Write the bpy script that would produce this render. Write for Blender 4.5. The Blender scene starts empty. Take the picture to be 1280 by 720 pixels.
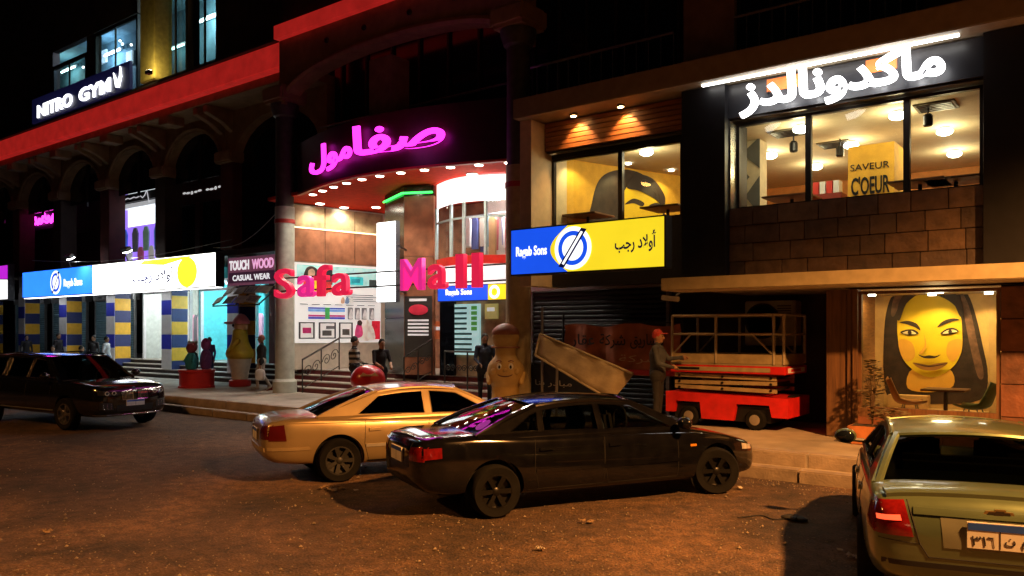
import bpy, bmesh, math, random
from mathutils import Vector, Matrix, geometry
from mathutils.bvhtree import BVHTree
random.seed(11)
S = bpy.context.scene
COL = S.collection
PI = math.pi

# ------------------------------------------------------------------ camera
EYE, FOC, CX, HY = 2.2, 1000.0, 640.0, 415.0      # eye height, focal length / principal column / horizon row of the 1280 px photograph
cam = bpy.data.cameras.new('camera')
cam.sensor_width = 36.0
cam.lens = 36.0 * FOC / 1280.0
cam.shift_y = (HY - 360.0) / 1280.0
cam.clip_end = 600
camo = bpy.data.objects.new('camera', cam)
camo.location = (0, 0, EYE)
camo.rotation_euler = (PI / 2, 0, math.radians(37.3))
COL.objects.link(camo)
S.camera = camo

# ------------------------------------------------------------------ night sky, moon-weak sun, exposure
W = bpy.data.worlds.new('World')
S.world = W
W.use_nodes = True
nt = W.node_tree
bg = nt.nodes['Background']
sky = nt.nodes.new('ShaderNodeTexSky')
sky.sky_type = 'NISHITA'
sky.sun_disc = False
sky.sun_elevation = math.radians(-4.0)
sky.sun_rotation = math.radians(120)
nt.links.new(sky.outputs[0], bg.inputs[0])
bg.inputs[1].default_value = 0.05
sun = bpy.data.lights.new('moonlight', 'SUN')
sun.energy = 0.004
sun.angle = math.radians(10)
sun.color = (1.0, 0.9, 0.75)
suno = bpy.data.objects.new('moonlight', sun)
suno.rotation_euler = (math.radians(40), 0, math.radians(30))
COL.objects.link(suno)
S.view_settings.view_transform = 'Standard'
S.view_settings.look = 'None'
S.view_settings.exposure = 0.0
S.view_settings.gamma = 1.0
S.cycles.max_bounces = 8
S.cycles.caustics_reflective = False
S.cycles.caustics_refractive = False
S.cycles.sample_clamp_indirect = 4.0
S.cycles.use_denoising = True

# ------------------------------------------------------------------ layout: where a column / row of the photograph meets a real plane y = Y
CA, SA = math.cos(math.radians(37.3)), math.sin(math.radians(37.3))
def dep(px, Y): return Y / (CA + SA * (px - CX) / FOC)
def fx(px, Y):
    u = (px - CX) / FOC
    return Y * (-SA + CA * u) / (CA + SA * u)
def fz(px, py, Y): return EYE + (HY - py) / FOC * dep(px, Y)

# ------------------------------------------------------------------ materials (all procedural)
MAT = {}
def M(name, col=(.5, .5, .5), rough=.6, metal=0.0, em=0.0, var=.12, vs=6.0, bump=.0, bs=60.0, coat=0.0, emcol=None, spec=.5, rv=.0):
    if name in MAT: return MAT[name]
    m = bpy.data.materials.new(name); m.use_nodes = True
    n = m.node_tree; b = n.nodes['Principled BSDF']
    b.inputs['Roughness'].default_value = rough
    b.inputs['Metallic'].default_value = metal
    b.inputs['Coat Weight'].default_value = coat
    b.inputs['Coat Roughness'].default_value = .06
    b.inputs['Specular IOR Level'].default_value = spec
    tc = n.nodes.new('ShaderNodeTexCoord')
    no = n.nodes.new('ShaderNodeTexNoise'); no.inputs['Scale'].default_value = vs; no.inputs['Detail'].default_value = 5
    n.links.new(tc.outputs['Object'], no.inputs['Vector'])
    rp = n.nodes.new('ShaderNodeValToRGB')
    lo = [max(0, c * (1 - var)) for c in col]; hi = [min(1, c * (1 + var)) for c in col]
    rp.color_ramp.elements[0].position = .3; rp.color_ramp.elements[1].position = .7
    rp.color_ramp.elements[0].color = (*lo, 1); rp.color_ramp.elements[1].color = (*hi, 1)
    n.links.new(no.outputs[0], rp.inputs[0])
    n.links.new(rp.outputs[0], b.inputs['Base Color'])
    if rv:
        mr = n.nodes.new('ShaderNodeMapRange')
        mr.inputs['To Min'].default_value = max(0, rough - rv); mr.inputs['To Max'].default_value = rough + rv
        n.links.new(no.outputs[0], mr.inputs[0]); n.links.new(mr.outputs[0], b.inputs['Roughness'])
    if em:
        b.inputs['Emission Strength'].default_value = em
        if emcol: b.inputs['Emission Color'].default_value = (*emcol, 1)
        else: n.links.new(rp.outputs[0], b.inputs['Emission Color'])
    if bump:
        n2 = n.nodes.new('ShaderNodeTexNoise'); n2.inputs['Scale'].default_value = bs; n2.inputs['Detail'].default_value = 8
        n.links.new(tc.outputs['Object'], n2.inputs['Vector'])
        bp = n.nodes.new('ShaderNodeBump'); bp.inputs['Strength'].default_value = bump; bp.inputs['Distance'].default_value = .02
        n.links.new(n2.outputs[0], bp.inputs['Height']); n.links.new(bp.outputs[0], b.inputs['Normal'])
    MAT[name] = m
    return m
def glass(name, tint=(.9, .95, .95), refl=1.45, rough=.0):
    if name in MAT: return MAT[name]
    m = bpy.data.materials.new(name); m.use_nodes = True
    n = m.node_tree; n.nodes.remove(n.nodes['Principled BSDF'])
    out = n.nodes['Material Output']
    tr = n.nodes.new('ShaderNodeBsdfTransparent'); gl = n.nodes.new('ShaderNodeBsdfGlossy'); mx = n.nodes.new('ShaderNodeMixShader'); fr = n.nodes.new('ShaderNodeLayerWeight'); pw = n.nodes.new('ShaderNodeMath'); ma = n.nodes.new('ShaderNodeMath')
    tr.inputs[0].default_value = (*tint, 1); gl.inputs['Roughness'].default_value = rough
    fr.inputs[0].default_value = .5                           # facing: same on both faces of a pane
    pw.operation = 'POWER'; pw.inputs[1].default_value = 5.0
    ma.operation = 'MULTIPLY_ADD'; ma.inputs[1].default_value = .93; ma.inputs[2].default_value = .04 if refl < 1.5 else .06
    n.links.new(fr.outputs['Facing'], pw.inputs[0]); n.links.new(pw.outputs[0], ma.inputs[0])
    n.links.new(ma.outputs[0], mx.inputs[0]); n.links.new(tr.outputs[0], mx.inputs[1]); n.links.new(gl.outputs[0], mx.inputs[2])
    n.links.new(mx.outputs[0], out.inputs[0])
    MAT[name] = m
    return m
def wood(name, c1, c2, scale=3.0, stretch=(.3, 1, 12), rough=.5):
    if name in MAT: return MAT[name]
    m = M(name, c1, rough)
    n = m.node_tree; b = n.nodes['Principled BSDF']
    tc = n.nodes.new('ShaderNodeTexCoord'); mp = n.nodes.new('ShaderNodeMapping'); mp.inputs['Scale'].default_value = stretch
    no = n.nodes.new('ShaderNodeTexNoise'); no.inputs['Scale'].default_value = scale; no.inputs['Detail'].default_value = 6; no.inputs['Distortion'].default_value = .6
    rp = n.nodes.new('ShaderNodeValToRGB'); rp.color_ramp.elements[0].color = (*c1, 1); rp.color_ramp.elements[1].color = (*c2, 1)
    rp.color_ramp.elements[0].position = .35; rp.color_ramp.elements[1].position = .65
    n.links.new(tc.outputs['Object'], mp.inputs[0]); n.links.new(mp.outputs[0], no.inputs['Vector']); n.links.new(no.outputs[0], rp.inputs[0]); n.links.new(rp.outputs[0], b.inputs['Base Color'])
    return m

# ------------------------------------------------------------------ mesh collector
class MB:
    def __init__(s): s.v = []; s.f = []; s.m = []; s.mi = 0
    def add(s, vs, fs):
        o = len(s.v); s.v += [tuple(v) for v in vs]
        for f in fs: s.f.append([i + o for i in f]); s.m.append(s.mi)
        return s
    def box(s, x0, x1, y0, y1, z0, z1):
        x0, x1 = min(x0, x1), max(x0, x1); y0, y1 = min(y0, y1), max(y0, y1); z0, z1 = min(z0, z1), max(z0, z1)
        return s.add([(x0, y0, z0), (x1, y0, z0), (x1, y1, z0), (x0, y1, z0), (x0, y0, z1), (x1, y0, z1), (x1, y1, z1), (x0, y1, z1)],
                     [(0, 3, 2, 1), (4, 5, 6, 7), (0, 1, 5, 4), (1, 2, 6, 5), (2, 3, 7, 6), (3, 0, 4, 7)])
    def obox(s, c, sz, mat=None):
        a, b, d = sz[0] / 2, sz[1] / 2, sz[2] / 2
        t = MB().box(-a, a, -b, b, -d, d)
        R = mat or Matrix.Identity(3)
        return s.add([Vector(c) + R @ Vector(v) for v in t.v], t.f)
    def prism(s, poly, a0, a1, axis='y'):
        n = len(poly)
        def P(p, a):
            return (p[0], a, p[1]) if axis == 'y' else ((a, p[0], p[1]) if axis == 'x' else (p[0], p[1], a))
        vs = [P(p, a0) for p in poly] + [P(p, a1) for p in poly]
        tri = geometry.tessellate_polygon([[Vector((p[0], p[1], 0)) for p in poly]])
        fs = [tuple(t) for t in tri] + [tuple(n + i for i in reversed(t)) for t in tri]
        fs += [(i, (i + 1) % n, n + (i + 1) % n, n + i) for i in range(n)]
        return s.add(vs, fs)
    def holed(s, outer, holes, mapf, thick):
        loops = [outer] + holes
        flat = [p for l in loops for p in l]
        tri = geometry.tessellate_polygon([[Vector((p[0], p[1], 0)) for p in l] for l in loops])
        n = len(flat)
        vs = [mapf(p, 0) for p in flat] + [mapf(p, thick) for p in flat]
        fs = [tuple(t) for t in tri] + [tuple(n + i for i in reversed(t)) for t in tri]
        k = 0
        for l in loops:
            m = len(l)
            fs += [(k + i, k + (i + 1) % m, n + k + (i + 1) % m, n + k + i) for i in range(m)]
            k += m
        return s.add(vs, fs)
    def tube(s, pts, r, n=8, closed=False, caps=True):
        pts = [Vector(p) for p in pts]; k = len(pts)
        rs = r if isinstance(r, (list, tuple)) else [r] * k
        vs = []; up = Vector((0, 0, 1)); prev = None
        for i, p in enumerate(pts):
            if closed: d = pts[(i + 1) % k] - pts[i - 1]
            else: d = pts[min(i + 1, k - 1)] - pts[max(i - 1, 0)]
            d = d.normalized() if d.length > 1e-9 else Vector((0, 0, 1))
            if prev is None:
                a = d.cross(up)
                if a.length < .05: a = d.cross(Vector((1, 0, 0)))
            else:
                a = prev - d * prev.dot(d)
                if a.length < 1e-6: a = d.cross(up)
            a.normalize(); b = d.cross(a); prev = a
            for j in range(n):
                t = 2 * PI * j / n
                vs.append(p + (a * math.cos(t) + b * math.sin(t)) * rs[i])
        fs = []
        for i in range(k if closed else k - 1):
            for j in range(n):
                i2 = (i + 1) % k
                fs.append((i * n + j, i * n + (j + 1) % n, i2 * n + (j + 1) % n, i2 * n + j))
        if caps and not closed: fs += [tuple(reversed(range(n))), tuple((k - 1) * n + j for j in range(n))]
        return s.add(vs, fs)
    def lathe(s, prof, c=(0, 0, 0), n=24, axis='z', sc=(1, 1)):
        vs = []; k = len(prof)
        for r, z in prof:
            for j in range(n):
                t = 2 * PI * j / n; a, b = r * math.cos(t) * sc[0], r * math.sin(t) * sc[1]
                p = (a, b, z) if axis == 'z' else ((a, z, b) if axis == 'y' else (z, a, b))
                vs.append((c[0] + p[0], c[1] + p[1], c[2] + p[2]))
        fs = [(i * n + j, i * n + (j + 1) % n, (i + 1) * n + (j + 1) % n, (i + 1) * n + j) for i in range(k - 1) for j in range(n)]
        if prof[0] == prof[-1]: return s.add(vs, fs)
        if prof[0][0] > 1e-6: fs.append(tuple(reversed(range(n))))
        if prof[-1][0] > 1e-6: fs.append(tuple((k - 1) * n + j for j in range(n)))
        return s.add(vs, fs)
    def ball(s, c, r, n=16, m=10, R=None):
        rx, ry, rz = r if isinstance(r, (list, tuple)) else (r, r, r)
        vs = []
        for i in range(m + 1):
            a = PI * i / m
            for j in range(n):
                t = 2 * PI * j / n
                p = Vector((rx * math.sin(a) * math.cos(t), ry * math.sin(a) * math.sin(t), -rz * math.cos(a)))
                if R: p = R @ p
                vs.append(Vector(c) + p)
        return s.add(vs, [(i * n + j, i * n + (j + 1) % n, (i + 1) * n + (j + 1) % n, (i + 1) * n + j) for i in range(m) for j in range(n)])
    def grid(s, P):
        a, b = len(P), len(P[0])
        return s.add([p for r in P for p in r], [(i * b + j, i * b + j + 1, (i + 1) * b + j + 1, (i + 1) * b + j) for i in range(a - 1) for j in range(b - 1)])
    def cone(s, a, b, ra, rb, n=10):
        s.tube([a, b], [ra, rb], n); s.ball(a, ra, n, 6); s.ball(b, rb, n, 6); return s
    def mesh(s, name, off=None, weld=True):
        me = bpy.data.meshes.new(name)
        vs = s.v if off is None else [(v[0] - off[0], v[1] - off[1], v[2] - off[2]) for v in s.v]
        me.from_pydata(vs, [], s.f)
        me.polygons.foreach_set('material_index', s.m)
        bm = bmesh.new(); bm.from_mesh(me)
        if weld: bmesh.ops.remove_doubles(bm, verts=bm.verts, dist=1e-5)
        bmesh.ops.recalc_face_normals(bm, faces=bm.faces)
        bm.to_mesh(me); bm.free()
        return me
    def build(s, name, mat, parent=None, smooth=False, bevel=0.0, sharp=35):
        off = BASE.get(parent.name) if parent is not None else None
        me = s.mesh(name, off)
        if bevel:
            bm = bmesh.new(); bm.from_mesh(me)
            es = [e for e in bm.edges if len(e.link_faces) == 2 and e.calc_face_angle(0) > .5]
            bmesh.ops.bevel(bm, geom=es, offset=bevel, segments=2, affect='EDGES', clamp_overlap=True)
            bm.to_mesh(me); bm.free()
        for q in (mat if isinstance(mat, (list, tuple)) else [mat]): me.materials.append(q)
        if smooth or bevel:
            me.polygons.foreach_set('use_smooth', [True] * len(me.polygons))
            me.set_sharp_from_angle(angle=math.radians(sharp))
        o = bpy.data.objects.new(name, me); COL.objects.link(o)
        if parent is not None:
            o.parent = parent
            if parent.name in BASE: BASE[o.name] = BASE[parent.name]
        return o
BASE = {}
def tag(o, label, cat=None, group=None, kind=None):
    if label: o['label'] = label
    if cat: o['category'] = cat
    if group: o['group'] = group
    if kind: o['kind'] = kind
    return o
def thing(name, label, cat, loc=(0, 0, 0), rotz=0.0, group=None, local=False):
    o = bpy.data.objects.new(name, None); COL.objects.link(o)
    o.empty_display_size = .2
    o.location = loc; o.rotation_euler = (0, 0, rotz)
    if not local: BASE[o.name] = Vector(loc)          # parts given in world coordinates
    return tag(o, label, cat, group)
def copyt(o, parent=None):
    c = o.copy(); COL.objects.link(c); c.parent = parent
    for ch in o.children: copyt(ch, c)
    return c
def bx(name, mat, parent, *b, bevel=0.0): return MB().box(*b).build(name, mat, parent, bevel=bevel)

def text(name, body, origin, w, h, mat, parent=None, depth=.03, bold=0.0, rotz=0.0, res=3, slant=0.0):
    """Lettering that stands upright on a plane facing -y (turned by rotz), fitted to w x h metres, lower left corner at origin."""
    c = bpy.data.curves.new('lettering', 'FONT'); c.body = body; c.resolution_u = res
    c.offset = bold; c.fill_mode = 'BOTH'; c.extrude = .5
    o = bpy.data.objects.new('lettering', c); COL.objects.link(o)
    bpy.context.view_layer.update()
    me = bpy.data.meshes.new_from_object(o.evaluated_get(bpy.context.evaluated_depsgraph_get()))
    bpy.data.objects.remove(o); bpy.data.curves.remove(c)
    xs = [v.co.x for v in me.vertices]; ys = [v.co.y for v in me.vertices]
    ax, bx_, ay, by = min(xs), max(xs), min(ys), max(ys)
    off = BASE.get(parent.name, Vector((0, 0, 0))) if parent is not None else Vector((0, 0, 0))
    R = Matrix.Rotation(rotz, 3, 'Z')
    for v in me.vertices:
        x = (v.co.x - ax) / (bx_ - ax) * w; z = (v.co.y - ay) / (by - ay) * h
        x += slant * z
        v.co = Vector(origin) - off + R @ Vector((x, -(v.co.z + .5) * depth, z))
    me.materials.clear(); me.materials.append(mat)
    o = bpy.data.objects.new(name, me); COL.objects.link(o)
    if parent is not None: o.parent = parent
    return o

def lamp(name, kind, loc, energy, col, size=.1, target=None, spot=None, parent=None, blend=.5):
    l = bpy.data.lights.new(name, kind); l.energy = energy; l.color = col
    if kind == 'AREA': l.size = size
    elif kind == 'SPOT':
        l.shadow_soft_size = size; l.spot_size = math.radians(spot or 60); l.spot_blend = blend
    else: l.shadow_soft_size = size
    o = bpy.data.objects.new(name, l); COL.objects.link(o)
    off = BASE.get(parent.name, Vector((0, 0, 0))) if parent is not None else Vector((0, 0, 0))
    o.location = Vector(loc) - off
    if target is not None:
        o.rotation_euler = (Vector(target) - Vector(loc)).to_track_quat('-Z', 'Y').to_euler()
    if parent is not None: o.parent = parent
    return o

BLACKMETAL = M('black_metal', (.012, .012, .014), .4, .3)
GREYMETAL = M('grey_metal', (.25, .25, .26), .4, .6)
WINGLASS = glass('window_glass')
DARKGLASS = M('dark_glass', (.006, .008, .012), .05, 0, var=.3)
# ================================================================== SETTING: road, pavement, steps
def road_material():
    m = M('dusty_asphalt', (.1, .08, .065), .85)
    n = m.node_tree; b = n.nodes['Principled BSDF']
    tc = n.nodes.new('ShaderNodeTexCoord')
    def noise(sc, det, dis=0):
        q = n.nodes.new('ShaderNodeTexNoise'); q.inputs['Scale'].default_value = sc; q.inputs['Detail'].default_value = det; q.inputs['Distortion'].default_value = dis
        n.links.new(tc.outputs['Object'], q.inputs['Vector']); return q
    big, mid, fine = noise(.45, 6, .6), noise(5.5, 9), noise(38, 6)
    r1 = n.nodes.new('ShaderNodeValToRGB'); r1.color_ramp.elements[0].position = .36; r1.color_ramp.elements[1].position = .66
    r1.color_ramp.elements[0].color = (.05, .036, .027, 1); r1.color_ramp.elements[1].color = (.18, .11, .065, 1)
    n.links.new(big.outputs[0], r1.inputs[0])
    r2 = n.nodes.new('ShaderNodeValToRGB'); r2.color_ramp.elements[0].position = .3; r2.color_ramp.elements[1].position = .72
    r2.color_ramp.elements[0].color = (.5, .5, .5, 1); r2.color_ramp.elements[1].color = (1.35, 1.25, 1.1, 1)
    n.links.new(mid.outputs[0], r2.inputs[0])
    r3 = n.nodes.new('ShaderNodeValToRGB'); r3.color_ramp.elements[0].position = .3; r3.color_ramp.elements[1].position = .75
    r3.color_ramp.elements[0].color = (.45, .45, .45, 1); r3.color_ramp.elements[1].color = (1.6, 1.55, 1.5, 1)
    n.links.new(fine.outputs[0], r3.inputs[0])
    x1 = n.nodes.new('ShaderNodeMixRGB'); x1.blend_type = 'MULTIPLY'; x1.inputs[0].default_value = 1
    x2 = n.nodes.new('ShaderNodeMixRGB'); x2.blend_type = 'MULTIPLY'; x2.inputs[0].default_value = 1
    n.links.new(r1.outputs[0], x1.inputs[1]); n.links.new(r2.outputs[0], x1.inputs[2])
    n.links.new(x1.outputs[0], x2.inputs[1]); n.links.new(r3.outputs[0], x2.inputs[2])
    n.links.new(x2.outputs[0], b.inputs['Base Color'])
    add = n.nodes.new('ShaderNodeMath'); add.operation = 'ADD'
    n.links.new(mid.outputs[0], add.inputs[0]); n.links.new(fine.outputs[0], add.inputs[1])
    bp = n.nodes.new('ShaderNodeBump'); bp.inputs['Strength'].default_value = .8; bp.inputs['Distance'].default_value = .05
    n.links.new(add.outputs[0], bp.inputs['Height']); n.links.new(bp.outputs[0], b.inputs['Normal'])
    return m
ROADM = road_material()
g = MB(); NX, NY = 90, 60
def road_z(x, y):
    if not (-40 < x < 20 and 0.5 < y < 11.6): return 0.0
    w = min(1, (x + 40) / 3, (20 - x) / 3, (y - .5) / 2, (11.6 - y) / 1)
    return w * (.018 * math.sin(x * .9 + math.sin(y * 1.3)) * math.sin(y * 1.1 + 1) + .01 * math.sin(x * 2.7 + y * 1.9))
xs = [-300, -120] + [-40 + 60 * i / NX for i in range(NX + 1)] + [120, 300]
ys = [-300, -80, -20] + [12 * i / 36 for i in range(37)] + [40, 120, 300]
g.grid([[(x, y, road_z(x, y)) for x in xs] for y in ys])
tag(g.build('road', ROADM, smooth=True), None, kind='structure')

PAVE = M('worn_paving', (.34, .30, .25), .75, var=.3, vs=1.6, bump=.35, bs=35)
KERB = M('kerb_concrete', (.30, .24, .18), .8, var=.3, vs=3, bump=.5, bs=30)
KY = 11.8
pv = MB().box(-75, 14, KY + .42, 30, -.05, .36).box(-75, 14, KY + .22, KY + .43, -.05, .16)
pavement = tag(pv.build('pavement', PAVE), None, kind='structure')
def kerb_row(y0, y1, z0, z1, ln):
    x = -48.0; protos = []
    for k in range(3):
        m = MB().box(-ln / 2 + .006, ln / 2 - .006, y0, y1, z0, z1)
        o = m.build('kerb_stone', KERB, pavement, bevel=.018); protos.append(o)
    i = 0
    while x < 8:
        o = protos[i] if i < 3 else protos[i % 3].copy()
        if i >= 3: COL.objects.link(o)
        o.location = (x, random.uniform(-.012, .012), random.uniform(-.006, .006))
        x += ln; i += 1
kerb_row(KY, KY + .24, -.05, .18, 1.5)
kerb_row(KY + .40, KY + .62, .1, .372, 1.5)

# ---- steps up to the shops on the left and to the mall
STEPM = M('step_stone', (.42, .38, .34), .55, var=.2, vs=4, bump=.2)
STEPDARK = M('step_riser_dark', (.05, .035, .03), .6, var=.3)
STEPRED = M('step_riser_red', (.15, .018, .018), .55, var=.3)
def stairs(name, x0, x1, y0, n, rise, run, riser, zb=.36, back=24):
    st = tag(MB().box(x0 + .02, x1 - .02, y0 + n * run + .02, back, zb - .02, zb + n * rise - .012).build(name, STEPM), None, kind='structure')
    for i in range(n):
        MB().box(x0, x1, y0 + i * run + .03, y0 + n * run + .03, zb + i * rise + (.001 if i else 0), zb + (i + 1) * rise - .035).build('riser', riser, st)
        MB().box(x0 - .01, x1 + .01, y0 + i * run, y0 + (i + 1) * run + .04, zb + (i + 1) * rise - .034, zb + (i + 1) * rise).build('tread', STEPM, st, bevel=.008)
    return st
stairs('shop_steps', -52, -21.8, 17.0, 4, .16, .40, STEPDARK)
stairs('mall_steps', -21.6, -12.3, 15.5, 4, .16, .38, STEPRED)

# ================================================================== LEFT BUILDING (arcade with the gym above)
WALLD = M('dark_plaster', (.045, .028, .022), .8, var=.35, vs=2, bump=.2)
WALLR = M('maroon_plaster', (.10, .018, .016), .75, var=.3, vs=2)
TAN = M('tan_stucco', (.30, .19, .10), .8, var=.25, vs=3, bump=.2)
REDB = M('red_fascia', (.50, .018, .014), .5, var=.15, vs=2, em=.55)  # emission added to the colour to brighten the red; no lamp behind it
NAVYG = M('navy_glass', (.008, .010, .018), .12, var=.4)
FRAME = M('dark_window_frame', (.03, .028, .03), .45, .4)
AY = 17.2                                                     # plane of the arches
ab = thing('arcade_building', 'long dark arcade building with a red fascia band, arches and a gym upstairs', 'building', (-36, AY, .36))
RB0, RB1 = 10.6, 11.4
FY = 15.7
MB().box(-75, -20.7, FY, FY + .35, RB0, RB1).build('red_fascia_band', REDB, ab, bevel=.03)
MB().box(-75, -20.7, FY + .36, AY + .5, RB0 - .25, RB0 + .05).build('eave_soffit', TAN, ab)
MB().box(-75, -20.7, FY - .12, FY + .3, RB1 + .003, RB1 + .12).build('fascia_cap', WALLD, ab)
MB().box(-75, -20.7, 18.6, 24, RB1 + .13, 24).build('upper_wall', WALLD, ab)
MB().box(-75, -20.7, AY + 6, 24.2, 1.0, RB1 + .12).build('back_wall', WALLD, ab)
PITCH = 4.65
PX = [-26.4 - PITCH * i for i in range(8)]
for i in range(7):                                            # one arch between each pair of piers
    xr, xl = PX[i] - .02, PX[i + 1] + .02
    a, b2 = xl + .42, xr - .42; cxm, rw = (a + b2) / 2, (b2 - a) / 2
    poly = [(xl, 8.5), (a, 8.5)] + [(cxm - rw * math.cos(PI * t / 14), 8.5 + 1.45 * math.sin(PI * t / 14)) for t in range(15)] + [(xr, 8.5), (xr, 10.34), (xl, 10.34)]
    poly = [poly[0]] + poly[2:]
    MB().prism(poly, AY, AY + .35).build('arch', TAN, ab)
    ring = [(cxm - (rw + .12) * math.cos(PI * t / 14), AY - .03, 8.5 + 1.57 * math.sin(PI * t / 14)) for t in range(15)]
    MB().tube(ring, .07, 6).build('arch_moulding', TAN, ab, smooth=True)
    MB().box(xl + .5, xr - .5, AY + .36, AY + .44, 8.2, 10.2).build('arch_window', NAVYG, ab)
    MB().box(cxm - .05, cxm + .05, AY + .28, AY + .36, 8.0, 9.9).build('window_mullion', FRAME, ab)
xr, xl = -20.75, PX[0] + .02                                  # last bay beside the mall
MB().prism([(xl, 8.5), (xl + .42, 8.5)] + [(xl + .42 + 2.4 - 2.4 * math.cos(PI * t / 14), 8.5 + 1.45 * math.sin(PI * t / 14)) for t in range(1, 15)] + [(xr, 8.5), (xr, 10.34), (xl, 10.34)], AY, AY + .35).build('arch', TAN, ab)
MB().box(xl + .4, xr, AY + .36, AY + .44, 5.4, 10.2).build('arch_window', NAVYG, ab)
for i in range(8):
    x = PX[i]
    MB().box(x - .40, x + .40, AY - .02, AY + .72, 5.26, 8.46).build('pier', WALLD if i % 2 else WALLR, ab, bevel=.02)
    cb = MB().box(x - .55, x + .55, AY - .22, AY + .55, 8.47, 8.9); cb.build('capital', TAN, ab, bevel=.06)
    for s in (-.32, .32):                                     # corbels under the eave
        MB().prism([(AY - .02, 9.55), (AY - .02, 10.33), (AY - 1.1, 10.33), (AY - 1.1, 10.08), (AY - .45, 9.85)], x + s - .13, x + s + .13, 'x').build('corbel', TAN, ab, bevel=.015)
    MB().box(x - PITCH / 2 - .3, x - PITCH / 2 + .3, AY - 1.2, AY - .5, 10.02, 10.34).build('soffit_block', TAN, ab, bevel=.02)
# first floor behind the arches and ground floor back wall
MB().box(-75, -20.75, AY + 1.9, AY + 2.1, 5.3, 10.3).build('first_floor_wall', WALLD, ab)
MB().box(-75, -21.7, AY + .1, AY + 6, 5.05, 5.25).build('first_floor_slab', WALLD, ab)
MB().box(-75, -21.8, 23.4, 23.6, 1.0, 5.04).build('shop_back_wall', WALLD, ab)
# striped piers of the ground floor: white / blue in front, navy / yellow on the flank
WHT = M('white_paint', (.78, .78, .8), .5, var=.06)
BLU = M('blue_paint', (.03, .045, .55), .45, var=.1)
NVY = M('navy_paint', (.02, .03, .13), .5, var=.1)
YEL = M('yellow_paint', (.75, .42, .03), .5, var=.1)
for i in range(6):
    x = PX[i]; y0 = 17.45; zb = .52 if i else .52
    zs = [.36, 1.35, 1.95, 2.75, 3.3, 3.82]
    p = MB().box(x - .36, x + .36, y0 + .01, y0 + .72, .36, 5.04).build('striped_pier', WHT, ab)
    for k, (z0, z1, fm) in enumerate(((.5, 1.5, WHT), (1.5, 2.1, BLU), (2.1, 2.9, WHT), (2.9, 3.5, BLU), (3.5, 4.2, WHT))):
        MB().box(x - .36, x + .36, y0 - .012, y0 + .009, z0 + .003, z1 - .003).build('painted_block', fm, p)
    for k in range(7):
        z0 = .5 + k * .53
        MB().box(x + .361, x + .385, y0 + .02, y0 + .71, z0 + .003, z0 + .527).build('painted_block', (NVY, YEL)[k % 2], p)
# gym storey: window wall in steel frames, yellow lit pilaster
GY = 15.95
gx = [fx(p, GY) for p in (44, 72, 108, 122, 170)]
for k, (pa, pb, za, zb) in enumerate(((66, 108, 11.6, 14.0), (118, 172, 11.6, 14.6), (205, 234, 11.6, 15.2), (240, 272, 11.6, 15.6))):
    a, b2 = fx(pa, GY), fx(pb, GY)
    f = MB().holed([(a, za), (b2, za), (b2, zb), (a, zb)], [[(a + .12, za + .1), (b2 - .12, za + .1), (b2 - .12, zb - .12), (a + .12, zb - .12)]], lambda p, t: (p[0], GY + t, p[1]), .12).build('gym_window', FRAME, ab)
    MB().box(a + .12, b2 - .12, GY + .05, GY + .06, za + .1, zb - .12).build('pane', WINGLASS, f)
    MB().box((a + b2) / 2 - .04, (a + b2) / 2 + .04, GY - .01, GY + .04, za + .1, zb - .12).build('mullion', FRAME, f)
MB().box(-75, fx(66, GY), GY, GY + .3, RB1 + .13, 22).build('gym_wall', WALLD, ab)
for pa, pb in ((108, 118), (198, 205), (234, 240)):
    MB().box(fx(pa, GY) + .004, fx(pb, GY) - .004, GY + .01, GY + .3, RB1 + .13, 22).build('gym_wall', WALLD, ab)
MB().box(fx(272, GY) + .004, -20.7, GY, GY + .3, RB1 + .13, 22).build('gym_wall', WALLD, ab)
MB().box(fx(66, GY), fx(172, GY), GY - .01, GY + .25, 14.65, 22).build('gym_wall', WALLD, ab)
MB().box(fx(205, GY), fx(272, GY), GY - .012, GY + .25, 15.65, 22).build('gym_wall', WALLD, ab)
yp = MB().box(fx(175, GY - .5), fx(193, GY - .5), GY - .5, GY + .2, RB1 + .13, 22).build('yellow_pilaster', M('ochre_plaster', (.42, .32, .08), .75, var=.2, bump=.2), ab, bevel=.03)
# gym room behind the panes, with lit ceiling tubes
ROOMT = M('gym_teal_wall', (.08, .16, .2), .8, var=.4, vs=1.2)
MB().box(-52, -21, 18.3, 18.4, 11.55, 15.7).build('gym_room_wall', ROOMT, ab)
MB().box(-52, -21, GY + .31, 18.3, 11.5, 11.549).build('gym_room_floor', WALLD, ab)
MB().box(-52, -21, GY + .31, 18.4, 15.701, 15.8).build('gym_room_ceiling', ROOMT, ab)
for px, py, en, col in ((85, 87, 60, (.6, .95, .9)), (140, 66, 200, (.55, .75, 1)), (218, 60, 8, (.5, .9, .8)), (262, 22, 170, (.7, 1, 1))):
    xm, zm = fx(px, 18.0), fz(px, py, 18.0)
    MB().tube([(xm - .7, 18.0, zm), (xm + .7, 18.0, zm)], .045, 8).build('lit_tube', M('gym_tube_%d' % px, (.9, 1, 1), em=6 + en / 20, emcol=col), ab)
    MB().box(xm - .75, xm + .75, 18.02, 18.1, zm + .05, zm + .12).build('tube_batten', WHT, ab)
    lamp('gym_tube_light', 'POINT', (xm, 17.6, zm - .2), en, col, .2, parent=ab)
for px, py in ((150, 51), (153, 55), (164, 56), (104, 84)):
    MB().ball((fx(px, 17.2), 17.2, fz(px, py, 17.2)), .05, 8, 6).build('ceiling_spot', M('gym_spot', (1, 1, 1), em=8), ab)
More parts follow.
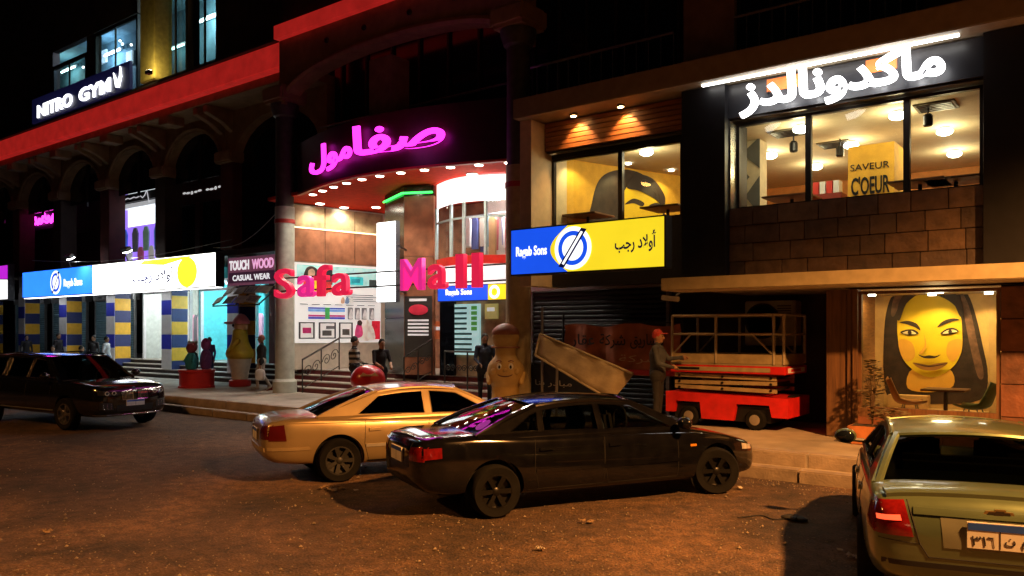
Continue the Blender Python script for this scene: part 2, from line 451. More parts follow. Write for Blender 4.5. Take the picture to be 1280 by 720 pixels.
for px, w in ((126, .5), (161, .25)):
    MB().box(fx(px, 18.2) - w, fx(px, 18.2) + w, 18.2, 18.28, fz(px, 80, 18.2), fz(px, 64, 18.2)).build('gym_poster', M('gym_poster_%d' % px, (.6, .75, .85), .6, em=.5), ab)
up = thing('pilaster_uplight', 'small floodlight at the foot of the yellow pilaster', 'lamp', (fx(186, GY - .9), GY - .9, RB1 + .125))
MB().box(fx(186, GY - .9) - .12, fx(186, GY - .9) + .12, GY - .98, GY - .82, RB1 + .125, RB1 + .25).build('housing', BLACKMETAL, up)
MB().box(fx(186, GY - .9) - .1, fx(186, GY - .9) + .1, GY - .96, GY - .84, RB1 + .255, RB1 + .265).build('lens', M('flood_lens', (1, .9, .6), em=12, emcol=(1, .85, .5)), up)
lamp('flood_light', 'SPOT', (fx(186, GY - .9), GY - .9, RB1 + .3), 70, (1, .82, .35), .06, (fx(186, GY - .5), GY - .45, RB1 + 1.2), 150, up)

# ---- wall stretch with the maroon cladding between the arcade and the mall
mw = MB().box(-26.0, -21.75, 18.75, 18.95, .98, 5.04).build('maroon_wall', WALLR, ab)
# ================================================================== MALL FRONT
mf = thing('mall_building', 'concave mall entrance with a dark red curved fascia and lit shop walls', 'building', (-16.5, 16.5, 1.0))
MAROON = M('maroon_fascia', (.035, .004, .005), .4, var=.2)
REDSOF = M('red_soffit', (.75, .05, .02), .75, var=.12, spec=.15)
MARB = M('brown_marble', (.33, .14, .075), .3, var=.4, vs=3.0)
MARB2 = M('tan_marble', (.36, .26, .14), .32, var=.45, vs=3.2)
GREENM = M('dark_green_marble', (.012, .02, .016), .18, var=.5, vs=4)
WARMW = M('pale_plaster', (.6, .55, .46), .7, var=.1)
PALECOL = M('pale_column', (.48, .52, .46), .5, var=.15)
xa, xb = fx(372, 15.0), fx(638, 15.0)
def fascia_y(x):
    t = (x - xa) / (xb - xa); return 15.0 - .85 * math.sin(PI * t)
N = 24
pts = [(xa + (xb - xa) * i / N) for i in range(N + 1)]
FZ0, FZ1 = 6.3, 7.75
ring = [(x, fascia_y(x)) for x in pts]
MB().prism(ring + [(x, y + .18) for x, y in reversed(ring)], FZ0, FZ1, 'z').build('curved_fascia', MAROON, mf, smooth=True)
MB().prism([(x, y + .19) for x, y in ring] + [(xb, 19.6), (fx(366, 16.0) - .4, 19.6), (fx(366, 16.0) - .4, 15.35)], FZ0 + .02, FZ0 + .12, 'z').build('red_soffit', REDSOF, mf)
MB().prism([(x, y - .03) for x, y in ring] + [(x, y + .1) for x, y in reversed(ring)], FZ0 - .06, FZ0 - .004, 'z').build('fascia_trim', M('red_trim', (.6, .05, .03), .4), mf, smooth=True)
SPOTM = M('downlight_lens', (1, .95, .85), em=18, emcol=(1, .93, .8))
for i in range(11):
    t = .03 + i * .093; x = xa + (xb - xa) * t; y = fascia_y(x) + .45
    d = MB().lathe([(.13, 0), (.13, .03), (.1, .03), (.1, .012), (0, .012)], (x, y, FZ0 - .012), 14).build('downlight', WHT, mf)
    MB().lathe([(.1, 0), (0, 0)], (x, y, FZ0 - .016), 14).build('lens', SPOTM, d)
    lamp('downlight_beam', 'SPOT', (x, y, FZ0 - .03), 110, (1, .88, .72), .08, (x, y + .2, 0), 120, mf)
for k, (px, Y) in enumerate(((400, 16.6), (430, 17.6), (470, 18.2), (530, 17.6), (590, 15.9))):  # deeper row of downlights, added to brighten the walls and steps
    x = fx(px, Y)
    d = MB().lathe([(.16, 0), (.16, .03), (0, .03)], (x, Y, FZ0 - .012), 14).build('downlight', WHT, mf)
    MB().lathe([(.13, 0), (0, 0)], (x, Y, FZ0 - .016), 14).build('lens', SPOTM, d)
    lamp('downlight_beam', 'SPOT', (x, Y, FZ0 - .03), 170, (1, .88, .7), .1, (x, Y, 0), 150, mf)
# left wall: runs back diagonally from the pale column
A, B = Vector((fx(366, 16.0), 16.0)), Vector((fx(478, 19.3), 19.3))
wd = (B - A).normalized(); wn = Vector((wd.y, -wd.x)); WL = (B - A).length
wang = math.atan2(wd.y, wd.x)
def wall_panel(name, mat, s0, s1, z0, z1, off=.0, th=.05, parent=None, bevel=0):
    p, q = A + wd * s0 * WL, A + wd * s1 * WL
    o1 = wn * off; o2 = wn * (off + th)
    poly = [p + o1, q + o1, q + o2, p + o2]
    return MB().prism([(v.x, v.y) for v in poly], z0, z1, 'z').build(name, mat, parent or mf, bevel=bevel)
wall_panel('side_wall', WARMW, -.02, 1.05, 1.0, 6.3, -.15, .14)
zc = [4.45, 5.55, 6.28]
for k in range(3):
    for j in range(2):
        wall_panel('marble_panel', (MARB, MARB2)[j], k / 3 + .003, (k + 1) / 3 - .003, zc[j] + .012, zc[j + 1] - .03, .0, .04, bevel=.006)
wall_panel('cove_strip', M('cove_strip_light', (1, .85, .6), em=1.5, emcol=(1, .8, .5)), 0, 1, zc[1] - .028, zc[1] + .010, .02, .04)
# pillar set cornerwise with a green neon line
pc = Vector((fx(505, 16.0), 16.0))
eL, eR = Vector((fx(481, 16.75), 16.75)), Vector((fx(542, 16.35), 16.35))
back = eL + eR - pc
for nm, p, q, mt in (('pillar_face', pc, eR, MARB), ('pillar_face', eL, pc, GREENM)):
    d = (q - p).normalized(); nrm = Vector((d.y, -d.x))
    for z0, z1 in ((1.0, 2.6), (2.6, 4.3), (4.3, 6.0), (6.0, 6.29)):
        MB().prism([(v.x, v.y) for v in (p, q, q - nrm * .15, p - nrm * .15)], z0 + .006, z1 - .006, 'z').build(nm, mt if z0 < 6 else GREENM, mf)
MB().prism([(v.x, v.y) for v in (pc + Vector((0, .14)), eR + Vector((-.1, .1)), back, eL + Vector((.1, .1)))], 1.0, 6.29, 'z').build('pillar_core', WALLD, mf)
NEONG = M('green_neon', (.05, 1, .15), em=3, emcol=(.05, 1, .12))
off = Vector((0, -.05))
MB().tube([(*(eL + off), 6.08), (*(pc + off * 1.4), 6.08), (*(eR + off), 6.08)], .03, 6).build('green_neon_line', NEONG, mf)
# recessed entrance behind
MB().box(fx(470, 19.4), fx(545, 19.4) + 4, 19.6, 19.8, 1.0, 6.3).build('entrance_back_wall', MARB, mf)
dr = MB().box(fx(452, 19.3), fx(500, 19.3), 19.45, 19.6, 1.0, 3.3).build('entrance_door', M('dark_door', (.05, .02, .015), .3), mf)
MB().box(fx(475, 19.3) - .03, fx(475, 19.3) + .03, 19.42, 19.45, 1.0, 3.3).build('door_stile', BLACKMETAL, dr)
# right side: curved shop window above, lower wall with boards
RY = 16.4
xl, xr = fx(546, RY), fx(640, RY)
def curve_panel(name, mat, x0, x1, z0, z1, bow=.45, th=.06, parent=None, n=12, inset=0.0):
    P = []
    for i in range(n + 1):
        t = i / n; x = x0 + (x1 - x0) * t
        u = (x - xl) / (xr - xl)
        P.append((x, RY - bow * math.sin(PI * u) + inset))
    return MB().prism(P + [(x, y + th) for x, y in reversed(P)], z0, z1, 'z').build(name, mat, parent or mf, smooth=True)
LITW = M('lit_white_fascia', (.95, .95, .95), em=1.3, emcol=(1, .97, .95))
curve_panel('lit_fascia', LITW, xl, xr, 5.62, 6.28)
curve_panel('balcony_red_band', M('red_plastic', (.6, .03, .02), .35, em=.25), xl, xr, 3.98, 4.2, .5)
curve_panel('balcony_white_band', M('white_lit_band', (.95, .95, .95), em=.8), xl, xr, 3.4, 3.97, .48)
curve_panel('shop_pane', WINGLASS, xl, xr, 4.22, 5.6, .42, .012)
FRW = M('pale_green_frame', (.55, .68, .66), .4, .3)
for t in (0.0, .33, .52, .76, 1.0):
    x = xl + (xr - xl) * t; y = RY - .43 * math.sin(PI * t)
    MB().box(x - .035, x + .035, y - .04, y + .03, 4.21, 5.61).build('shop_window_mullion', FRW, mf)
curve_panel('shop_window_transom', FRW, xl, xr, 5.18, 5.23, .45, .05)
# room behind that window with clothes on rails
MB().box(xl, xr, RY + 2.2, RY + 2.3, 4.0, 6.25).build('shop_room_wall', WARMW, mf)
MB().box(xl, xr, RY + .1, RY + 2.2, 4.0, 4.1).build('shop_room_floor', WARMW, mf)
lamp('shop_room_light', 'POINT', ((xl + xr) / 2, RY + .9, 5.6), 130, (.95, .95, 1), .3, parent=mf)
MB().box((xl + xr) / 2 - .6, (xl + xr) / 2 + .6, RY + .8, RY + 1.0, 5.95, 6.02).build('shop_ceiling_light', M('shop_tube', (1, 1, 1), em=8), mf)
CLOTH = [(.5, .1, .1), (.1, .12, .3), (.6, .5, .4), (.12, .1, .1), (.3, .15, .4), (.7, .65, .6), (.45, .25, .1), (.15, .3, .35)]
for i in range(16):
    x = xl + .2 + (xr - xl - .4) * i / 15; c = random.choice(CLOTH); z1 = 5.45 + random.uniform(-.05, .05); z0 = 4.4 + random.uniform(-.1, .25)
    yy = RY + 1.1 + random.uniform(-.2, .3)
    MB().prism([(x - .06, z1), (x + .06, z1), (x + .12, z1 - .12), (x + .10, z0), (x - .10, z0), (x - .12, z1 - .12)], yy - .04, yy + .04, 'y').build('hanging_garment', M('cloth_%d' % CLOTH.index(c), c, .85), mf)
MB().tube([(xl + .1, RY + 1.1, 5.52), (xr - .1, RY + 1.1, 5.52)], .02, 6).build('clothes_rail', GREYMETAL, mf)
# lower wall to the right of the pillar
MB().box(xl, xr, RY + .2, RY + .4, 1.0, 3.39).build('lower_wall', MARB2, mf)
MB().box(xl + .02, xl + .55, RY + .1, RY + .19, 1.0, 3.1).build('doorway', DARKGLASS, mf)
# pale half-round column on the left with a red collar, dark shaft above; matching column on the right
cxl = fx(356, 15.2); cxr = fx(648, 14.7)
COLD = M('dark_column', (.06, .055, .05), .6, var=.3)
for x, y, mt, col in ((cxl, 15.2, PALECOL, 'l'), (cxr, 14.7, M('ochre_column', (.42, .33, .17), .6, var=.15), 'r')):
    MB().lathe([(.36, .36), (.36, .7), (.29, .78), (.29, 5.2), (.29, 6.0), (.27, 6.0)], (x, y, 0), 20).build('column_shaft', mt, mf, smooth=True)
    MB().lathe([(.27, 6.01), (.27, 8.7), (.34, 8.75), (.42, 9.0), (.42, 9.1)], (x, y, 0), 20).build('column_shaft', COLD, mf, smooth=True)
    MB().lathe([(.31, 5.5), (.31, 5.62)], (x, y, 0), 20).build('column_collar', M('red_collar', (.4, .03, .025), .5), mf, smooth=True)
    MB().box(x - .5, x + .5, y - .5, y + .5, 9.11, 9.6).build('capital', TAN, mf, bevel=.08)
# big basket arch over the mall
a0, a1 = cxl + .3, cxr - .3; cm, rw = (a0 + a1) / 2, (a1 - a0) / 2
arc = [(cm - rw * math.cos(PI * t / 24), 8.95 + 1.05 * math.sin(PI * t / 24) ** .8) for t in range(25)]
MB().prism([(a0 - .3, 8.95)] + arc + [(a1 + .3, 8.95), (a1 + .3, 11.0), (a0 - .3, 11.0)], 15.0, 15.4).build('basket_arch', TAN, mf)
MB().tube([(x, 14.95, z + .08) for x, z in arc], .1, 6).build('arch_moulding', TAN, mf, smooth=True)
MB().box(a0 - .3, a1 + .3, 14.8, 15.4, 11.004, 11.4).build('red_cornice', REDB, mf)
MB().box(a0 - .3, a1 + .3, 15.1, 15.5, 11.41, 22).build('upper_wall', WALLD, mf)
for t in (.22, .4, .6, .78):                                  # round bosses above the arch
    MB().ball((a0 + (a1 - a0) * t, 14.98, 10.55), (.09, .06, .09), 10, 6).build('boss', BLACKMETAL, mf, smooth=True)
MB().box(a0, a1, 16.9, 17.0, 7.7, 11).build('recessed_glazing', NAVYG, mf)
for i in range(8):
    x = a0 + .4 + (a1 - a0 - .8) * i / 7
    MB().box(x - .04, x + .04, 16.82, 16.9, 7.7, 10.8).build('glazing_bar', FRAME, mf)
MB().tube([(a0, 16.3, 8.6), (a1, 16.3, 8.6)], .03, 6).build('balcony_rail', GREYMETAL, mf)
MB().box(a0 + 3.0, a0 + 3.9, 15.6, 16.3, 8.2, 9.9).build('tan_panel', TAN, mf)

# ================================================================== RESTAURANT BUILDING (right)
rb = thing('restaurant_building', 'two storey restaurant front with black piers, lit windows and a dark stone band', 'building', (-6, 14.5, .36))
BLKP = M('black_cladding', (.008, .008, .011), .45, var=.3)
CORN = M('beige_cornice', (.30, .24, .16), .6, var=.12, bump=.1)
WOODP = wood('warm_wood_panel', (.20, .065, .02), (.36, .13, .04), 2.5, (.4, 1, 10), .45)
CY = 13.7
CX0 = fx(641, CY)
CZ0, CZ1 = 6.78, 7.2
MB().box(CX0, 3.0, CY, CY + .25, CZ0, CZ1).build('cornice', CORN, rb, bevel=.015)
MB().box(CX0, 3.0, CY + .26, 15.6, CZ0 + .02, CZ0 + .2).build('cornice_soffit', CORN, rb)
# black piers
p1a, p1b = fx(852, 14.1), fx(906, 14.1); p2a = fx(1229, 14.1)
MB().box(p1a, p1b, 14.1, 15.2, 3.18, CZ0).build('pier', BLKP, rb)
MB().box(p2a, 3.0, 14.12, 15.2, 3.18, CZ0).build('pier', BLKP, rb)
# left bay: tan return wall, wood slats, window
LY = 14.75
sx = fx(668, LY)
MB().box(CX0, CX0 + .3, CY + .26, LY + .6, 3.2, CZ0).build('return_wall', M('lit_beige', (.68, .55, .36), .6, var=.1), rb)
wx0, wx1 = CX0 + .31, p1a
WZ0, WZ1 = 4.5, 6.04
zt = CZ0
for k in range(6):
    z0 = WZ1 + .12 + (zt - WZ1 - .12) * k / 6; z1 = WZ1 + .12 + (zt - WZ1 - .12) * (k + 1) / 6
    MB().box(wx0, wx1, LY - .3, LY - .24, z0 + .008, z1 - .004).build('wood_slat', WOODP, rb, bevel=.006)
MB().box(wx0, wx1, LY - .235, LY - .15, WZ1 + .1, zt).build('slat_backing', BLKP, rb)
WINF = M('bronze_window_frame', (.03, .022, .016), .4, .5)
def window_row(px, Y, z0, z1, tz):
    xs_ = [fx(p, Y) for p in px]
    for a, b2 in zip(xs_, xs_[1:]):
        o = MB().holed([(a, z0), (b2, z0), (b2, z1), (a, z1)], [[(a + .05, z0 + .05), (b2 - .05, z0 + .05), (b2 - .05, z1 - .05), (a + .05, z1 - .05)]], lambda p, t: (p[0], Y + t, p[1]), .1).build('window', WINF, rb)
        MB().box(a + .05, b2 - .05, Y + .045, Y + .055, z0 + .05, z1 - .05).build('pane', WINGLASS, o)
window_row((690, 775, 853), LY, WZ0, WZ1, 0)
MB().box(wx0, fx(690, LY), LY, LY + .12, WZ0, WZ1 + .1).build('return_wall', MAT['lit_beige'], rb)
MB().box(wx0, wx1, LY - .02, LY + .1, WZ1 + .002, WZ1 + .098).build('window_head', WINF, rb)
MB().box(wx0, wx1, LY, LY + .3, 3.2, WZ0).build('spandrel', BLKP, rb)
# right bay
RBY = 14.6
window_row((921, 1010, 1133, 1229), RBY, WZ0, 6.12, 0)
MB().box(p1b, fx(921, RBY), RBY - .3, RBY + .1, WZ0, 6.12).build('steel_jamb', M('brushed_steel', (.45, .43, .36), .25, .9), rb)
MB().box(p1b, p2a, 14.25, 14.32, 6.16, CZ0 - .01).build('sign_fascia', M('charcoal_panel', (.02, .02, .024), .35, var=.2), rb)
MB().box(p1b, p2a, 14.33, RBY + .1, 6.125, 6.2).build('window_head', WINF, rb)
LEDM = M('led_strip', (1, .98, .95), em=9, emcol=(1, .97, .92))
MB().box(fx(880, CY + .3), fx(1200, CY + .3), CY + .2, CY + .26, CZ0 - .035, CZ0 - .006).build('led_strip', LEDM, rb)
for p in (717, 776):                                          # two spots washing the wood slats
    x = fx(p, LY - .55)
    d = MB().lathe([(.08, 0), (.08, .04), (.06, .04), (.06, .015), (0, .015)], (x, LY - .55, CZ0 - .03), 14).build('downlight', GREYMETAL, rb)
    MB().lathe([(.058, 0), (0, 0)], (x, LY - .55, CZ0 - .034), 14).build('lens', M('warm_lens', (1, .8, .5), em=30, emcol=(1, .75, .4)), d)
    lamp('slat_spot', 'SPOT', (x, LY - .5, CZ0 - .04), 150, (1, .52, .18), .03, (x, LY - .3, CZ0 - .6), 95, rb)
# stone band, block by block
STONE = [M('dark_stone_%d' % i, c, .6, var=.35, vs=5, bump=.5, bs=18) for i, c in enumerate(((.11, .065, .04), (.075, .048, .034), (.14, .085, .05), (.09, .06, .045)))]
MB().box(p1b, p2a, 14.34, RBY + .2, 3.18, WZ0 - .004).build('stone_backing', BLKP, rb)
rows = [3.2, 3.5, 3.83, 4.16, 4.49]
for r in range(4):
    x = p1b + .01; first = True
    while x < p2a - .05:
        w = random.uniform(.38, .72)
        if first: w = .3 + .15 * (r % 2); first = False
        x1 = min(p2a - .01, x + w)
        if p2a - x1 < .2: x1 = p2a - .01
        MB().box(x, x1 - .012, 14.3 - random.uniform(0, .018), 14.339, rows[r] + .006, rows[r + 1] - .006).build('stone_block', random.choice(STONE), rb, bevel=.006)
        x = x1
# canopy
NX0 = fx(826, 13.2)
MB().box(NX0, 3.0, 13.2, 14.1, 2.95, 3.175).build('canopy', M('cream_canopy', (.46, .38, .22), .55, var=.12), rb, bevel=.012)
MB().box(NX0 + .4, 3.0, 14.104, 17.2, 2.97, 3.17).build('canopy_slab', CORN, rb)
# upper interior: shared first-floor dining room
IY = 22.0
YW = M('yellow_wall', (.75, .42, .04), .7, var=.12)
CEIL = M('cream_ceiling', (.62, .52, .34), .8, var=.06)
MB().box(CX0 + .3, 3.0, LY + .2, IY, 6.18, 6.3).build('dining_ceiling', CEIL, rb)
MB().box(CX0 + .3, 3.0, LY + .31, IY, 4.3, 4.42).build('dining_floor', WOODP, rb)
W0, W1 = Vector((fx(690, 14.98), 14.98)), Vector((fx(853, 18.9), 18.9))
wdir = (W1 - W0).normalized(); wnor = Vector((wdir.y, -wdir.x))
MB().prism([(v.x, v.y) for v in (W0, W1, W1 - wnor * .1, W0 - wnor * .1)], 4.42, 6.178, 'z').build('yellow_feature_wall', YW, rb)
MB().box(W1.x - .1, W1.x + .06, W1.y + .003, IY, 4.42, 6.178).build('yellow_feature_wall', YW, rb)
MB().box(W1.x - .1, 3.0, IY, IY + .1, 4.42, 6.178).build('dining_back_wall', M('orange_wall', (.62, .25, .06), .7, var=.15), rb)
MB().box(fx(1060, 16.6), fx(1118, 16.6), 16.6, 17.6, 4.42, 5.85).build('yellow_column', YW, rb)
MB().box(2.9, 3.0, LY + .31, IY, 4.42, 6.178).build('dining_side_wall', MAT['orange_wall'], rb)
# ---- ground floor: dark recess at left, wood framed show window at right
GYW = 14.6
gx0, gx1 = fx(1073, GYW), fx(1250, GYW)
MB().box(fx(655, 16.7), -4.16, 16.7, 16.9, .36, 4.5).build('recess_wall', WALLD, rb)
for k in range(3):
    x = fx(1052, GYW) + .1 * k
    MB().box(x if k else x - .26, x + .085, GYW - .05 * k, GYW + .2 + .003 * k, .37, 2.94).build('door_frame_post', wood('dark_wood', (.10, .05, .025), (.18, .09, .04), 3, (8, 8, .6)), rb, bevel=.008)
wz0, wz1 = .92, 2.9
ow = MB().holed([(gx0, .75), (gx1, .75), (gx1, wz1), (gx0, wz1)], [[(gx0 + .05, wz0), (gx1 - .05, wz0), (gx1 - .05, wz1 - .05), (gx0 + .05, wz1 - .05)]], lambda p, t: (p[0], GYW + t, p[1]), .1).build('show_window', MAT['dark_wood'], rb)
MB().box(gx0 + .05, gx1 - .05, GYW + .045, GYW + .055, wz0, wz1 - .05).build('pane', WINGLASS, ow)
MB().box(gx0, gx1, GYW - .04, GYW + .25, .36, .748).build('window_plinth', M('red_brown_tile', (.22, .08, .04), .55, var=.25, bump=.2), rb)
for k in range(5):                                            # red-brown stone pier to the right
    for j in range(6):
        MB().box(gx1 + .01 + j * .72, gx1 + .72 + j * .72, GYW - .02 - random.uniform(0, .015), GYW + .05, .37 + k * .51, .87 + k * .51).build('stone_block', M('red_brown_stone_%d' % ((j + k) % 2), (.17, .065, .035) if (j + k) % 2 else (.13, .055, .032), .6, var=.35, vs=5, bump=.5, bs=18), rb, bevel=.006)
MB().box(gx1 + .01, 3.0, GYW + .06, GYW + .3, .36, 2.94).build('pier_core', BLKP, rb)
BY = 17.6
lx = gx0 - .42
MB().box(lx - .1, lx, GYW + .2, BY, .4, 2.94).build('cafe_side_wall', wood('cafe_wood', (.28, .13, .05), (.42, .2, .08), 3, (1, 1, 9)), rb)
MB().box(lx, gx1 + 1.2, BY, BY + .1, .4, 2.94).build('cafe_back_wall', M('cafe_cream', (.68, .43, .17), .7, var=.08), rb)
MB().box(lx, gx1 + 1.2, GYW + .3, BY, .34, .45).build('cafe_floor', M('cafe_floor', (.4, .3, .2), .4), rb)
MB().box(gx1 + 1.1, gx1 + 1.2, GYW + .3, BY - .003, .46, 2.94).build('cafe_side_wall', MAT['cafe_cream'], rb)
# upper wall above the restaurant
MB().box(CX0 - .2, 3.0, 15.6, 15.9, 7.2, 22).build('upper_wall', WALLD, rb)
for pa, pb, mt in ((668, 850, NAVYG), (925, 1150, NAVYG)):
    a, b2 = fx(pa, 15.5), fx(pb, 15.5)
    o = MB().box(a, b2, 15.5, 15.56, 7.6, 11.4).build('upper_window', mt, rb)
    for i in range(6):
        x = a + (b2 - a) * i / 5
        MB().box(x - .03, x + .03, 15.42, 15.5, 7.6, 11.4).build('mullion', FRAME, o)
    MB().tube([(a, 15.2, 8.4), (b2, 15.2, 8.4)], .03, 6).build('balcony_rail', GREYMETAL, rb)
    for i in range(14):
        x = a + (b2 - a) * i / 13
        MB().tube([(x, 15.2, 7.3), (x, 15.2, 8.4)], .012, 5).build('rail_bar', GREYMETAL, rb)
MB().box(fx(857, 15.4), fx(920, 15.4), 15.3, 15.6, 7.3, 12).build('tan_pier', TAN, rb)
# ================================================================== SIGNS
def face(name, mat, parent, poly, y, th=.006):
    """flat printed area on a sign that faces the street"""
    return MB().prism(poly, y - th, y).build(name, mat, parent)
def disc(cx_, cz_, r, n=32, sx=1.0): return [(cx_ + r * sx * math.cos(2 * PI * i / n), cz_ + r * math.sin(2 * PI * i / n)) for i in range(n)]
def annulus(name, mat, parent, cx_, cz_, r0, r1, y, th=.006, n=36, sx=1.0):
    return MB().holed(disc(cx_, cz_, r1, n, sx), [list(reversed(disc(cx_, cz_, r0, n, sx)))], lambda p, t: (p[0], y - th + t, p[1]), th).build(name, mat, parent)
def lit(name, col, e): return M(name, col, .4, em=e, var=.05, vs=1.5)
HOUS = M('sign_housing', (.05, .05, .055), .5, .3)
AR_RAGAB = '\ufe90\ufe9f\ufead \ufea9\ufefb\ufeed\ufe83'
AR_SAFA, AR_MALL = '\ufe8e\ufed4\ufebb', '\ufedd\ufeee\ufee3'
AR_REST = '\ufeaf\ufeaa\ufedf\ufe8e\ufee7\ufeed\ufeaa\ufedb\ufe8e\ufee3'

# ---- gym sign
gy = 15.5
t = thing('gym_sign', 'dark navy gym sign with white lit letters above the red fascia band', 'sign', (fx(100, gy), gy, 11.5))
MB().box(fx(40, gy), fx(162, gy), gy, gy + .12, 11.53, 12.6).build('panel', M('navy_sign_panel', (.012, .012, .07), .4, em=.25), t)
LWH = M('white_letters', (1, 1, 1), em=3.2, emcol=(.95, .96, 1))
for s_, a, b2 in (('NITRO', 48, 91), ('GYM', 100, 139)):
    text('lettering', s_, (fx(a, gy), gy - .01, 11.68), fx(b2, gy) - fx(a, gy), .55, LWH, t, .05, bold=.02)
MB().prism([(fx(143, gy), 12.35), (fx(146, gy), 11.75), (fx(150, gy), 11.7), (fx(153, gy), 12.1), (fx(151.5, gy), 12.5), (fx(150.5, gy), 12.1), (fx(148, gy), 11.95)], gy - .06, gy - .01).build('arm_emblem', LWH, t)

# ---- magenta neon script on the mall fascia
NEON = M('magenta_neon', (1, .02, .8), em=3.0, emcol=(1, .03, .75))
t = thing('mall_neon_sign', 'magenta neon Arabic mall name on the curved dark red fascia', 'sign', (fx(470, 14.1), 14.1, 6.5))
def on_fascia(px0, px1):
    x0, x1 = fx(px0, 14.45), fx(px1, 14.2)
    return Vector((x0, fascia_y(x0) - .03)), Vector((x1, fascia_y(x1) - .03))
for body, a, b2, z0, h in ((AR_SAFA, 459, 551, 6.72, .78), (AR_MALL, 391, 448, 6.55, .78)):
    p, q = on_fascia(a, b2); d = q - p
    text('lettering', body, (p.x, p.y - .14, z0), d.length, h, NEON, t, .06, bold=.022, rotz=math.atan2(d.y, d.x))
for px in (405, 435, 475, 505, 540):
    x = fx(px, 14.3); MB().tube([(x, fascia_y(x) + .02, 6.95), (x, fascia_y(x) - .14, 6.95)], .02, 6).build('mount', BLACKMETAL, t)
lamp('neon_glow', 'POINT', (fx(480, 13.4), 13.2, 7.0), 14, (1, .1, .75), .4, parent=t)

# ---- red block letters on two rails in front of the entrance
LY0 = 14.72
RED3 = M('red_acrylic_letters', (.75, .02, .06), .35, em=.75, emcol=(.9, .02, .08))
PINK3 = M('magenta_acrylic_letter', (.8, .02, .25), .35, em=.75, emcol=(.9, .03, .3))
t = thing('mall_letter_sign', 'red block letter mall name mounted on two dark rails across the entrance', 'sign', (fx(490, LY0), LY0, 3.2))
for z in (3.42, 3.8):
    MB().tube([(fx(352, LY0 + .12), LY0 + .12, z), (fx(636, LY0 + .12), LY0 + .12, z)], .025, 6).build('rail', BLACKMETAL, t)
for ch, a, b2, z0, h, mt in (('S', 347, 370, 3.18, .88, RED3), ('a', 376, 396, 3.2, .62, PINK3), ('f', 397, 416, 3.2, .88, RED3), ('a', 419, 441, 3.2, .62, RED3),
                             ('M', 505, 532, 3.26, .8, PINK3), ('a', 539, 561, 3.26, .62, RED3), ('l', 574, 584, 3.26, .82, RED3), ('l', 594, 604, 3.26, .82, RED3)):
    text('letter', ch, (fx(a, LY0), LY0, z0), fx(b2, LY0) - fx(a, LY0), h, mt, t, .14, bold=.012)

# ---- shop signs of the same shop: large lit box on the right, long one on the left, small one on the mall
SBLUE, SYEL, SWHITE = lit('sign_blue', (.01, .09, .85), 1.0), lit('sign_yellow', (.95, .72, .02), 1.0), lit('sign_white', (1, 1, .96), 1.5)
SNAVY = M('print_navy', (.01, .02, .22), .5, em=.1)
def logo(parent, cx_, cz_, r, y, blue):
    MB().prism(disc(cx_, cz_, r, 36), y - .012, y - .004).build('logo_disc', SWHITE, parent)
    annulus('logo_ring', blue, parent, cx_, cz_, r * .58, r * .80, y - .013)
    d = r * 1.25
    MB().prism([(cx_ - d * .62, cz_ - d * .66), (cx_ - d * .38, cz_ - d * .72), (cx_ + d * .62, cz_ + d * .66), (cx_ + d * .38, cz_ + d * .72)], y - .026, y - .02).build('logo_stripe', SNAVY, parent)
    MB().prism([(cx_ - d * .46, cz_ - d * .56), (cx_ - d * .38, cz_ - d * .60), (cx_ + d * .46, cz_ + d * .56), (cx_ + d * .38, cz_ + d * .60)], y - .033, y - .027).build('logo_stripe', SWHITE, parent)
y = 13.4
x0, x1 = fx(638, y), fx(832, y)
z0, z1 = 3.38, 4.36
t = thing('shop_sign', 'blue and yellow lit shop sign with ring logo below the wood slat window', 'sign', ((x0 + x1) / 2, y, z0), group='lit box signs of one shop')
MB().box(x0, x1, y, y + .28, z0, z1).build('housing', HOUS, t, bevel=.01)
xm = x0 + (x1 - x0) * .36
arc = [(xm + .15 - .42 * math.sin(PI * i / 12), z0 + .03 + (z1 - z0 - .06) * i / 12) for i in range(13)]
face('blue_field', SBLUE, t, [(x0 + .03, z0 + .03)] + arc + [(x0 + .03, z1 - .03)], y - .001)
face('yellow_field', SYEL, t, arc[::-1] + [(x1 - .03, z0 + .03), (x1 - .03, z1 - .03)][0:1] + [(x1 - .03, z1 - .03)], y - .001)
logo(t, xm + .28, (z0 + z1) / 2, .43, y - .006, SBLUE)
text('lettering', 'Ragab Sons', (x0 + .16, y - .008, z0 + .34), .78, .26, SWHITE, t, .008, bold=.02)
text('lettering', AR_RAGAB, (x1 - 1.06, y - .008, z0 + .32), .88, .40, SNAVY, t, .008, bold=.02)

y = 16.75
x0, x1 = fx(28, y), fx(270, y)
z0, z1 = 3.86, 5.15
t = thing('shop_sign', 'long white, blue and yellow lit shop sign over the striped piers', 'sign', ((x0 + x1) / 2, y, z0), group='lit box signs of one shop')
MB().box(x0, x1, y, y + .35, z0, z1).build('housing', HOUS, t, bevel=.01)
MB().box(x0 + .05, x1 - .05, y + .06, y + .3, z0 - .02, z0 - .002).build('added_glow_strip', lit('added_underside_glow', (1, 1, 1), 5.0), t)  # glowing strip added below the box to light pier fronts and steps
xm = fx(116, y)
face('blue_field', lit('sign_blue_long', (.02, .16, .9), 2.2), t, [(x0 + .04, z0 + .04), (xm - .01, z0 + .04), (xm - .01, z1 - .04), (x0 + .04, z1 - .04)], y - .001)
face('white_field', lit('sign_white_long', (1, .99, .9), 5.0), t, [(xm, z0 + .04), (x1 - .04, z0 + .04), (x1 - .04, z1 - .04), (xm, z1 - .04)], y - .001)
face('yellow_field', lit('sign_yellow_long', (1, .8, .03), 1.6), t, disc(fx(234, y), z0 + .62, .58, 28, 1.2), y - .008)
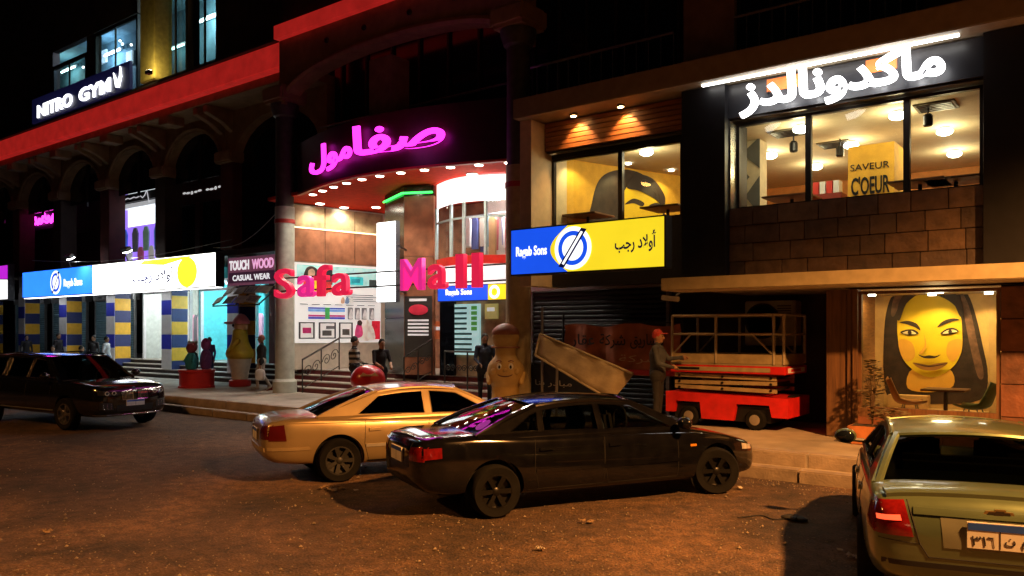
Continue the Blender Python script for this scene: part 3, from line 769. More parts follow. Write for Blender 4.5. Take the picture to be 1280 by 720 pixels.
face('yellow_field', MAT['sign_yellow_long'], t, [(fx(175, y), z1 - .2), (fx(205, y), z1 - .32), (fx(245, y), z1 - .06), (fx(180, y), z1 - .06)], y - .009)
logo(t, fx(70, y), (z0 + z1) / 2, .55, y - .006, SBLUE)
text('lettering', 'Ragab Sons', (fx(80, y), y - .008, z0 + .32), fx(103, y) - fx(80, y), .45, SWHITE, t, .01, bold=.02)
text('lettering', AR_RAGAB, (fx(166, y), y - .016, z0 + .28), fx(219, y) - fx(166, y), .62, SNAVY, t, .01, bold=.025)
for px in (86, 157):                                          # floodlights on arms over the long sign
    lp = thing('sign_floodlight', 'bright floodlight on an arm over the %s of the long shop sign' % ('blue end' if px == 86 else 'white part'), 'lamp', (fx(px, y), y, z1), group='floodlights over the long sign')
    xx = fx(px, y - .7)
    MB().tube([(fx(px, y), y + .1, z1 + .01), (fx(px, y), y - .1, z1 + .5), (xx, y - .6, z1 + .45)], .025, 6).build('arm', GREYMETAL, lp)
    MB().obox((xx, y - .68, z1 + .35), (.5, .22, .16), Matrix.Rotation(.6, 3, 'X')).build('housing', GREYMETAL, lp, bevel=.02)
    MB().obox((xx, y - .62, z1 + .26), (.46, .18, .02), Matrix.Rotation(.6, 3, 'X')).build('lens', M('flood_white', (1, 1, 1), em=25), lp)
    lamp('flood_beam', 'SPOT', (xx, y - .6, z1 + .2), 90, (1, .98, .95), .1, (xx, y, z0 + .3), 120, lp)

y = 15.75
x0, x1 = fx(547, y), fx(636, y)
z0, z1 = 3.0, 3.42
t = thing('shop_sign', 'small blue and yellow shop sign with white ring under the red letters', 'sign', ((x0 + x1) / 2, y, z0), group='lit box signs of one shop')
MB().box(x0, x1, y, y + .15, z0, z1).build('housing', HOUS, t)
xm = x0 + (x1 - x0) * .72
face('blue_field', SBLUE, t, [(x0 + .02, z0 + .02), (xm, z0 + .02), (xm, z1 - .02), (x0 + .02, z1 - .02)], y - .001)
face('yellow_field', SYEL, t, [(xm + .01, z0 + .02), (x1 - .02, z0 + .02), (x1 - .02, z1 - .02), (xm + .01, z1 - .02)], y - .001)
annulus('logo_ring', SWHITE, t, xm + .22, (z0 + z1) / 2, .1, .17, y - .01)
text('lettering', 'Ragab Sons', (x0 + .3, y - .008, z0 + .12), .9, .2, SWHITE, t, .006, bold=.02)

# ---- small sign of the clothes shop, with hanging boards under it
y = 16.3
x0, x1 = fx(285, y), fx(345, y)
t = thing('clothes_shop_sign', 'mauve sign reading TOUCH WOOD between the long sign and the pale column', 'sign', ((x0 + x1) / 2, y, 3.9))
MB().box(x0, x1, y, y + .1, 3.82, 4.78).build('panel', M('mauve_panel', (.30, .10, .17), .5, em=.35), t, bevel=.01)
face('dark_band', M('plum_print', (.12, .04, .09), .5, em=.2), t, [(x0 + .06, 3.9), (x1 - .06, 3.9), (x1 - .06, 4.26), (x0 + .06, 4.26)], y - .001)
text('lettering', 'TOUCH', (x0 + .1, y - .008, 4.34), 1.15, .34, M('white_print', (1, .95, 1), em=.9), t, .01, bold=.03)
text('lettering', 'WOOD', (x0 + 1.42, y - .008, 4.34), 1.2, .34, M('pink_print', (1, .45, .75), em=.9), t, .01, bold=.03)
text('lettering', 'CASUAL WEAR', (x0 + .3, y - .012, 3.97), x1 - x0 - .6, .2, MAT['white_print'], t, .008, bold=.02)
BRD = M('pale_board', (.55, .52, .42), .6, var=.25)
PAT = M('patterned_board', (.25, .22, .2), .6, var=.6, vs=14)
k = 0
for r in range(2):
    for c in range(4):
        q = thing('hanging_board', ('%s tilted board in the %s row under the mauve sign, %s from the left' % (('dark', 'pale')[(r + c) % 2], ('upper', 'lower')[r], ('first', 'second', 'third', 'fourth')[c])), 'board', (x0 + .1 + c * .62, 16.0, 3.5 - r * .4), group='boards hanging under the mauve sign')
        R = Matrix.Rotation(-.75, 3, 'X') @ Matrix.Rotation(.12 * (c - 1.5), 3, 'Z')
        MB().obox((x0 + .3 + c * .66 - r * .25, 16.15 - r * .25, 3.62 - r * .32), (.56, .03, .34), R).build('frame', BRD, q, bevel=.006)
        MB().obox(Vector((x0 + .3 + c * .66 - r * .25, 16.15 - r * .25, 3.62 - r * .32)) + R @ Vector((0, -.018, 0)), (.44, .008, .24), R).build('panel', (PAT, BRD)[(r + c) % 2], q)
AWB = M('awning_frame', (.05, .05, .05), .5)
t = thing('board_rack', 'dark steel rack carrying tilted boards under the mauve sign', 'rack', ((x0 + x1) / 2, 16.5, 3.2))
for xx in (x0 + .05, (x0 + x1) / 2, x1 - .05):
    MB().tube([(xx, 16.55, 3.78), (xx - .25, 15.85, 3.12)], .025, 6).build('bar', AWB, t)
MB().tube([(x0 - .25, 15.87, 3.1), (x1 - .3, 15.87, 3.1)], .025, 6).build('bar', AWB, t)
MB().tube([(x0, 16.55, 3.78), (x1, 16.55, 3.78)], .025, 6).build('bar', AWB, t)
for xx in (x0 + .1, x1 - .1):
    MB().tube([(xx, 16.55, 3.78), (xx, 18.74, 3.9)], .03, 6).build('bracket', AWB, t)

# ---- white blade sign in front of the mall pillar
y = 15.0
x0, x1 = fx(471, y), fx(495, y)
t = thing('blade_sign', 'blank white vertical light box hanging before the mall pillar', 'sign', ((x0 + x1) / 2, y, 3.0))
MB().box(x0, x1, y, y + .14, fz(483, 378, y), fz(483, 277, y)).build('housing', HOUS, t)
MB().box(x0 + .015, x1 - .015, y - .012, y - .001, fz(483, 378, y) + .015, fz(483, 277, y) - .015).build('face', lit('blade_white', (1, 1, 1), 3.0), t)
for z in (3.3, 4.5):
    MB().tube([(x1, y + .07, z), (pc.x, pc.y + .1, z)], .03, 6).build('bracket', BLACKMETAL, t)

# ---- restaurant sign
y = 14.05
t = thing('restaurant_sign', 'white glowing Arabic letters of the restaurant name under the cornice', 'sign', (fx(1055, y), y, 6.2))
RL = M('white_glow_letters', (1, 1, 1), em=5, emcol=(1, 1, 1))
text('lettering', AR_REST, (fx(926, y), y, 6.06), fx(1182, y) - fx(926, y), .70, RL, t, .09, bold=.03, res=4)
for px in (960, 1110): MB().tube([(fx(px, y), y + .02, 6.45), (fx(px, y), y + .2, 6.45)], .03, 6).build('mount', BLACKMETAL, t)
for px, w in ((975, 1.0), (1098, .8)):
    x = fx(px, y)
    MB().box(x - w * .3, x + w * .3, 14.235, 14.249, 6.52, 6.62 + .12).build('orange_panel', M('orange_panel', (.7, .16, .03), .5, em=.35), t)

# ---- first floor shops on the left
SY = 18.9
t = thing('pink_neon_sign', 'pink neon script sign high on the far left shop', 'sign', (fx(58, 18.6), 18.6, 7.6))
xa_, xb_ = fx(38, 18.6), fx(80, 18.6)
MB().box(xa_ - .1, xb_ + .1, 18.62, 18.7, fz(58, 286, 18.6), fz(58, 262, 18.6)).build('backing', BLKP, t)
zc_ = fz(58, 273, 18.6)
PNK = M('pink_neon', (1, .03, .6), em=4.0, emcol=(1, .04, .75))
MB().tube([(xa_ + (xb_ - xa_) * i / 40, 18.56, zc_ + .15 * math.sin(i * 1.15) + .12 * math.sin(i * .43)) for i in range(41)], .06, 6).build('neon_tube', PNK, t, smooth=True)
MB().tube([(xa_ + (xb_ - xa_) * i / 40, 18.54, zc_ - .18 + .06 * math.sin(i * .8)) for i in range(3, 38)], .05, 6).build('neon_tube', PNK, t, smooth=True)
t = thing('dark_shop_board', 'unlit dark sign board beside the pink neon script', 'sign', (fx(105, 18.6), 18.6, 7))
MB().box(fx(82, 18.6), fx(130, 18.6), 18.55, 18.65, fz(105, 290, 18.6), fz(105, 250, 18.6)).build('panel', M('dark_board', (.05, .035, .03), .5, var=.3), t)
text('lettering', 'III', (fx(98, 18.6), 18.545, fz(105, 275, 18.6)), .9, .8, M('dim_print', (.09, .06, .045), .6), t, .01)
# purple lit display window
t = thing('purple_display_window', 'purple lit shop display window with garments above the long sign', 'shop window', (fx(178, SY), SY, 5.3))
xa_, xb_ = fx(149, SY), fx(205, SY); za_, zb_ = 5.3, fz(190, 252, SY)
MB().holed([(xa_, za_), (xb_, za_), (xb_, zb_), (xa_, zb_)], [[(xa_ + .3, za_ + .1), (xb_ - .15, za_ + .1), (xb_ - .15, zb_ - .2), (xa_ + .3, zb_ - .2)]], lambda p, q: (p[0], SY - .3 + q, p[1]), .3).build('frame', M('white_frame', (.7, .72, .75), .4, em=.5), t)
MB().box(xa_ + .3, xb_ - .15, SY - .02, SY + .03, za_ + .1, zb_ - .2).build('back_panel', lit('purple_panel', (.30, .16, .85), 1.1), t)
MB().box(xa_ + .9, xb_ - .15, SY - .035, SY - .022, zb_ - 1.0, zb_ - .2).build('lit_header', lit('cool_white', (.85, .95, 1), 2.0), t)
for i, c in enumerate(((.1, .2, .7), (.75, .75, .8), (.1, .1, .12), (.5, .12, .2), (.2, .35, .25), (.85, .8, .75), (.1, .25, .6))):
    x = xa_ + .7 + (xb_ - xa_ - 1.1) * i / 6; zt_ = zb_ - 1.1 + (.3 if i % 2 else 0) - (1.2 if i in (1, 3, 5) else 0)
    MB().prism([(x - .1, zt_), (x + .1, zt_), (x + .24, zt_ - .25), (x + .2, zt_ - 1.1), (x - .2, zt_ - 1.1), (x - .24, zt_ - .25)], SY - .12, SY - .05).build('garment', M('display_cloth_%d' % i, c, .8, em=.25), t)
t = thing('black_shop_board', 'black sign board with thin white scrawl over the purple window', 'sign', (fx(178, SY), SY, zb_))
MB().box(xa_ + .3, xb_ + .2, SY - .35, SY - .25, zb_ + .05, zb_ + .95).build('panel', M('black_board', (.015, .015, .017), .4), t)
MB().tube([(xa_ + .8 + i * (xb_ - xa_ - 1.4) / 14, SY - .37, zb_ + .22 + (.03 if i < 11 else .09 * (i - 10)) * math.sin(i * 2.1)) for i in range(15)], .022, 5).build('scrawl', M('scrawl_white', (.8, .8, .85), em=.6), t)
t = thing('maroon_shopfront', 'unlit maroon shopfront with a dotted row of white letters', 'shopfront', (fx(248, 18.5), 18.5, 5.3))
xa_, xb_ = fx(207, 18.5), fx(290, 18.5); zb_ = fz(250, 215, 18.5)
MB().box(xa_, xb_, 18.5, 18.62, zb_ - 1.25, zb_).build('fascia', M('maroon_board', (.09, .012, .012), .5, var=.2), t)
MB().box(xa_, xb_, 18.3, 18.7, zb_ + .002, zb_ + .15).build('cap', WALLD, t)
for i in range(3):
    x = xa_ + (xb_ - xa_) * i / 2
    MB().box(max(xa_, x - .18), min(xb_, x + .18), 18.5, 18.65, 5.3, zb_ - 1.26).build('post', MAT['maroon_board'], t)
MB().box(xa_, xb_, 18.7, 18.75, 5.3, zb_ - 1.25).build('dark_pane', DARKGLASS, t)
for i in range(15):
    if i == 9: continue
    x = xa_ + .35 + (xb_ - xa_ - .9) * i / 14
    MB().ball((x, 18.49, zb_ - .78 + .02 * math.sin(i * 5)), (.10 + .03 * (i % 3), .02, .045 + .03 * ((i * 7) % 3 == 0)), 8, 6).build('letter', M('dim_white', (.9, .9, .9), em=.55), t)
# far left lit sign at the frame edge
y = 16.6
t = thing('far_left_sign', 'white and magenta lit sign box at the left edge', 'sign', (fx(0, y), y, 4))
MB().box(fx(-40, y), fx(10, y), y, y + .3, fz(5, 376, y), fz(5, 330, y)).build('housing', HOUS, t)
face('white_field', SWHITE, t, [(fx(-40, y) + .1, fz(5, 374, y)), (fx(10, y) - .05, fz(5, 374, y)), (fx(10, y) - .05, fz(5, 350, y)), (fx(-40, y) + .1, fz(5, 345, y))], y - .001)
face('magenta_field', lit('sign_magenta', (.55, .02, .7), 1.0), t, [(fx(-40, y) + .1, fz(5, 344, y)), (fx(10, y) - .05, fz(5, 349, y)), (fx(10, y) - .05, fz(5, 332, y)), (fx(-40, y) + .1, fz(5, 332, y))], y - .001)

# ================================================================== GROUND FLOOR SHOPS ON THE LEFT
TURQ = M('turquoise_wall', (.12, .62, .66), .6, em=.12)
SHELF = M('shelf_white', (.7, .75, .75), .5)
def shop(name, label, i, wallm, lampcol, seed):
    random.seed(seed)
    xr, xl = PX[i] - .4, PX[i + 1] + .4
    t = thing(name, label, 'shop', ((xl + xr) / 2, 18.8, 1.0), group='lit shops behind the striped piers')
    yb = 21.4
    MB().box(xl - .4, xr + .4, yb, yb + .1, 1.0, 5.03).build('back_wall', wallm, t)
    for x in (xl - .38, xr + .3): MB().box(x, x + .08, 18.9, yb, 1.0, 5.03).build('side_wall', wallm, t)
    MB().box(xl - .3, xr + .3, 18.9, yb, 4.3, 4.4).build('ceiling', WHT, t)
    MB().box(xl + .5, xr - .5, 19.6, 19.9, 4.22, 4.29).build('ceiling_light', M('shop_light_%d' % seed, (1, 1, 1), em=9, emcol=lampcol), t)
    lamp('ceiling_lamp', 'POINT', ((xl + xr) / 2, 19.6, 3.9), 190, lampcol, .4, parent=t)
    MB().box(xl - .02, xl + .06, 18.72, 18.84, 1.0, 4.0).build('door_post', WHT, t)
    MB().box(xr - .06, xr + .02, 18.72, 18.84, 1.0, 4.0).build('door_post', WHT, t)
    MB().box(xl + .07, xr - .07, 18.72, 18.84, 3.9, 4.0).build('door_head', WHT, t)
    sx_ = xl + (xr - xl) * .45
    for z in (1.4, 1.85, 2.3, 2.75, 3.2):
        MB().box(sx_, xr - .1, yb - .55, yb - .02, z, z + .04).build('shelf', SHELF, t)
        x = sx_ + .05
        while x < xr - .4:
            w = random.uniform(.16, .4); c = random.choice(((.05, .6, .65), (.1, .3, .7), (.8, .8, .8), (.05, .45, .5), (.6, .65, .1)))
            MB().box(x, x + w - .03, yb - .5, yb - .12, z + .042, z + random.uniform(.2, .36)).build('stock_box', M('stock_%d%d' % (c[0] * 100, c[2] * 100), c, .6), t)
            x += w
    for k in range(5):
        x = xl + .25 + k * .3; c = random.choice(((.55, .08, .1), (.1, .1, .12), (.65, .3, .4), (.2, .3, .6), (.7, .7, .72)))
        MB().prism([(x - .06, 3.0), (x + .06, 3.0), (x + .15, 2.85), (x + .14, 1.5), (x - .14, 1.5), (x - .15, 2.85)], yb - .8, yb - .7).build('garment', M('gar_%d%d' % (c[0] * 100, c[2] * 100), c, .8), t)
    return t
shop('turquoise_shop', 'turquoise lit shop behind the red pedestal figures', 0, TURQ, (.75, .95, 1), 3)
shop('clothes_shop', 'white lit shop with red and turquoise stock, left of the nearest striped pier', 1, M('pale_wall', (.6, .65, .62), .6), (.95, 1, .95), 5)
SHUT = M('blue_shutter_metal', (.16, .30, .38), .45, .4, var=.12)
def shutter(label, x0, x1, y, z0, z1, mat, parent=None, name='roller_shutter'):
    t = thing(name, label, 'shutter', ((x0 + x1) / 2, y, z0))
    n = int((z1 - z0) / .11); P = []
    for i in range(n):
        z = z0 + .02 + (z1 - z0 - .04) * i / n; h = (z1 - z0 - .04) / n
        P += [(y, z), (y - .03, z + h * .3), (y - .03, z + h * .7)]
    P.append((y, z1 - .02))
    MB().grid([[(x0 + .05, p[0], p[1]) for p in P], [(x1 - .05, p[0], p[1]) for p in P]]).build('curtain', mat, t)
    for x in (x0, x1 - .08): MB().box(x, x + .08, y - .06, y + .06, z0, z1).build('guide', GREYMETAL, t)
    MB().box(x0, x1, y - .12, y + .2, z1 + .003, z1 + .3).build('shutter_box', GREYMETAL, t)
for i in (2, 3, 4):
    shutter(('closed blue roller shutter left of the clothes shop', 'closed blue roller shutter second left of the clothes shop', 'closed blue roller shutter at the far left')[i - 2], PX[i + 1] + .42, PX[i] - .42, 18.8, 1.0, 3.7, SHUT)
TUBE = M('arcade_tube', (.9, .97, 1), em=22, emcol=(.9, .96, 1))
for i in (0, 1, 2, 3, 4):
    xm = (PX[i] + PX[i + 1]) / 2
    t = thing('arcade_tube_lamp', ('tube lamp behind the long sign before the turquoise shop', 'tube lamp behind the long sign before the clothes shop', 'tube lamp before the first blue shutter', 'tube lamp before the second blue shutter', 'tube lamp before the far left shutter')[i], 'lamp', (xm, 17.25, 4.35), group='tube lamps under the arcade slab')
    MB().box(xm - .8, xm + .8, 17.21, 17.29, 4.38, 4.44).build('batten', WHT, t)
    MB().tube([(xm - .75, 17.25, 4.35), (xm + .75, 17.25, 4.35)], .03, 8).build('tube', TUBE, t)

# ================================================================== MALL POSTERS, BOARDS, RAILINGS
def wall_pt(s, off): p = A + wd * s * WL + wn * off; return p
t = thing('poster_wall', 'white wall of lit fashion posters left of the mall entrance', 'billboard', (*A, 1.9))
PW = lit('poster_white', (.85, .88, .88), .45)
wall_panel('poster_backing', PW, .01, .97, 1.85, 4.42, .005, .05, t)
def blk(c, s0, s1, z0, z1, k=0, e=.3):
    nm = 'poster_ink_%02d%02d%02d' % tuple(int(v * 99) for v in c)
    wall_panel('printed_block', M(nm, c, .6, em=e, var=.25, vs=5), s0, s1, z0, z1, .058 + .004 * k, .004, t)
blk((.45, .85, .88), .03, .96, 3.7, 4.36)
for s0, s1, z0, z1, c in ((.12, .22, 3.95, 4.2, (.12, .05, .05)), (.33, .41, 3.75, 4.3, (.03, .03, .04)), (.55, .76, 3.78, 4.05, (.05, .6, .68)), (.62, .72, 3.85, 3.98, (.03, .2, .3)), (.83, .94, 3.72, 3.98, (.04, .06, .06)),
                          (.10, .40, 3.5, 3.85, (.75, .05, .05)), (.22, .32, 3.55, 3.88, (.9, .65, .02)), (.04, .14, 3.35, 3.6, (.5, .05, .1))):
    blk(c, s0, s1, z0, z1, 1)
for k, (z0, z1, c) in enumerate(((2.95, 3.0, (.06, .1, .5)), (2.86, 2.94, (.2, .4, .8)), (2.7, 2.76, (.5, .05, .2)), (2.62, 2.69, (.06, .08, .5)))): blk(c, .15, .55, z0, z1, 1)
blk((.05, .4, .1), .33, .38, 2.62, 3.0, 2)
for s0 in (.58, .66, .74, .83): blk((.2, .2, .22), s0, s0 + .06, 2.62, 3.02, 1, .3)
for s0, s1 in ((.05, .22), (.26, .45), (.48, .64)):
    blk((.07, .07, .08), s0, s1, 1.98, 2.52, 1, .1); blk((.85, .87, .88), s0 + .02, s1 - .02, 2.02, 2.48, 2)
blk((.4, .02, .12), .09, .18, 2.16, 2.34, 3); blk((.1, .1, .1), .30, .40, 2.08, 2.25, 3, .1); blk((.15, .15, .17), .34, .43, 2.3, 2.4, 3, .1); blk((.1, .1, .1), .52, .6, 2.1, 2.3, 3, .1)
blk((.75, .02, .05), .78, .96, 1.95, 2.58, 1); blk((.92, .85, .83), .70, .86, 1.9, 2.62, 2); blk((.6, .06, .2), .68, .74, 2.1, 2.45, 3)

def wall_shape(nm, c, pts_, k, e=.2):
    """printed outline on the poster wall: pts in (share of wall length, height)"""
    loop = [Vector((p[0] * WL, p[1])) for p in pts_]; out = []; n_ = len(loop)
    for i in range(n_):
        p0, p1, p2, p3 = (loop[(i + j - 1) % n_] for j in range(4))
        for q in (0, .25, .5, .75): out.append(.5 * ((2 * p1) + (p2 - p0) * q + (2 * p0 - 5 * p1 + 4 * p2 - p3) * q * q + (3 * p1 - p0 - 3 * p2 + p3) * q ** 3))
    m = MB().prism([(p.x, p.y) for p in out], 0, .004)
    m.v = [(*(A + wd * v[0] + wn * (.060 + .004 * k + v[1])), v[2]) for v in m.v]
    return m.build(nm, M('poster_ink_%02d%02d%02d' % tuple(int(v * 99) for v in c), c, .6, em=e, var=.25, vs=5), t)
SKN, DRK = (.62, .40, .28), (.05, .03, .03)
wall_shape('printed_figure', DRK, [(.10, 3.98), (.13, 4.25), (.19, 4.32), (.25, 4.2), (.27, 3.92), (.22, 3.98), (.15, 4.0)], 3, .1)
wall_shape('printed_figure', SKN, [(.15, 4.0), (.15, 4.17), (.19, 4.24), (.22, 4.15), (.21, 3.98), (.18, 3.9)], 4)
wall_shape('printed_figure', (.75, .05, .05), [(.06, 3.45), (.10, 3.75), (.16, 3.9), (.22, 3.9), (.30, 3.78), (.36, 3.48), (.22, 3.42)], 5)
wall_shape('printed_figure', (.9, .65, .02), [(.20, 3.46), (.21, 3.85), (.26, 3.86), (.30, 3.6), (.28, 3.46)], 6)
wall_shape('printed_figure', (.85, .76, .7), [(.74, 1.92), (.73, 2.3), (.77, 2.5), (.80, 2.62), (.84, 2.5), (.88, 2.3), (.90, 2.0), (.86, 1.92)], 4)
wall_shape('printed_figure', (.6, .06, .2), [(.66, 2.05), (.67, 2.35), (.70, 2.5), (.74, 2.38), (.75, 2.1), (.70, 2.0)], 5)
wall_shape('printed_figure', DRK, [(.69, 2.45), (.69, 2.56), (.72, 2.6), (.745, 2.52), (.73, 2.42)], 6, .1)
for s0 in (.59, .67, .75, .84):
    wall_shape('printed_figure', (.7, .7, .72), [(s0, 2.68), (s0 + .015, 2.9), (s0 + .03, 2.97), (s0 + .045, 2.86), (s0 + .05, 2.68), (s0 + .025, 2.64)], 4)
for i, c in enumerate((SKN, (.2, .3, .5), (.7, .72, .7))):
    wall_shape('printed_figure', c, [(.50 + .05 * i, 3.16), (.51 + .05 * i, 3.32), (.53 + .05 * i, 3.36), (.545 + .05 * i, 3.28), (.54 + .05 * i, 3.15)], 3)
for i in range(7): blk((.25, .25, .28), .06 + i * .125, .15 + i * .125, 3.08, 3.11, 1, .1)
for i in range(4): blk((.15, .15, .18), .56, .94 - .06 * (i % 2), 3.22 + i * .07, 3.245 + i * .07, 1, .1)

y = 16.0
t = thing('spa_poster', 'tall dark poster with red oval and white figure at the foot of the pillar', 'poster', (fx(522, 15.9), 15.9, 1.4))
d = (eR - pc).normalized(); ang = math.atan2(d.y, d.x); nrm = Vector((d.y, -d.x))
def onp(name, mat, s0, s1, z0, z1, k):
    p, q = pc + d * s0 + nrm * (.01 + k * .006), pc + d * s1 + nrm * (.01 + k * .006)
    return MB().prism([(v.x, v.y) for v in (p, q, q + nrm * .005, p + nrm * .005)], z0, z1, 'z').build(name, mat, t)
PL = (eR - pc).length
onp('sheet', M('poster_dark', (.05, .05, .045), .5), .02, PL - .04, 1.5, 3.2, 0)
RO = M('poster_red', (.6, .03, .06), .5, em=.3); PWH = M('poster_print_white', (.9, .9, .88), .5, em=.4)
c = pc + d * (PL / 2) + nrm * .025
MB().ball((c.x, c.y, 2.82), (.34, .012, .19), 20, 8, Matrix.Rotation(ang, 3, 'Z')).build('white_oval', PWH, t)
MB().ball((c.x + nrm.x * .01, c.y + nrm.y * .01, 2.82), (.29, .012, .15), 20, 8, Matrix.Rotation(ang, 3, 'Z')).build('red_oval', RO, t)
for k in range(5): onp('text_line', PWH, .12, PL - .14, 2.5 - k * .1, 2.55 - k * .1, 1)
onp('title_line', PWH, .16, PL - .2, 3.06, 3.13, 1)
f = [(.15, 1.55), (.7, 1.55), (.72, 1.66), (.5, 1.72), (.42, 1.95), (.3, 2.02), (.22, 1.85), (.14, 1.7)]
MB().prism([(p, z) for p, z in f], -.006, 0).build('white_figure', PWH, t)
o = list(t.children)[-1]
for v in o.data.vertices:
    w = v.co + BASE[t.name]; q = pc + d * w.x + nrm * (.02 - w.y); v.co = Vector((q.x, q.y, w.z)) - BASE[t.name]
t = thing('price_board', 'pale turquoise list board on the wall right of the mall pillar', 'board', (fx(582, 16.5), 16.5, 1.7))
yb = 16.55; xa_, xb_ = fx(563, yb), fx(600, yb)
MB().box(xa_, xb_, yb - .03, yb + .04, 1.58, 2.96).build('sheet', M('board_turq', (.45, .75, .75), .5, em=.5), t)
for k in range(9):
    z = 2.82 - k * .14
    MB().box(xa_ + .08, xa_ + (.62 if k < 5 else .8), yb - .038, yb - .031, z, z + .06).build('text_line', M('board_ink', (.03, .12, .13), .6), t)
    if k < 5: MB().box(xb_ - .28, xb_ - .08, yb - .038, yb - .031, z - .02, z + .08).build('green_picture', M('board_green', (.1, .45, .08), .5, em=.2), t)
for px, z0, z1, c, lab in ((550, 2.0, 2.5, (.6, .15, .05), 'small orange notice'), (614, 2.55, 2.95, (.7, .6, .2), 'small yellow notice')):
    q = thing('wall_notice', lab + ' on the wall beside the turquoise list board', 'notice', (fx(px, yb), yb, z0))
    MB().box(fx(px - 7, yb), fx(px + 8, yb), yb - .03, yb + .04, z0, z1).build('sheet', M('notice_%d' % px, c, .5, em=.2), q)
    MB().box(fx(px - 4, yb), fx(px + 5, yb), yb - .037, yb - .031, (z0 + z1) / 2, (z0 + z1) / 2 + .1).build('print', PWH, q)
IRON = M('wrought_iron', (.05, .045, .04), .45, .6)
def railing(label, p, q, scrolls):
    """flat wrought iron railing from p to q with spiral scrolls"""
    t = thing('iron_railing', label, 'railing', p, group='wrought iron railings on the mall steps')
    p, q = Vector(p), Vector(q); L = (q - p)
    up_ = Vector((0, 0, 1))
    for s in (0, .5, 1):
        b_ = p + L * s; MB().tube([b_, b_ + up_ * 1.0], .022, 6).build('post', IRON, t)
    MB().tube([p + up_ * 1.0, q + up_ * 1.0], .03, 6).build('handrail', IRON, t)
    MB().tube([p + up_ * .12, q + up_ * .12], .016, 6).build('bottom_rail', IRON, t)
    ln = L.length; du = L / ln
    for k in range(scrolls):
        c = p + L * ((k + .5) / scrolls) + up_ * .56; r0 = min(.4, ln / scrolls * .46)
        for sg in (1, -1):
            pts_ = [c + du * (sg * r0 * .45) + (du * math.cos(a_) * sg + up_ * math.sin(a_)) * (r0 * .5 * (1 - i_ / 26)) for i_, a_ in ((i, i * .42) for i in range(24))]
            MB().tube(pts_, .014, 5).build('scroll', IRON, t)
railing('wrought iron railing with scrolls in front of the poster wall', (fx(352, 15.9), 15.9, .38), (fx(392, 17.1), 17.1, 1.0), 3)
railing('wrought iron stair railing left of the striped shirt man', (fx(378, 15.45), 15.45, .36), (fx(424, 16.95), 16.95, 1.0), 2)
railing('wrought iron railing with scrolls below the turquoise list board', (fx(556, 16.0), 16.0, .68), (fx(614, 16.0), 16.0, .68), 4)
railing('wrought iron stair railing at the foot of the dark poster', (fx(505, 15.6), 15.6, .52), (fx(540, 16.2), 16.2, 1.0), 2)
# ================================================================== RESTAURANT INTERIORS
GLOBE = M('glowing_globe', (1, .95, .85), em=14, emcol=(1, .9, .72))
CEZ = 6.18
def at_ceiling(px, py, z=6.1):
    D_ = (z - EYE) / (HY - py) * FOC; u = (px - CX) / FOC
    return D_ * (-SA + CA * u), D_ * (CA + SA * u)
def ceil_lamp(px, py, lab, e=40):
    x, Y = at_ceiling(px, py)
    t = thing('globe_lamp', lab, 'lamp', (x, Y, CEZ), group='globe lamps in the upstairs dining room')
    MB().lathe([(.09, 0), (.09, -.03), (.05, -.035)], (x, Y, CEZ - .001), 14).build('ceiling_rose', GREYMETAL, t)
    MB().ball((x, Y, CEZ - .09), (.15, .15, .075), 16, 8).build('globe', GLOBE, t, smooth=True)
    lamp('globe_light', 'POINT', (x, Y, CEZ - .3), e, (1, .78, .42), .15, parent=t)
for px, py, lab in ((963, 194, 'glowing globe lamp nearest the pattern pillar, first upstairs pane'), (1001, 161, 'glowing globe lamp at the right edge of the first upstairs pane'), (1064, 181, 'glowing globe lamp in the middle of the centre upstairs pane'),
                       (1020, 208, 'glowing globe lamp deep inside left of the yellow column'), (1122, 144, 'glowing globe lamp at the right edge of the centre upstairs pane'), (1181, 164, 'glowing globe lamp in the right upstairs pane'),
                       (1193, 192, 'glowing globe lamp deep inside the right upstairs pane'), (808, 190, 'glowing globe lamp in the left window beside the mural')):
    ceil_lamp(px, py, lab)
VENT = M('vent_grey', (.12, .10, .07), .6)
for px, Y, lab in ((1170, 15.7, 'dark square ceiling vent in the right upstairs pane'), (985, 16.0, 'dark square ceiling vent in the first upstairs pane'), (1045, 17.6, 'dark square ceiling vent in the centre upstairs pane')):
    t = thing('ceiling_vent', lab, 'vent', (fx(px, Y), Y, CEZ), group='ceiling vents upstairs')
    x = fx(px, Y); MB().box(x - .32, x + .32, Y - .3, Y + .3, CEZ - .03, CEZ - .002).build('frame', VENT, t)
    for k in range(5): MB().box(x - .27, x + .27, Y - .25 + k * .11, Y - .2 + k * .11, CEZ - .045, CEZ - .031).build('slat', BLACKMETAL, t)
for px, Y, lab in ((1160, 15.6, 'black ceiling speaker beside the right pane vent'), (992, 16.2, 'black ceiling speaker in the first upstairs pane'), (1050, 17.2, 'black ceiling speaker beside the yellow column')):
    t = thing('ceiling_speaker', lab, 'speaker', (fx(px, Y), Y, CEZ), group='black speakers hanging upstairs'); x = fx(px, Y)
    MB().tube([(x, Y, CEZ), (x, Y, CEZ - .15)], .015, 6).build('stem', BLACKMETAL, t)
    MB().lathe([(.05, 0), (.08, -.04), (.08, -.2), (.06, -.22)], (x, Y, CEZ - .15), 14).build('can', BLACKMETAL, t, smooth=True)
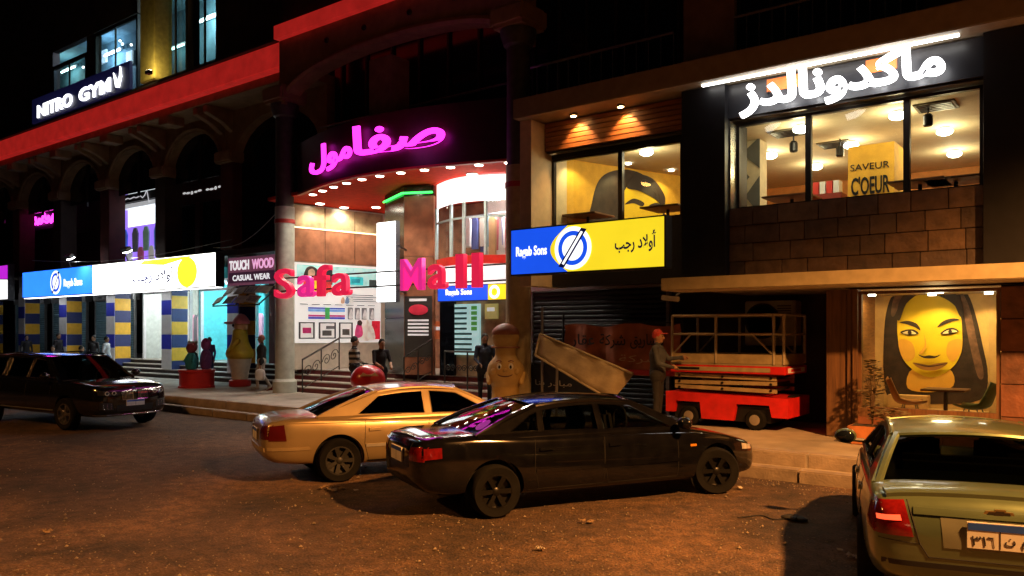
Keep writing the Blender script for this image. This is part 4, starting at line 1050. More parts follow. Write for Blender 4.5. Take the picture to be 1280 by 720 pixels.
# pattern pillar left of the first pane
t = thing('pattern_pillar', 'grey and cream zigzag pattern pillar inside the first upstairs pane', 'pillar', (fx(935, 16.2), 16.2, 4.42))
xa_, xb_ = fx(922, 16.2), fx(950, 16.2)
MB().box(xa_, xb_, 16.2, 16.6, 4.42, 6.17).build('core', M('pillar_cream', (.7, .6, .4), .6), t)
PG = M('pattern_grey', (.12, .12, .11), .6)
for k, tri in enumerate((((0, .1), (.6, .1), (.25, .55)), ((1, .2), (1, 1.0), (.35, .6)), ((0, .75), (0, 1.3), (.55, 1.0)), ((1, 1.15), (1, 1.8), (.2, 1.5)), ((0, 1.5), (.7, 1.95), (0, 1.95)))):
    MB().prism([(xa_ + p * (xb_ - xa_), 4.42 + q) for p, q in tri], 16.18, 16.199).build('pattern_piece', PG, t)
# lettering on the yellow column
t = thing('column_lettering', 'black lettering on the yellow column in the centre pane', 'sign', (fx(1090, 16.58), 16.58, 4.6))
text('lettering', 'SAVEUR', (fx(1063, 16.59), 16.59, 5.36), fx(1112, 16.59) - fx(1063, 16.59), .13, BLACKMETAL, t, .01)
text('lettering', "C'OEUR", (fx(1064, 16.59), 16.59, 4.88), fx(1112, 16.59) - fx(1064, 16.59), .36, BLACKMETAL, t, .01, bold=.02)
# tables and chairs upstairs
TOPW = wood('table_wood', (.16, .07, .03), (.28, .13, .05))
def table(px, Y, zf, lab, grp, h=.75, w=.75, mat=None):
    x = fx(px, Y); t = thing('cafe_table', lab, 'table', (x, Y, zf), group=grp)
    MB().box(x - w / 2, x + w / 2, Y - w / 2, Y + w / 2, zf + h - .035, zf + h).build('table_top', mat or TOPW, t, bevel=.008)
    MB().lathe([(.22, 0), (.22, .02), (.035, .04), (.035, h - .04)], (x, Y, zf), 14).build('pedestal', BLACKMETAL, t, smooth=True)
for px, Y, lab in ((735, 15.6, 'dark cafe table at the left of the yellow mural window'), (835, 15.7, 'dark cafe table at the right of the yellow mural window'), (990, 15.8, 'dark cafe table in the first upstairs pane'), (1150, 15.6, 'dark cafe table at the left of the right upstairs pane'), (1195, 15.7, 'dark cafe table at the right of the right upstairs pane')):
    table(px, Y, 4.42, lab, 'tables upstairs', .42 if px > 900 else .45, .9)
t = thing('red_striped_box', 'red and white striped container standing left of the yellow column', 'container', (fx(1030, 16.4), 16.4, 4.42))
x = fx(1032, 16.4)
MB().box(x - .3, x + .3, 16.4, 16.8, 4.42, 4.95).build('body', M('dark_red_box', (.25, .03, .02), .5), t)
for k in range(4): MB().box(x - .26 + k * .13, x - .15 + k * .13, 16.45, 16.7, 4.951, 5.2).build('striped_tube', (M('cup_red', (.6, .04, .03)), WHT)[k % 2], t)
# mural in the left window: dark haired face printed on the yellow wall
def mural(name, label, x0, x1, z0, z1, y, feats, mats):
    t = thing(name, label, 'mural', ((x0 + x1) / 2, y, z0))
    for k, (nm, mt, poly) in enumerate(feats):
        MB().prism([(x0 + p * (x1 - x0), z0 + q * (z1 - z0)) for p, q in poly], y - .006 - .005 * k, y - .002 - .005 * k).build(nm, mats[mt], t)
    return t
def smooth_poly(pts, n=6):
    out = []; k = len(pts)
    for i in range(k):
        p0, p1, p2, p3 = (Vector(pts[(i + j - 1) % k]) for j in range(4))
        for s in range(n):
            q = s / n
            out.append(tuple(.5 * ((2 * p1) + (p2 - p0) * q + (2 * p0 - 5 * p1 + 4 * p2 - p3) * q * q + (3 * p1 - p0 - 3 * p2 + p3) * q ** 3)))
    return out
MM = {'hair': M('mural_hair', (.035, .018, .012), .6, var=.5, vs=6), 'skin': M('mural_yellow', (.85, .60, .015), .6, var=.05), 'shade': M('mural_amber', (.80, .42, .05), .6, var=.05), 'ink': M('mural_ink', (.03, .015, .01), .6), 'lip': M('mural_lip', (.34, .15, .03), .6), 'paper': M('mural_paper', (.72, .46, .16), .6), 'white': M('mural_white', (.8, .7, .4), .6), 'gloss': M('mural_gloss', (.16, .08, .05), .55, var=.5, vs=9)}
feats = [('hair', 'hair', smooth_poly([(.0, .0), (.02, .5), (.12, .85), (.35, 1.0), (.6, .97), (.78, .75), (.86, .4), (.8, .1), (.5, -.02)])),
         ('face', 'skin', smooth_poly([(.36, .05), (.33, .4), (.4, .75), (.6, .9), (.78, .72), (.83, .4), (.78, .05), (.55, -.02)])),
         ('brow', 'ink', smooth_poly([(.38, .50), (.48, .6), (.60, .56), (.58, .50), (.48, .53)])), ('brow', 'ink', smooth_poly([(.66, .52), (.76, .58), (.84, .5), (.76, .5)])),
         ('fringe', 'ink', smooth_poly([(.4, .75), (.55, .72), (.75, .62), (.83, .5), (.85, .7), (.7, .93), (.5, .95)]))]
def wall_s(px):                                               # where the sight line of a column meets the yellow feature wall
    u = (px - CX) / FOC; r = Vector((-SA + CA * u, CA + SA * u))
    den = r.x * wdir.y - r.y * wdir.x
    return -(W0.x * r.y - W0.y * r.x) / (wdir.x * r.y - wdir.y * r.x)
s0_, s1_ = wall_s(738), wall_s(845)
t = mural('face_mural', 'yellow wall mural of a dark haired face in the left upstairs window', s0_, s1_, 4.45, 6.12, 0.0, feats, MM)
for o in t.children:                                          # lay the printed shapes on the feature wall
    for v in o.data.vertices:
        w = v.co + BASE[t.name]; q = W0 + wdir * w.x - wnor * w.y; v.co = Vector((q.x, q.y, w.z)) - BASE[t.name]
for s_ in (.5, 1.9, 3.3):
    q = W0 + wdir * s_ + wnor * .45
    lamp('wall_washer', 'SPOT', (q.x, q.y, 6.12), 60, (1, .75, .3), .08, (q.x - wnor.x * .4, q.y - wnor.y * .4, 5.0), 110, rb)
    MB().lathe([(.07, 0), (.07, .03), (0, .03)], (q.x, q.y, 6.145), 12).build('downlight', GLOBE, rb)
# ground floor cafe: big face mural, two shell chairs and a table
BYm = 17.595
x0, x1 = fx(1105, BYm), fx(1236, BYm); z0, z1 = .5, 2.94
def P(px, py): return ((fx(px, BYm) - x0) / (x1 - x0), (fz(px, py, BYm) - z0) / (z1 - z0))
def PP(*a): return [P(*q) for q in a]
feats = [('paper', 'paper', [(0, 0), (1.0, 0), (1.0, 1), (0, 1)]),
         ('hair', 'hair', [(min(max(p, -.03), 1.06), min(max(q, .02), .995)) for p, q in smooth_poly(PP((1105, 470), (1105, 420), (1108, 390), (1116, 368), (1130, 357), (1160, 352), (1195, 356), (1210, 368), (1220, 395), (1228, 430), (1235, 470), (1225, 500), (1170, 505), (1115, 500)), 4)]),
         ('hair_gloss', 'gloss', smooth_poly(PP((1200, 362), (1212, 385), (1222, 430), (1230, 468), (1222, 470), (1210, 420), (1204, 385)), 4)),
         ('hair_gloss', 'gloss', smooth_poly(PP((1120, 368), (1140, 358), (1150, 360), (1128, 376), (1118, 395), (1114, 390)), 4)),
         ('neck', 'shade', smooth_poly(PP((1142, 460), (1185, 460), (1192, 482), (1165, 490), (1135, 485)), 4)),
         ('face', 'skin', smooth_poly(PP((1122, 410), (1124, 388), (1136, 374), (1160, 367), (1186, 376), (1200, 392), (1203, 415), (1202, 440), (1192, 458), (1176, 469), (1160, 471), (1144, 464), (1130, 450), (1124, 432)), 5)),
         ('cheek', 'shade', smooth_poly(PP((1124, 425), (1140, 428), (1144, 445), (1135, 452), (1127, 444)), 4)), ('cheek', 'shade', smooth_poly(PP((1186, 428), (1202, 424), (1201, 440), (1192, 452), (1184, 444)), 4)),
         ('brow', 'ink', smooth_poly(PP((1125, 403), (1136, 401), (1147, 405), (1151, 413), (1144, 409), (1133, 405)), 4)), ('brow', 'ink', smooth_poly(PP((1172, 409), (1180, 401), (1192, 398), (1200, 400), (1190, 402), (1180, 406)), 4)),
         ('eye', 'ink', smooth_poly(PP((1126, 415), (1134, 412), (1143, 412), (1149, 417), (1140, 419), (1131, 418)), 4)), ('eye', 'ink', smooth_poly(PP((1176, 417), (1184, 411), (1193, 410), (1199, 414), (1192, 417), (1183, 418)), 4)),
         ('eye_white', 'white', smooth_poly(PP((1129, 416), (1135, 413.8), (1141, 413.8), (1146, 417), (1140, 418), (1133, 417.6)), 4)), ('eye_white', 'white', smooth_poly(PP((1179, 416.6), (1185, 412.8), (1192, 412), (1197, 414.4), (1191, 416), (1184, 417)), 4)),
         ('iris', 'ink', smooth_poly(PP((1135.5, 415.5), (1138, 412.5), (1140.5, 415.5), (1138, 419)), 4)), ('iris', 'ink', smooth_poly(PP((1186, 414.8), (1188.5, 411.5), (1191, 414.5), (1188.5, 418)), 4)),
         ('nose_line', 'shade', smooth_poly(PP((1156, 418), (1157, 432), (1150, 441), (1154, 442), (1159, 432)), 4)), ('hair_strand', 'hair', smooth_poly(PP((1160, 352), (1150, 366), (1134, 380), (1126, 400), (1122, 396), (1126, 376), (1140, 360)), 4)), ('hair_strand', 'hair', smooth_poly(PP((1160, 352), (1174, 364), (1192, 378), (1201, 396), (1206, 390), (1198, 370), (1180, 357)), 4)),
         ('nose', 'ink', smooth_poly(PP((1149, 443), (1156, 445), (1163, 444), (1170, 445), (1177, 443), (1171, 447), (1163, 448), (1155, 447)), 4)),
         ('lip', 'lip', smooth_poly(PP((1142, 453), (1156, 455), (1163, 456), (1172, 454), (1186, 453), (1176, 461), (1164, 463), (1152, 461)), 4)), ('lip_line', 'ink', smooth_poly(PP((1143, 453.5), (1163, 457), (1186, 453.5), (1163, 458.5)), 4))]
mural('face_mural', 'large yellow and brown face mural on the ground floor cafe wall', x0, x1, z0, z1, BYm, feats, MM)
for px, e in ((1090, 40), (1165, 95), (1236, 75)):
    Y = 16.9 if px != 1090 else 16.4
    q = MB().lathe([(.07, 0), (.07, .05), (0, .05)], (fx(px, Y), Y, 2.89), 12).build('cafe_downlight', GLOBE, rb)
    lamp('cafe_spot', 'SPOT', (fx(px, Y), Y, 2.86), e, (1, .60, .2), .06, (fx(px, Y) + (.0 if px != 1090 else -.3), 17.55, 1.3), 110, rb)
lamp('cafe_room_light', 'POINT', (fx(1170, 15.6), 15.7, 2.7), 30, (1, .68, .3), .2, parent=rb)
MB().lathe([(.1, 0), (.1, .05), (0, .05)], (fx(1170, 15.6), 15.7, 2.88), 12).build('cafe_downlight', GLOBE, rb)
MB().box(gx0 - .3, gx1 + 1.2, GYW + .11, BY, 2.935, 2.949).build('cafe_ceiling', CEIL, rb)
def shell_chair(lab, x, Y, zf, rot, col, nm):
    t = thing('shell_chair', lab, 'chair', (x, Y, zf), rot, 'shell chairs in the cafe window', local=True)
    P_ = []
    for i in range(11):                                       # profile from seat front up the back
        u = i / 10
        if u < .55: px_, pz = .27 - .5 * u / .55, .44 - .04 * math.sin(PI * u / .55)
        else:
            v = (u - .55) / .45; px_, pz = -.23 - .16 * v, .44 + .42 * v ** 1.15
        row = []
        for j in range(9):
            s = (j - 4) / 4; wd_ = .26 * (1 - .35 * max(0, u - .6) ** 1.0) * (.85 + .15 * math.sin(PI * min(1, u * 1.2)))
            row.append((px_ + .05 * s * s * (u > .5), s * wd_, pz + .10 * s * s * (1 - abs(u - .5))))
        P_.append(row)
    m = MB().grid(P_); me = m.build('shell', M(nm, col, .4), t, smooth=True, sharp=80)
    so = me.modifiers.new('solid', 'SOLIDIFY'); so.thickness = .02
    for sx_ in (-1, 1):
        for sy_ in (-1, 1): MB().tube([(.02 + sx_ * .1, sy_ * .1, .42), (.02 + sx_ * .2, sy_ * .2, 0)], .012, 6).build('leg', GREYMETAL, t)
shell_chair('brown orange shell chair in the cafe window', fx(1136, 16.2), 16.2, .45, 0.35, (.42, .17, .04), 'shell_orange')
shell_chair('green shell chair at the right of the cafe window', fx(1218, 15.9), 15.9, .45, PI - .25, (.16, .22, .07), 'shell_green')
table(1182, 16.0, .45, 'small round-foot table between the two shell chairs', 'cafe window tables', .74, .7)
t = thing('low_bench', 'stepped cream bench along the cafe mural wall', 'bench', (fx(1140, 17.2), 17.2, .45))
MB().box(fx(1103, 17.2) + .05, fx(1235, 17.2), 17.0, 17.55, .452, .7).build('lower_step', MAT['cafe_cream'], t, bevel=.01)
MB().box(fx(1103, 17.3) + .1, fx(1160, 17.3), 17.25, 17.55, .702, .95).build('upper_step', MAT['cafe_cream'], t, bevel=.01)

# ================================================================== STREET LAMP just right of the view: the orange light of the road
SOD = M('sodium_bowl', (1, .6, .2), em=30, emcol=(1, .5, .12))
def street_lamp(lab, x, y, power, dx, aim, cone, col=(1, .40, .10)):
    t = thing('street_lamp', lab, 'street lamp', (x, y, 0), group='street lamps on the near side of the road')
    MB().tube([(x, y, 0), (x, y, 1.0), (x, y, 7.8), (x + dx * .3, y + .5, 8.5), (x + dx, y + 1.7, 8.75)], [.12, .09, .06, .05, .04], 10).build('pole', GREYMETAL, t, smooth=True)
    MB().box(x - .2, x + .2, y - .2, y + .2, 0, .06).build('base_plate', GREYMETAL, t, bevel=.01)
    MB().ball((x + dx, y + 2.1, 8.78), (.2, .48, .10), 16, 8).build('lantern', GREYMETAL, t, smooth=True)
    MB().ball((x + dx, y + 2.1, 8.70), (.15, .38, .10), 16, 8).build('bowl', SOD, t, smooth=True)
    lamp('sodium_light', 'SPOT', (x + dx, y + 2.1, 8.45), power, col, .2, (x + dx, y + 2.1 + aim, 0), cone, t, .35)
street_lamp('tall street lamp with an orange lantern, right of the viewpoint', 5.2, 4.4, 17000, -.9, .01, 140)
street_lamp('tall street lamp with an orange lantern, left of the viewpoint', -17.0, -4.0, 2200, .4, .01, 150)

# ================================================================== OBJECTS ON THE PAVEMENT
# ---- scissor lift
X0, X1, Y0, Y1, ZP = fx(838, 14.6), fx(968, 14.6), 14.6, 15.85, .36
LR = M('lift_red', (.55, .015, .015), .45, var=.2); LT = M('lift_tan', (.36, .29, .16), .5, .1, var=.2); LG = M('lift_grey', (.38, .33, .23), .5, .3, var=.15)
t = thing('scissor_lift', 'red and grey scissor lift with a railed platform before the dark recess', 'scissor lift', ((X0 + X1) / 2, (Y0 + Y1) / 2, ZP))
XE = X1 + .25
body = [(X0 - .1, .62), (X0 + .08, .62), (X0 + .12, .84), (X0 + .62, .84), (X0 + .66, .52), (X0 + 1.3, .52), (X0 + 1.36, .84), (X1 - .1, .84), (X1 - .05, .62), (XE, .62), (XE, .98), (X0 - .1, 1.02)]
MB().prism(body, Y0, Y1).build('chassis', LR, t, bevel=.015)
MB().box(X0 + .05, X1 - .1, Y0 + .1, Y1 - .1, .5, .8).build('underframe', BLACKMETAL, t)
RUB = M('tyre_rubber', (.008, .008, .008), .9, var=.3, spec=.15)
RIMG = M('rim_grey', (.35, .32, .28), .45, .5)
for x in (X0 + .38, X1 - .38):
    for y in (Y0 + .02, Y1 - .18):
        w = MB().lathe([(.07, 0), (.17, 0), (.195, .03), (.195, .13), (.17, .16), (.07, .16)], (x, y, ZP + .195), 20, 'y').build('wheel', RUB, t, smooth=True)
        MB().lathe([(0, -.008), (.05, -.012), (.10, -.004), (.10, .03)], (x, y, ZP + .195), 16, 'y').build('rim', RIMG, w, smooth=True)
for k in range(3):                                            # folded scissor arms
    z = 1.06 + k * .115
    for y in (Y0 + .1, Y1 - .15):
        MB().prism([(X0 + .05, z + (.0 if k % 2 else .03)), (X1 + .0, z + (.03 if k % 2 else .0)), (X1, z + (.03 if k % 2 else 0) + .07), (X0 + .05, z + (.0 if k % 2 else .03) + .07)], y, y + .05).build('scissor_arm', LT, t)
    for x in (X0 + .15, (X0 + X1) / 2, X1 - .1): MB().tube([(x, Y0 + .085, z + .05), (x, Y1 - .085, z + .05)], .025, 8).build('pivot', BLACKMETAL, t)
MB().box(X0, XE - .05, Y0, Y1, 1.41, 1.56).build('platform_frame', LR, t, bevel=.01)
MB().box(X0 + .12, X1 - .08, Y0 - .008, Y0 - .001, 1.45, 1.53).build('name_plate', LT, t)
MB().box(X0 + .16, X0 + .62, Y0 - .013, Y0 - .009, 1.47, 1.515).build('name_print', BLACKMETAL, t)
MB().box(XE - .049, XE - .042, Y0 + .15, Y1 - .15, 1.44, 1.53).build('name_plate', WHT, t)
MB().box(XE - .041, XE - .037, Y0 + .3, Y1 - .4, 1.46, 1.51).build('name_print', LR, t)
MB().box(X0, X1 + .15, Y0 + .02, Y1 - .02, 1.562, 1.60).build('deck', LG, t)
for y in (Y0 + .01, Y1 - .04): MB().box(X0, X1 + .18, y, y + .03, 1.602, 1.78).build('toe_board', LT, t)
MB().box(X1 + .15, X1 + .18, Y0 + .041, Y1 - .041, 1.602, 1.78).build('toe_board', LT, t)
MB().box(X0, X0 + .03, Y0 + .041, Y1 - .041, 1.602, 1.78).build('toe_board', LT, t)
xe = X1 + .165
for x in (X0 + .03, (X0 + X1) / 2 - .1, X1 - .02, xe):
    for y in (Y0 + .025, Y1 - .025): MB().tube([(x, y, 1.6), (x, y, 2.52)], .03, 8).build('rail_post', LG, t)
for z in (2.16, 2.52):
    for y in (Y0 + .025, Y1 - .025): MB().tube([(X0 + .03, y, z), (xe, y, z)], .024, 8).build('guard_rail', LG, t)
    for x in (X0 + .03, xe): MB().tube([(x, Y0 + .025, z), (x, Y1 - .025, z)], .024, 8).build('guard_rail', LG, t)
for (xa_, za_, xb_, zb_) in ((X0 + .08, 1.8, X0 + .42, 2.15), (X1 - .06, 1.8, X1 - .42, 2.15)):
    for y in (Y0 + .025, Y1 - .025): MB().tube([(xa_, y, za_), (xb_, y, zb_)], .018, 6).build('brace', LG, t)
MB().box(xe - .02, XE - .0, Y0 + .3, Y0 + .7, .985, 1.02).build('step', BLACKMETAL, t)
# ---- air conditioner outdoor unit on the recess wall
y = 16.25; x0, x1 = fx(931, y), fx(994, y); z0, z1 = fz(960, 432, y), fz(960, 376, y)
t = thing('air_conditioner', 'pale air conditioner outdoor unit on the dark wall behind the lift', 'air conditioner', ((x0 + x1) / 2, y, z0))
MB().box(x0, x1, y, y + .4, z0, z1).build('casing', M('ac_white', (.5, .5, .42), .5), t, bevel=.02)
cxa, cza = x0 + (x1 - x0) * .36, z0 + (z1 - z0) * .55; ra = (z1 - z0) * .40
MB().lathe([(ra, 0), (ra, -.02), (ra - .04, -.025), (ra - .05, .0), (.0, .0)], (cxa, y, cza), 28, 'y').build('fan_opening', BLACKMETAL, t, smooth=True)
for k in range(4): MB().tube([(cxa + ra * (k + 1) / 5 * math.cos(2 * PI * i / 24), y - .03, cza + ra * (k + 1) / 5 * math.sin(2 * PI * i / 24)) for i in range(24)], .006, 5, True).build('fan_guard', BLACKMETAL, t)
for k in range(4): MB().box(x1 - .36, x1 - .08, y - .006, y - .001, z1 - .12 - k * .05, z1 - .1 - k * .05).build('louvre', BLACKMETAL, t)
MB().tube([(x0 + .1, y + .2, z0), (x0 + .1, 16.7, z0 - .05)], .03, 6).build('bracket', BLACKMETAL, t)
MB().tube([(x1 - .1, y + .2, z0), (x1 - .1, 16.7, z0 - .05)], .03, 6).build('bracket', BLACKMETAL, t)
t = thing('security_camera', 'white security camera on an arm under the canopy end', 'camera', (fx(838, 15), 15, 2.9))
c0 = Vector((fx(838, 14.4), 14.4, fz(838, 373, 14.4)))
MB().obox(c0, (.36, .11, .1), Matrix.Rotation(.12, 3, 'Y')).build('housing', M('cctv_white', (.6, .58, .5), .4), t, bevel=.015)
MB().tube([c0 + Vector((.1, .03, .05)), (c0.x + .15, 14.5, 2.965)], .018, 6).build('arm', GREYMETAL, t)
# ---- dark shutter, banner, tilted board
shutter('closed black roller shutter under the blue and yellow sign', fx(664, 16.2), fx(838, 16.2), 16.2, .36, 3.2, M('black_shutter', (.012, .013, .016), .5, .3), name='roller_shutter')
MB().box(CX0 + .31, NX0 + .4, 14.9, 16.68, 3.52, 3.6).build('recess_ceiling', BLKP, rb)
y = 15.6
xa_, xb_ = fx(706, y), fx(852, y)
t = thing('cloth_banner', 'faded orange cloth banner with Arabic script behind the tilted board', 'banner', ((xa_ + xb_) / 2, y, 1.3))
BANM = M('banner_orange', (.36, .11, .05), .8, var=.4, vs=2.5)
n = 26
MB().grid([[(xa_ + (xb_ - xa_) * i / n, y + .05 * math.sin(i * .9) + .03 * math.sin(j * 2 + i), 1.25 + (2.36 - 1.25) * j / 8 + .04 * math.sin(i * .5) * (j / 8)) for i in range(n + 1)] for j in range(9)]).build('cloth', BANM, t, smooth=True)
for body_, dx_, w_ in (('\ufead\ufe8e\ufed8\ufecb', .25, .62), ('\ufe94\ufedb\ufeae\ufeb7', 1.0, .66), ('\ufed6\ufef3\ufead\ufe8e\ufeb8\ufee3', 1.78, .8)):
    text('script_word', body_, (xa_ + dx_, y - .1, 1.83), w_, .33, M('banner_ink', (.02, .02, .025), .7), t, .004, bold=.01)
text('lettering', '\ufe94\ufedb\ufeae\ufeb7', (xa_ + 1.5, y - .1, 1.5), 1.0, .2, M('banner_ink_pale', (.5, .35, .2), .7), t, .004)
MB().box(xb_ - 1.4, xb_ - .1, y - .1, y - .09, 1.27, 1.38).build('red_strip', M('banner_red', (.4, .02, .03), .7), t)
for x in (xa_ - .05, xb_ + .02): MB().tube([(x, y, .36), (x, y, 2.62)], .025, 6).build('post', BLACKMETAL, t)
MB().tube([(fx(676, y), y, 2.4), (xb_ + .02, y, 2.4)], .015, 6).build('rope', BLACKMETAL, t)
t = thing('tilted_board', 'dusty beige panel leaning down towards the lift under the blue and yellow sign', 'board', (fx(730, 14.4), 14.4, .36))
yb0, yb1 = 14.3, 14.7
cs = [(669, 444, 14.3), (675, 417, 14.5), (791, 467, 14.5), (776, 489, 14.4), (765, 501, 14.3)]
p4 = [Vector((fx(a, q), q, fz(a, b_, q))) for a, b_, q in cs]
m = MB(); k = 10
tl, bl, tr, br = p4[1], p4[0], p4[2], p4[4]
G = [[(bl.lerp(br, i / k)).lerp(tl.lerp(tr, i / k), j / 5) + Vector((0, .03 * math.sin(i * 1.7 + j), .012 * math.sin(i * 2.3))) for i in range(k + 1)] for j in range(6)]
m.grid(G); o = m.build('panel', M('dusty_beige', (.36, .29, .18), .8, var=.3, vs=3, bump=.3, bs=20), t, smooth=True)
so = o.modifiers.new('solid', 'SOLIDIFY'); so.thickness = .03
MB().tube([tl, tr], .025, 6).build('edge_bar', M('beige_bar', (.4, .33, .2), .6), t); MB().tube([bl, br], .025, 6).build('edge_bar', MAT['beige_bar'], t); MB().tube([bl, tl], .025, 6).build('edge_bar', MAT['beige_bar'], t)
MB().tube([(tl.x + .02, tl.y + .05, .36), (tl.x + .02, tl.y + .05, 2.75)], .03, 8).build('stake', GREYMETAL, t)
MB().tube([(bl.x + .5, bl.y + .08, .36), bl.lerp(br, .3)], .03, 8).build('prop', GREYMETAL, t)
t = thing('dark_banner', 'dark blue banner with faint white script below the tilted board', 'banner', (fx(695, 15), 15, .4))
xa_, xb_ = fx(664, 15.0), fx(752, 15.0)
MB().grid([[(xa_ + (xb_ - xa_) * i / 12, 15.0 + .03 * math.sin(i * 1.3 + j), .45 + 1.0 * j / 5) for i in range(13)] for j in range(6)]).build('cloth', M('banner_navy', (.012, .018, .04), .7, var=.3), t, smooth=True)
text('lettering', '\ufe8e\ufee8\ufe91 \ufead\ufea9\ufe8e\ufe92\ufee3', (xa_ + .15, 14.95, .95), 1.0, .16, M('script_grey', (.5, .5, .5), .6), t, .004)
for x in (xa_, xb_): MB().tube([(x, 15.03, .36), (x, 15.03, 1.5)], .02, 6).build('post', BLACKMETAL, t)
# ---- planter with a dry shrub
y = 14.1; x0, x1 = fx(1058, y - .3), fx(1142, y - .3)
t = thing('planter', 'terracotta trough planter under the cafe window', 'planter', ((x0 + x1) / 2, y, .36))
TER = M('terracotta', (.42, .15, .05), .75, var=.25, bump=.2)
MB().prism([(x0 + .06, .36), (x1 - .06, .36), (x1, .66), (x0, .66)], y - .3, y + .12).build('trough', TER, t, bevel=.015)
MB().box(x0 + .05, x1 - .05, y - .25, y + .07, .661, .668).build('soil', M('soil', (.05, .035, .02), .95), t)
random.seed(4)
LEAF = M('dry_leaf', (.10, .075, .03), .7, var=.5, vs=9); STEM = M('stem_brown', (.10, .06, .03), .8)
def shrub(lab, x, y, z, h, r, n):
    t = thing('potted_shrub', lab, 'plant', (x, y, z), group='plants in the trough')
    for k in range(6):
        a = k * 1.05; top = (x + r * .7 * math.cos(a), y + r * .5 * math.sin(a), z + h * random.uniform(.7, 1))
        MB().tube([(x, y, z), (x + r * .25 * math.cos(a), y + r * .2 * math.sin(a), z + h * .5), top], [.012, .008, .004], 5).build('stem', STEM, t)
    m = MB()
    for k in range(n):
        u = random.random() ** .8; a = random.uniform(0, 2 * PI); rr = r * math.sqrt(random.random()) * (.5 + .6 * math.sin(PI * u))
        c = Vector((x + rr * math.cos(a), y + rr * .8 * math.sin(a), z + h * (.12 + .9 * u)))
        R = Matrix.Rotation(random.uniform(0, 6.28), 3, 'Z') @ Matrix.Rotation(random.uniform(-1, 1), 3, 'X'); L_ = random.uniform(.03, .07)
        m.add([c, c + R @ Vector((L_, L_ * .35, 0)), c + R @ Vector((2 * L_, 0, .01)), c + R @ Vector((L_, -L_ * .35, 0))], [(0, 1, 2, 3)])
    m.build('foliage', LEAF, t)
shrub('thin dry shrub rising from the left end of the trough planter', fx(1092, y), y - .08, .667, 1.05, .15, 260)
shrub('low sprawling twigs in the middle of the trough planter', fx(1112, y), y - .08, .667, .28, .3, 160)

# ---- promotional statues
OCH = M('ochre_paint', (.52, .33, .09), .5, var=.12)
x, y, zb = fx(632, 14.2), 14.2, .36
t = thing('chef_statue', 'ochre figure statue with a smiling face and brown cap beside the mall column', 'statue', (x, y, zb), .62, local=True)
pr = [(.30, 0), (.32, .05), (.31, .55), (.33, .66), (.40, .78), (.42, .95), (.38, 1.12), (.27, 1.26), (.235, 1.34), (.24, 1.48), (.28, 1.62), (.31, 1.72), (.28, 1.8), (.22, 1.86)]
def sm(pr, n=4):
    out = []
    for i in range(len(pr) - 1):
        p0, p1, p2, p3 = (Vector(pr[min(max(i + j - 1, 0), len(pr) - 1)]) for j in range(4))
        for s in range(n):
            q = s / n; out.append(tuple(.5 * ((2 * p1) + (p2 - p0) * q + (2 * p0 - 5 * p1 + 4 * p2 - p3) * q * q + (3 * p1 - p0 - 3 * p2 + p3) * q ** 3)))
    return out + [pr[-1]]
MB().lathe(sm(pr), (0, 0, 0), 28, sc=(1, .85)).build('body', OCH, t, smooth=True)
MB().lathe(sm([(.29, 1.78), (.31, 1.82), (.28, 1.90), (.17, 1.99), (.06, 2.03), (0, 2.035)]), (0, 0, 0), 24, sc=(1, .85)).build('cap', M('cap_brown', (.30, .10, .04), .5, var=.2), t, smooth=True)
for s in (-1, 1):
    e_ = MB().ball((s * .13, -.325, 1.08), (.055, .03, .075), 14, 8).build('eye', M('statue_eye', (.8, .75, .6), .4), t, smooth=True)
    MB().ball((s * .125, -.35, 1.07), (.026, .016, .04), 12, 8).build('pupil', BLACKMETAL, e_, smooth=True)
    MB().tube([(s * .19, -.31, 1.19), (s * .13, -.335, 1.215), (s * .07, -.34, 1.19)], .012, 6).build('eyebrow', M('cap_brown'), t)
    MB().ball((s * .24, -.26, .96), (.09, .06, .08), 12, 8).build('cheek', OCH, t, smooth=True)
MB().ball((0, -.37, 1.0), (.05, .06, .05), 12, 8).build('nose', OCH, t, smooth=True)
MB().tube([(.17 * math.sin(a), -.365 + .05 * abs(math.sin(a)), .93 - .07 * math.cos(a)) for a in [(-1.2 + 2.4 * i / 10) for i in range(11)]], .015, 6).build('mouth', M('mouth_dark', (.10, .02, .01), .5), t)
for s in (-1, 1): MB().cone((s * .38, -.05, .9), (s * .36, -.24, .72), .07, .05).build('arm', OCH, t, smooth=True)
MB().tube([(.31 * math.cos(a), .31 * .85 * math.sin(a), 1.5) for a in [2 * PI * i / 24 for i in range(24)]], .02, 6, True).build('band', MAT['cap_brown'], t)
x, y = fx(300, 16.0), 16.0
t = thing('cone_statue', 'yellow and white figure statue with a pink cap on a red foot', 'statue', (x, y, .36), .75, local=True)
MB().lathe([(.34, 0), (.36, .04), (.36, .2), (.3, .24)], (0, 0, 0), 24).build('foot', M('statue_red', (.5, .03, .03), .5), t, smooth=True)
MB().lathe(sm([(.26, .24), (.30, .5), (.36, .8), (.38, .95)]), (0, 0, 0), 24).build('lower_cone', M('statue_white', (.7, .68, .6), .5), t, smooth=True)
MB().lathe(sm([(.36, .92), (.44, 1.0), (.46, 1.14), (.38, 1.3), (.29, 1.5), (.25, 1.75), (.23, 1.9), (.18, 1.95)]), (0, 0, 0), 28).build('torso', M('statue_yellow', (.62, .50, .05), .45), t, smooth=True)
MB().ball((.03, 0, 2.02), (.24, .23, .2), 20, 12).build('head', M('statue_peach', (.7, .48, .28), .5), t, smooth=True)
MB().lathe(sm([(.27, 2.12), (.29, 2.16), (.24, 2.28), (.12, 2.42), (0, 2.47)]), (.04, 0, 0), 22).build('cap', M('statue_pink', (.75, .25, .33), .5), t, smooth=True)
MB().ball((-.36, 0, 2.15), (.18, .2, .05), 14, 8).build('cap_peak', MAT['statue_pink'], t, smooth=True)
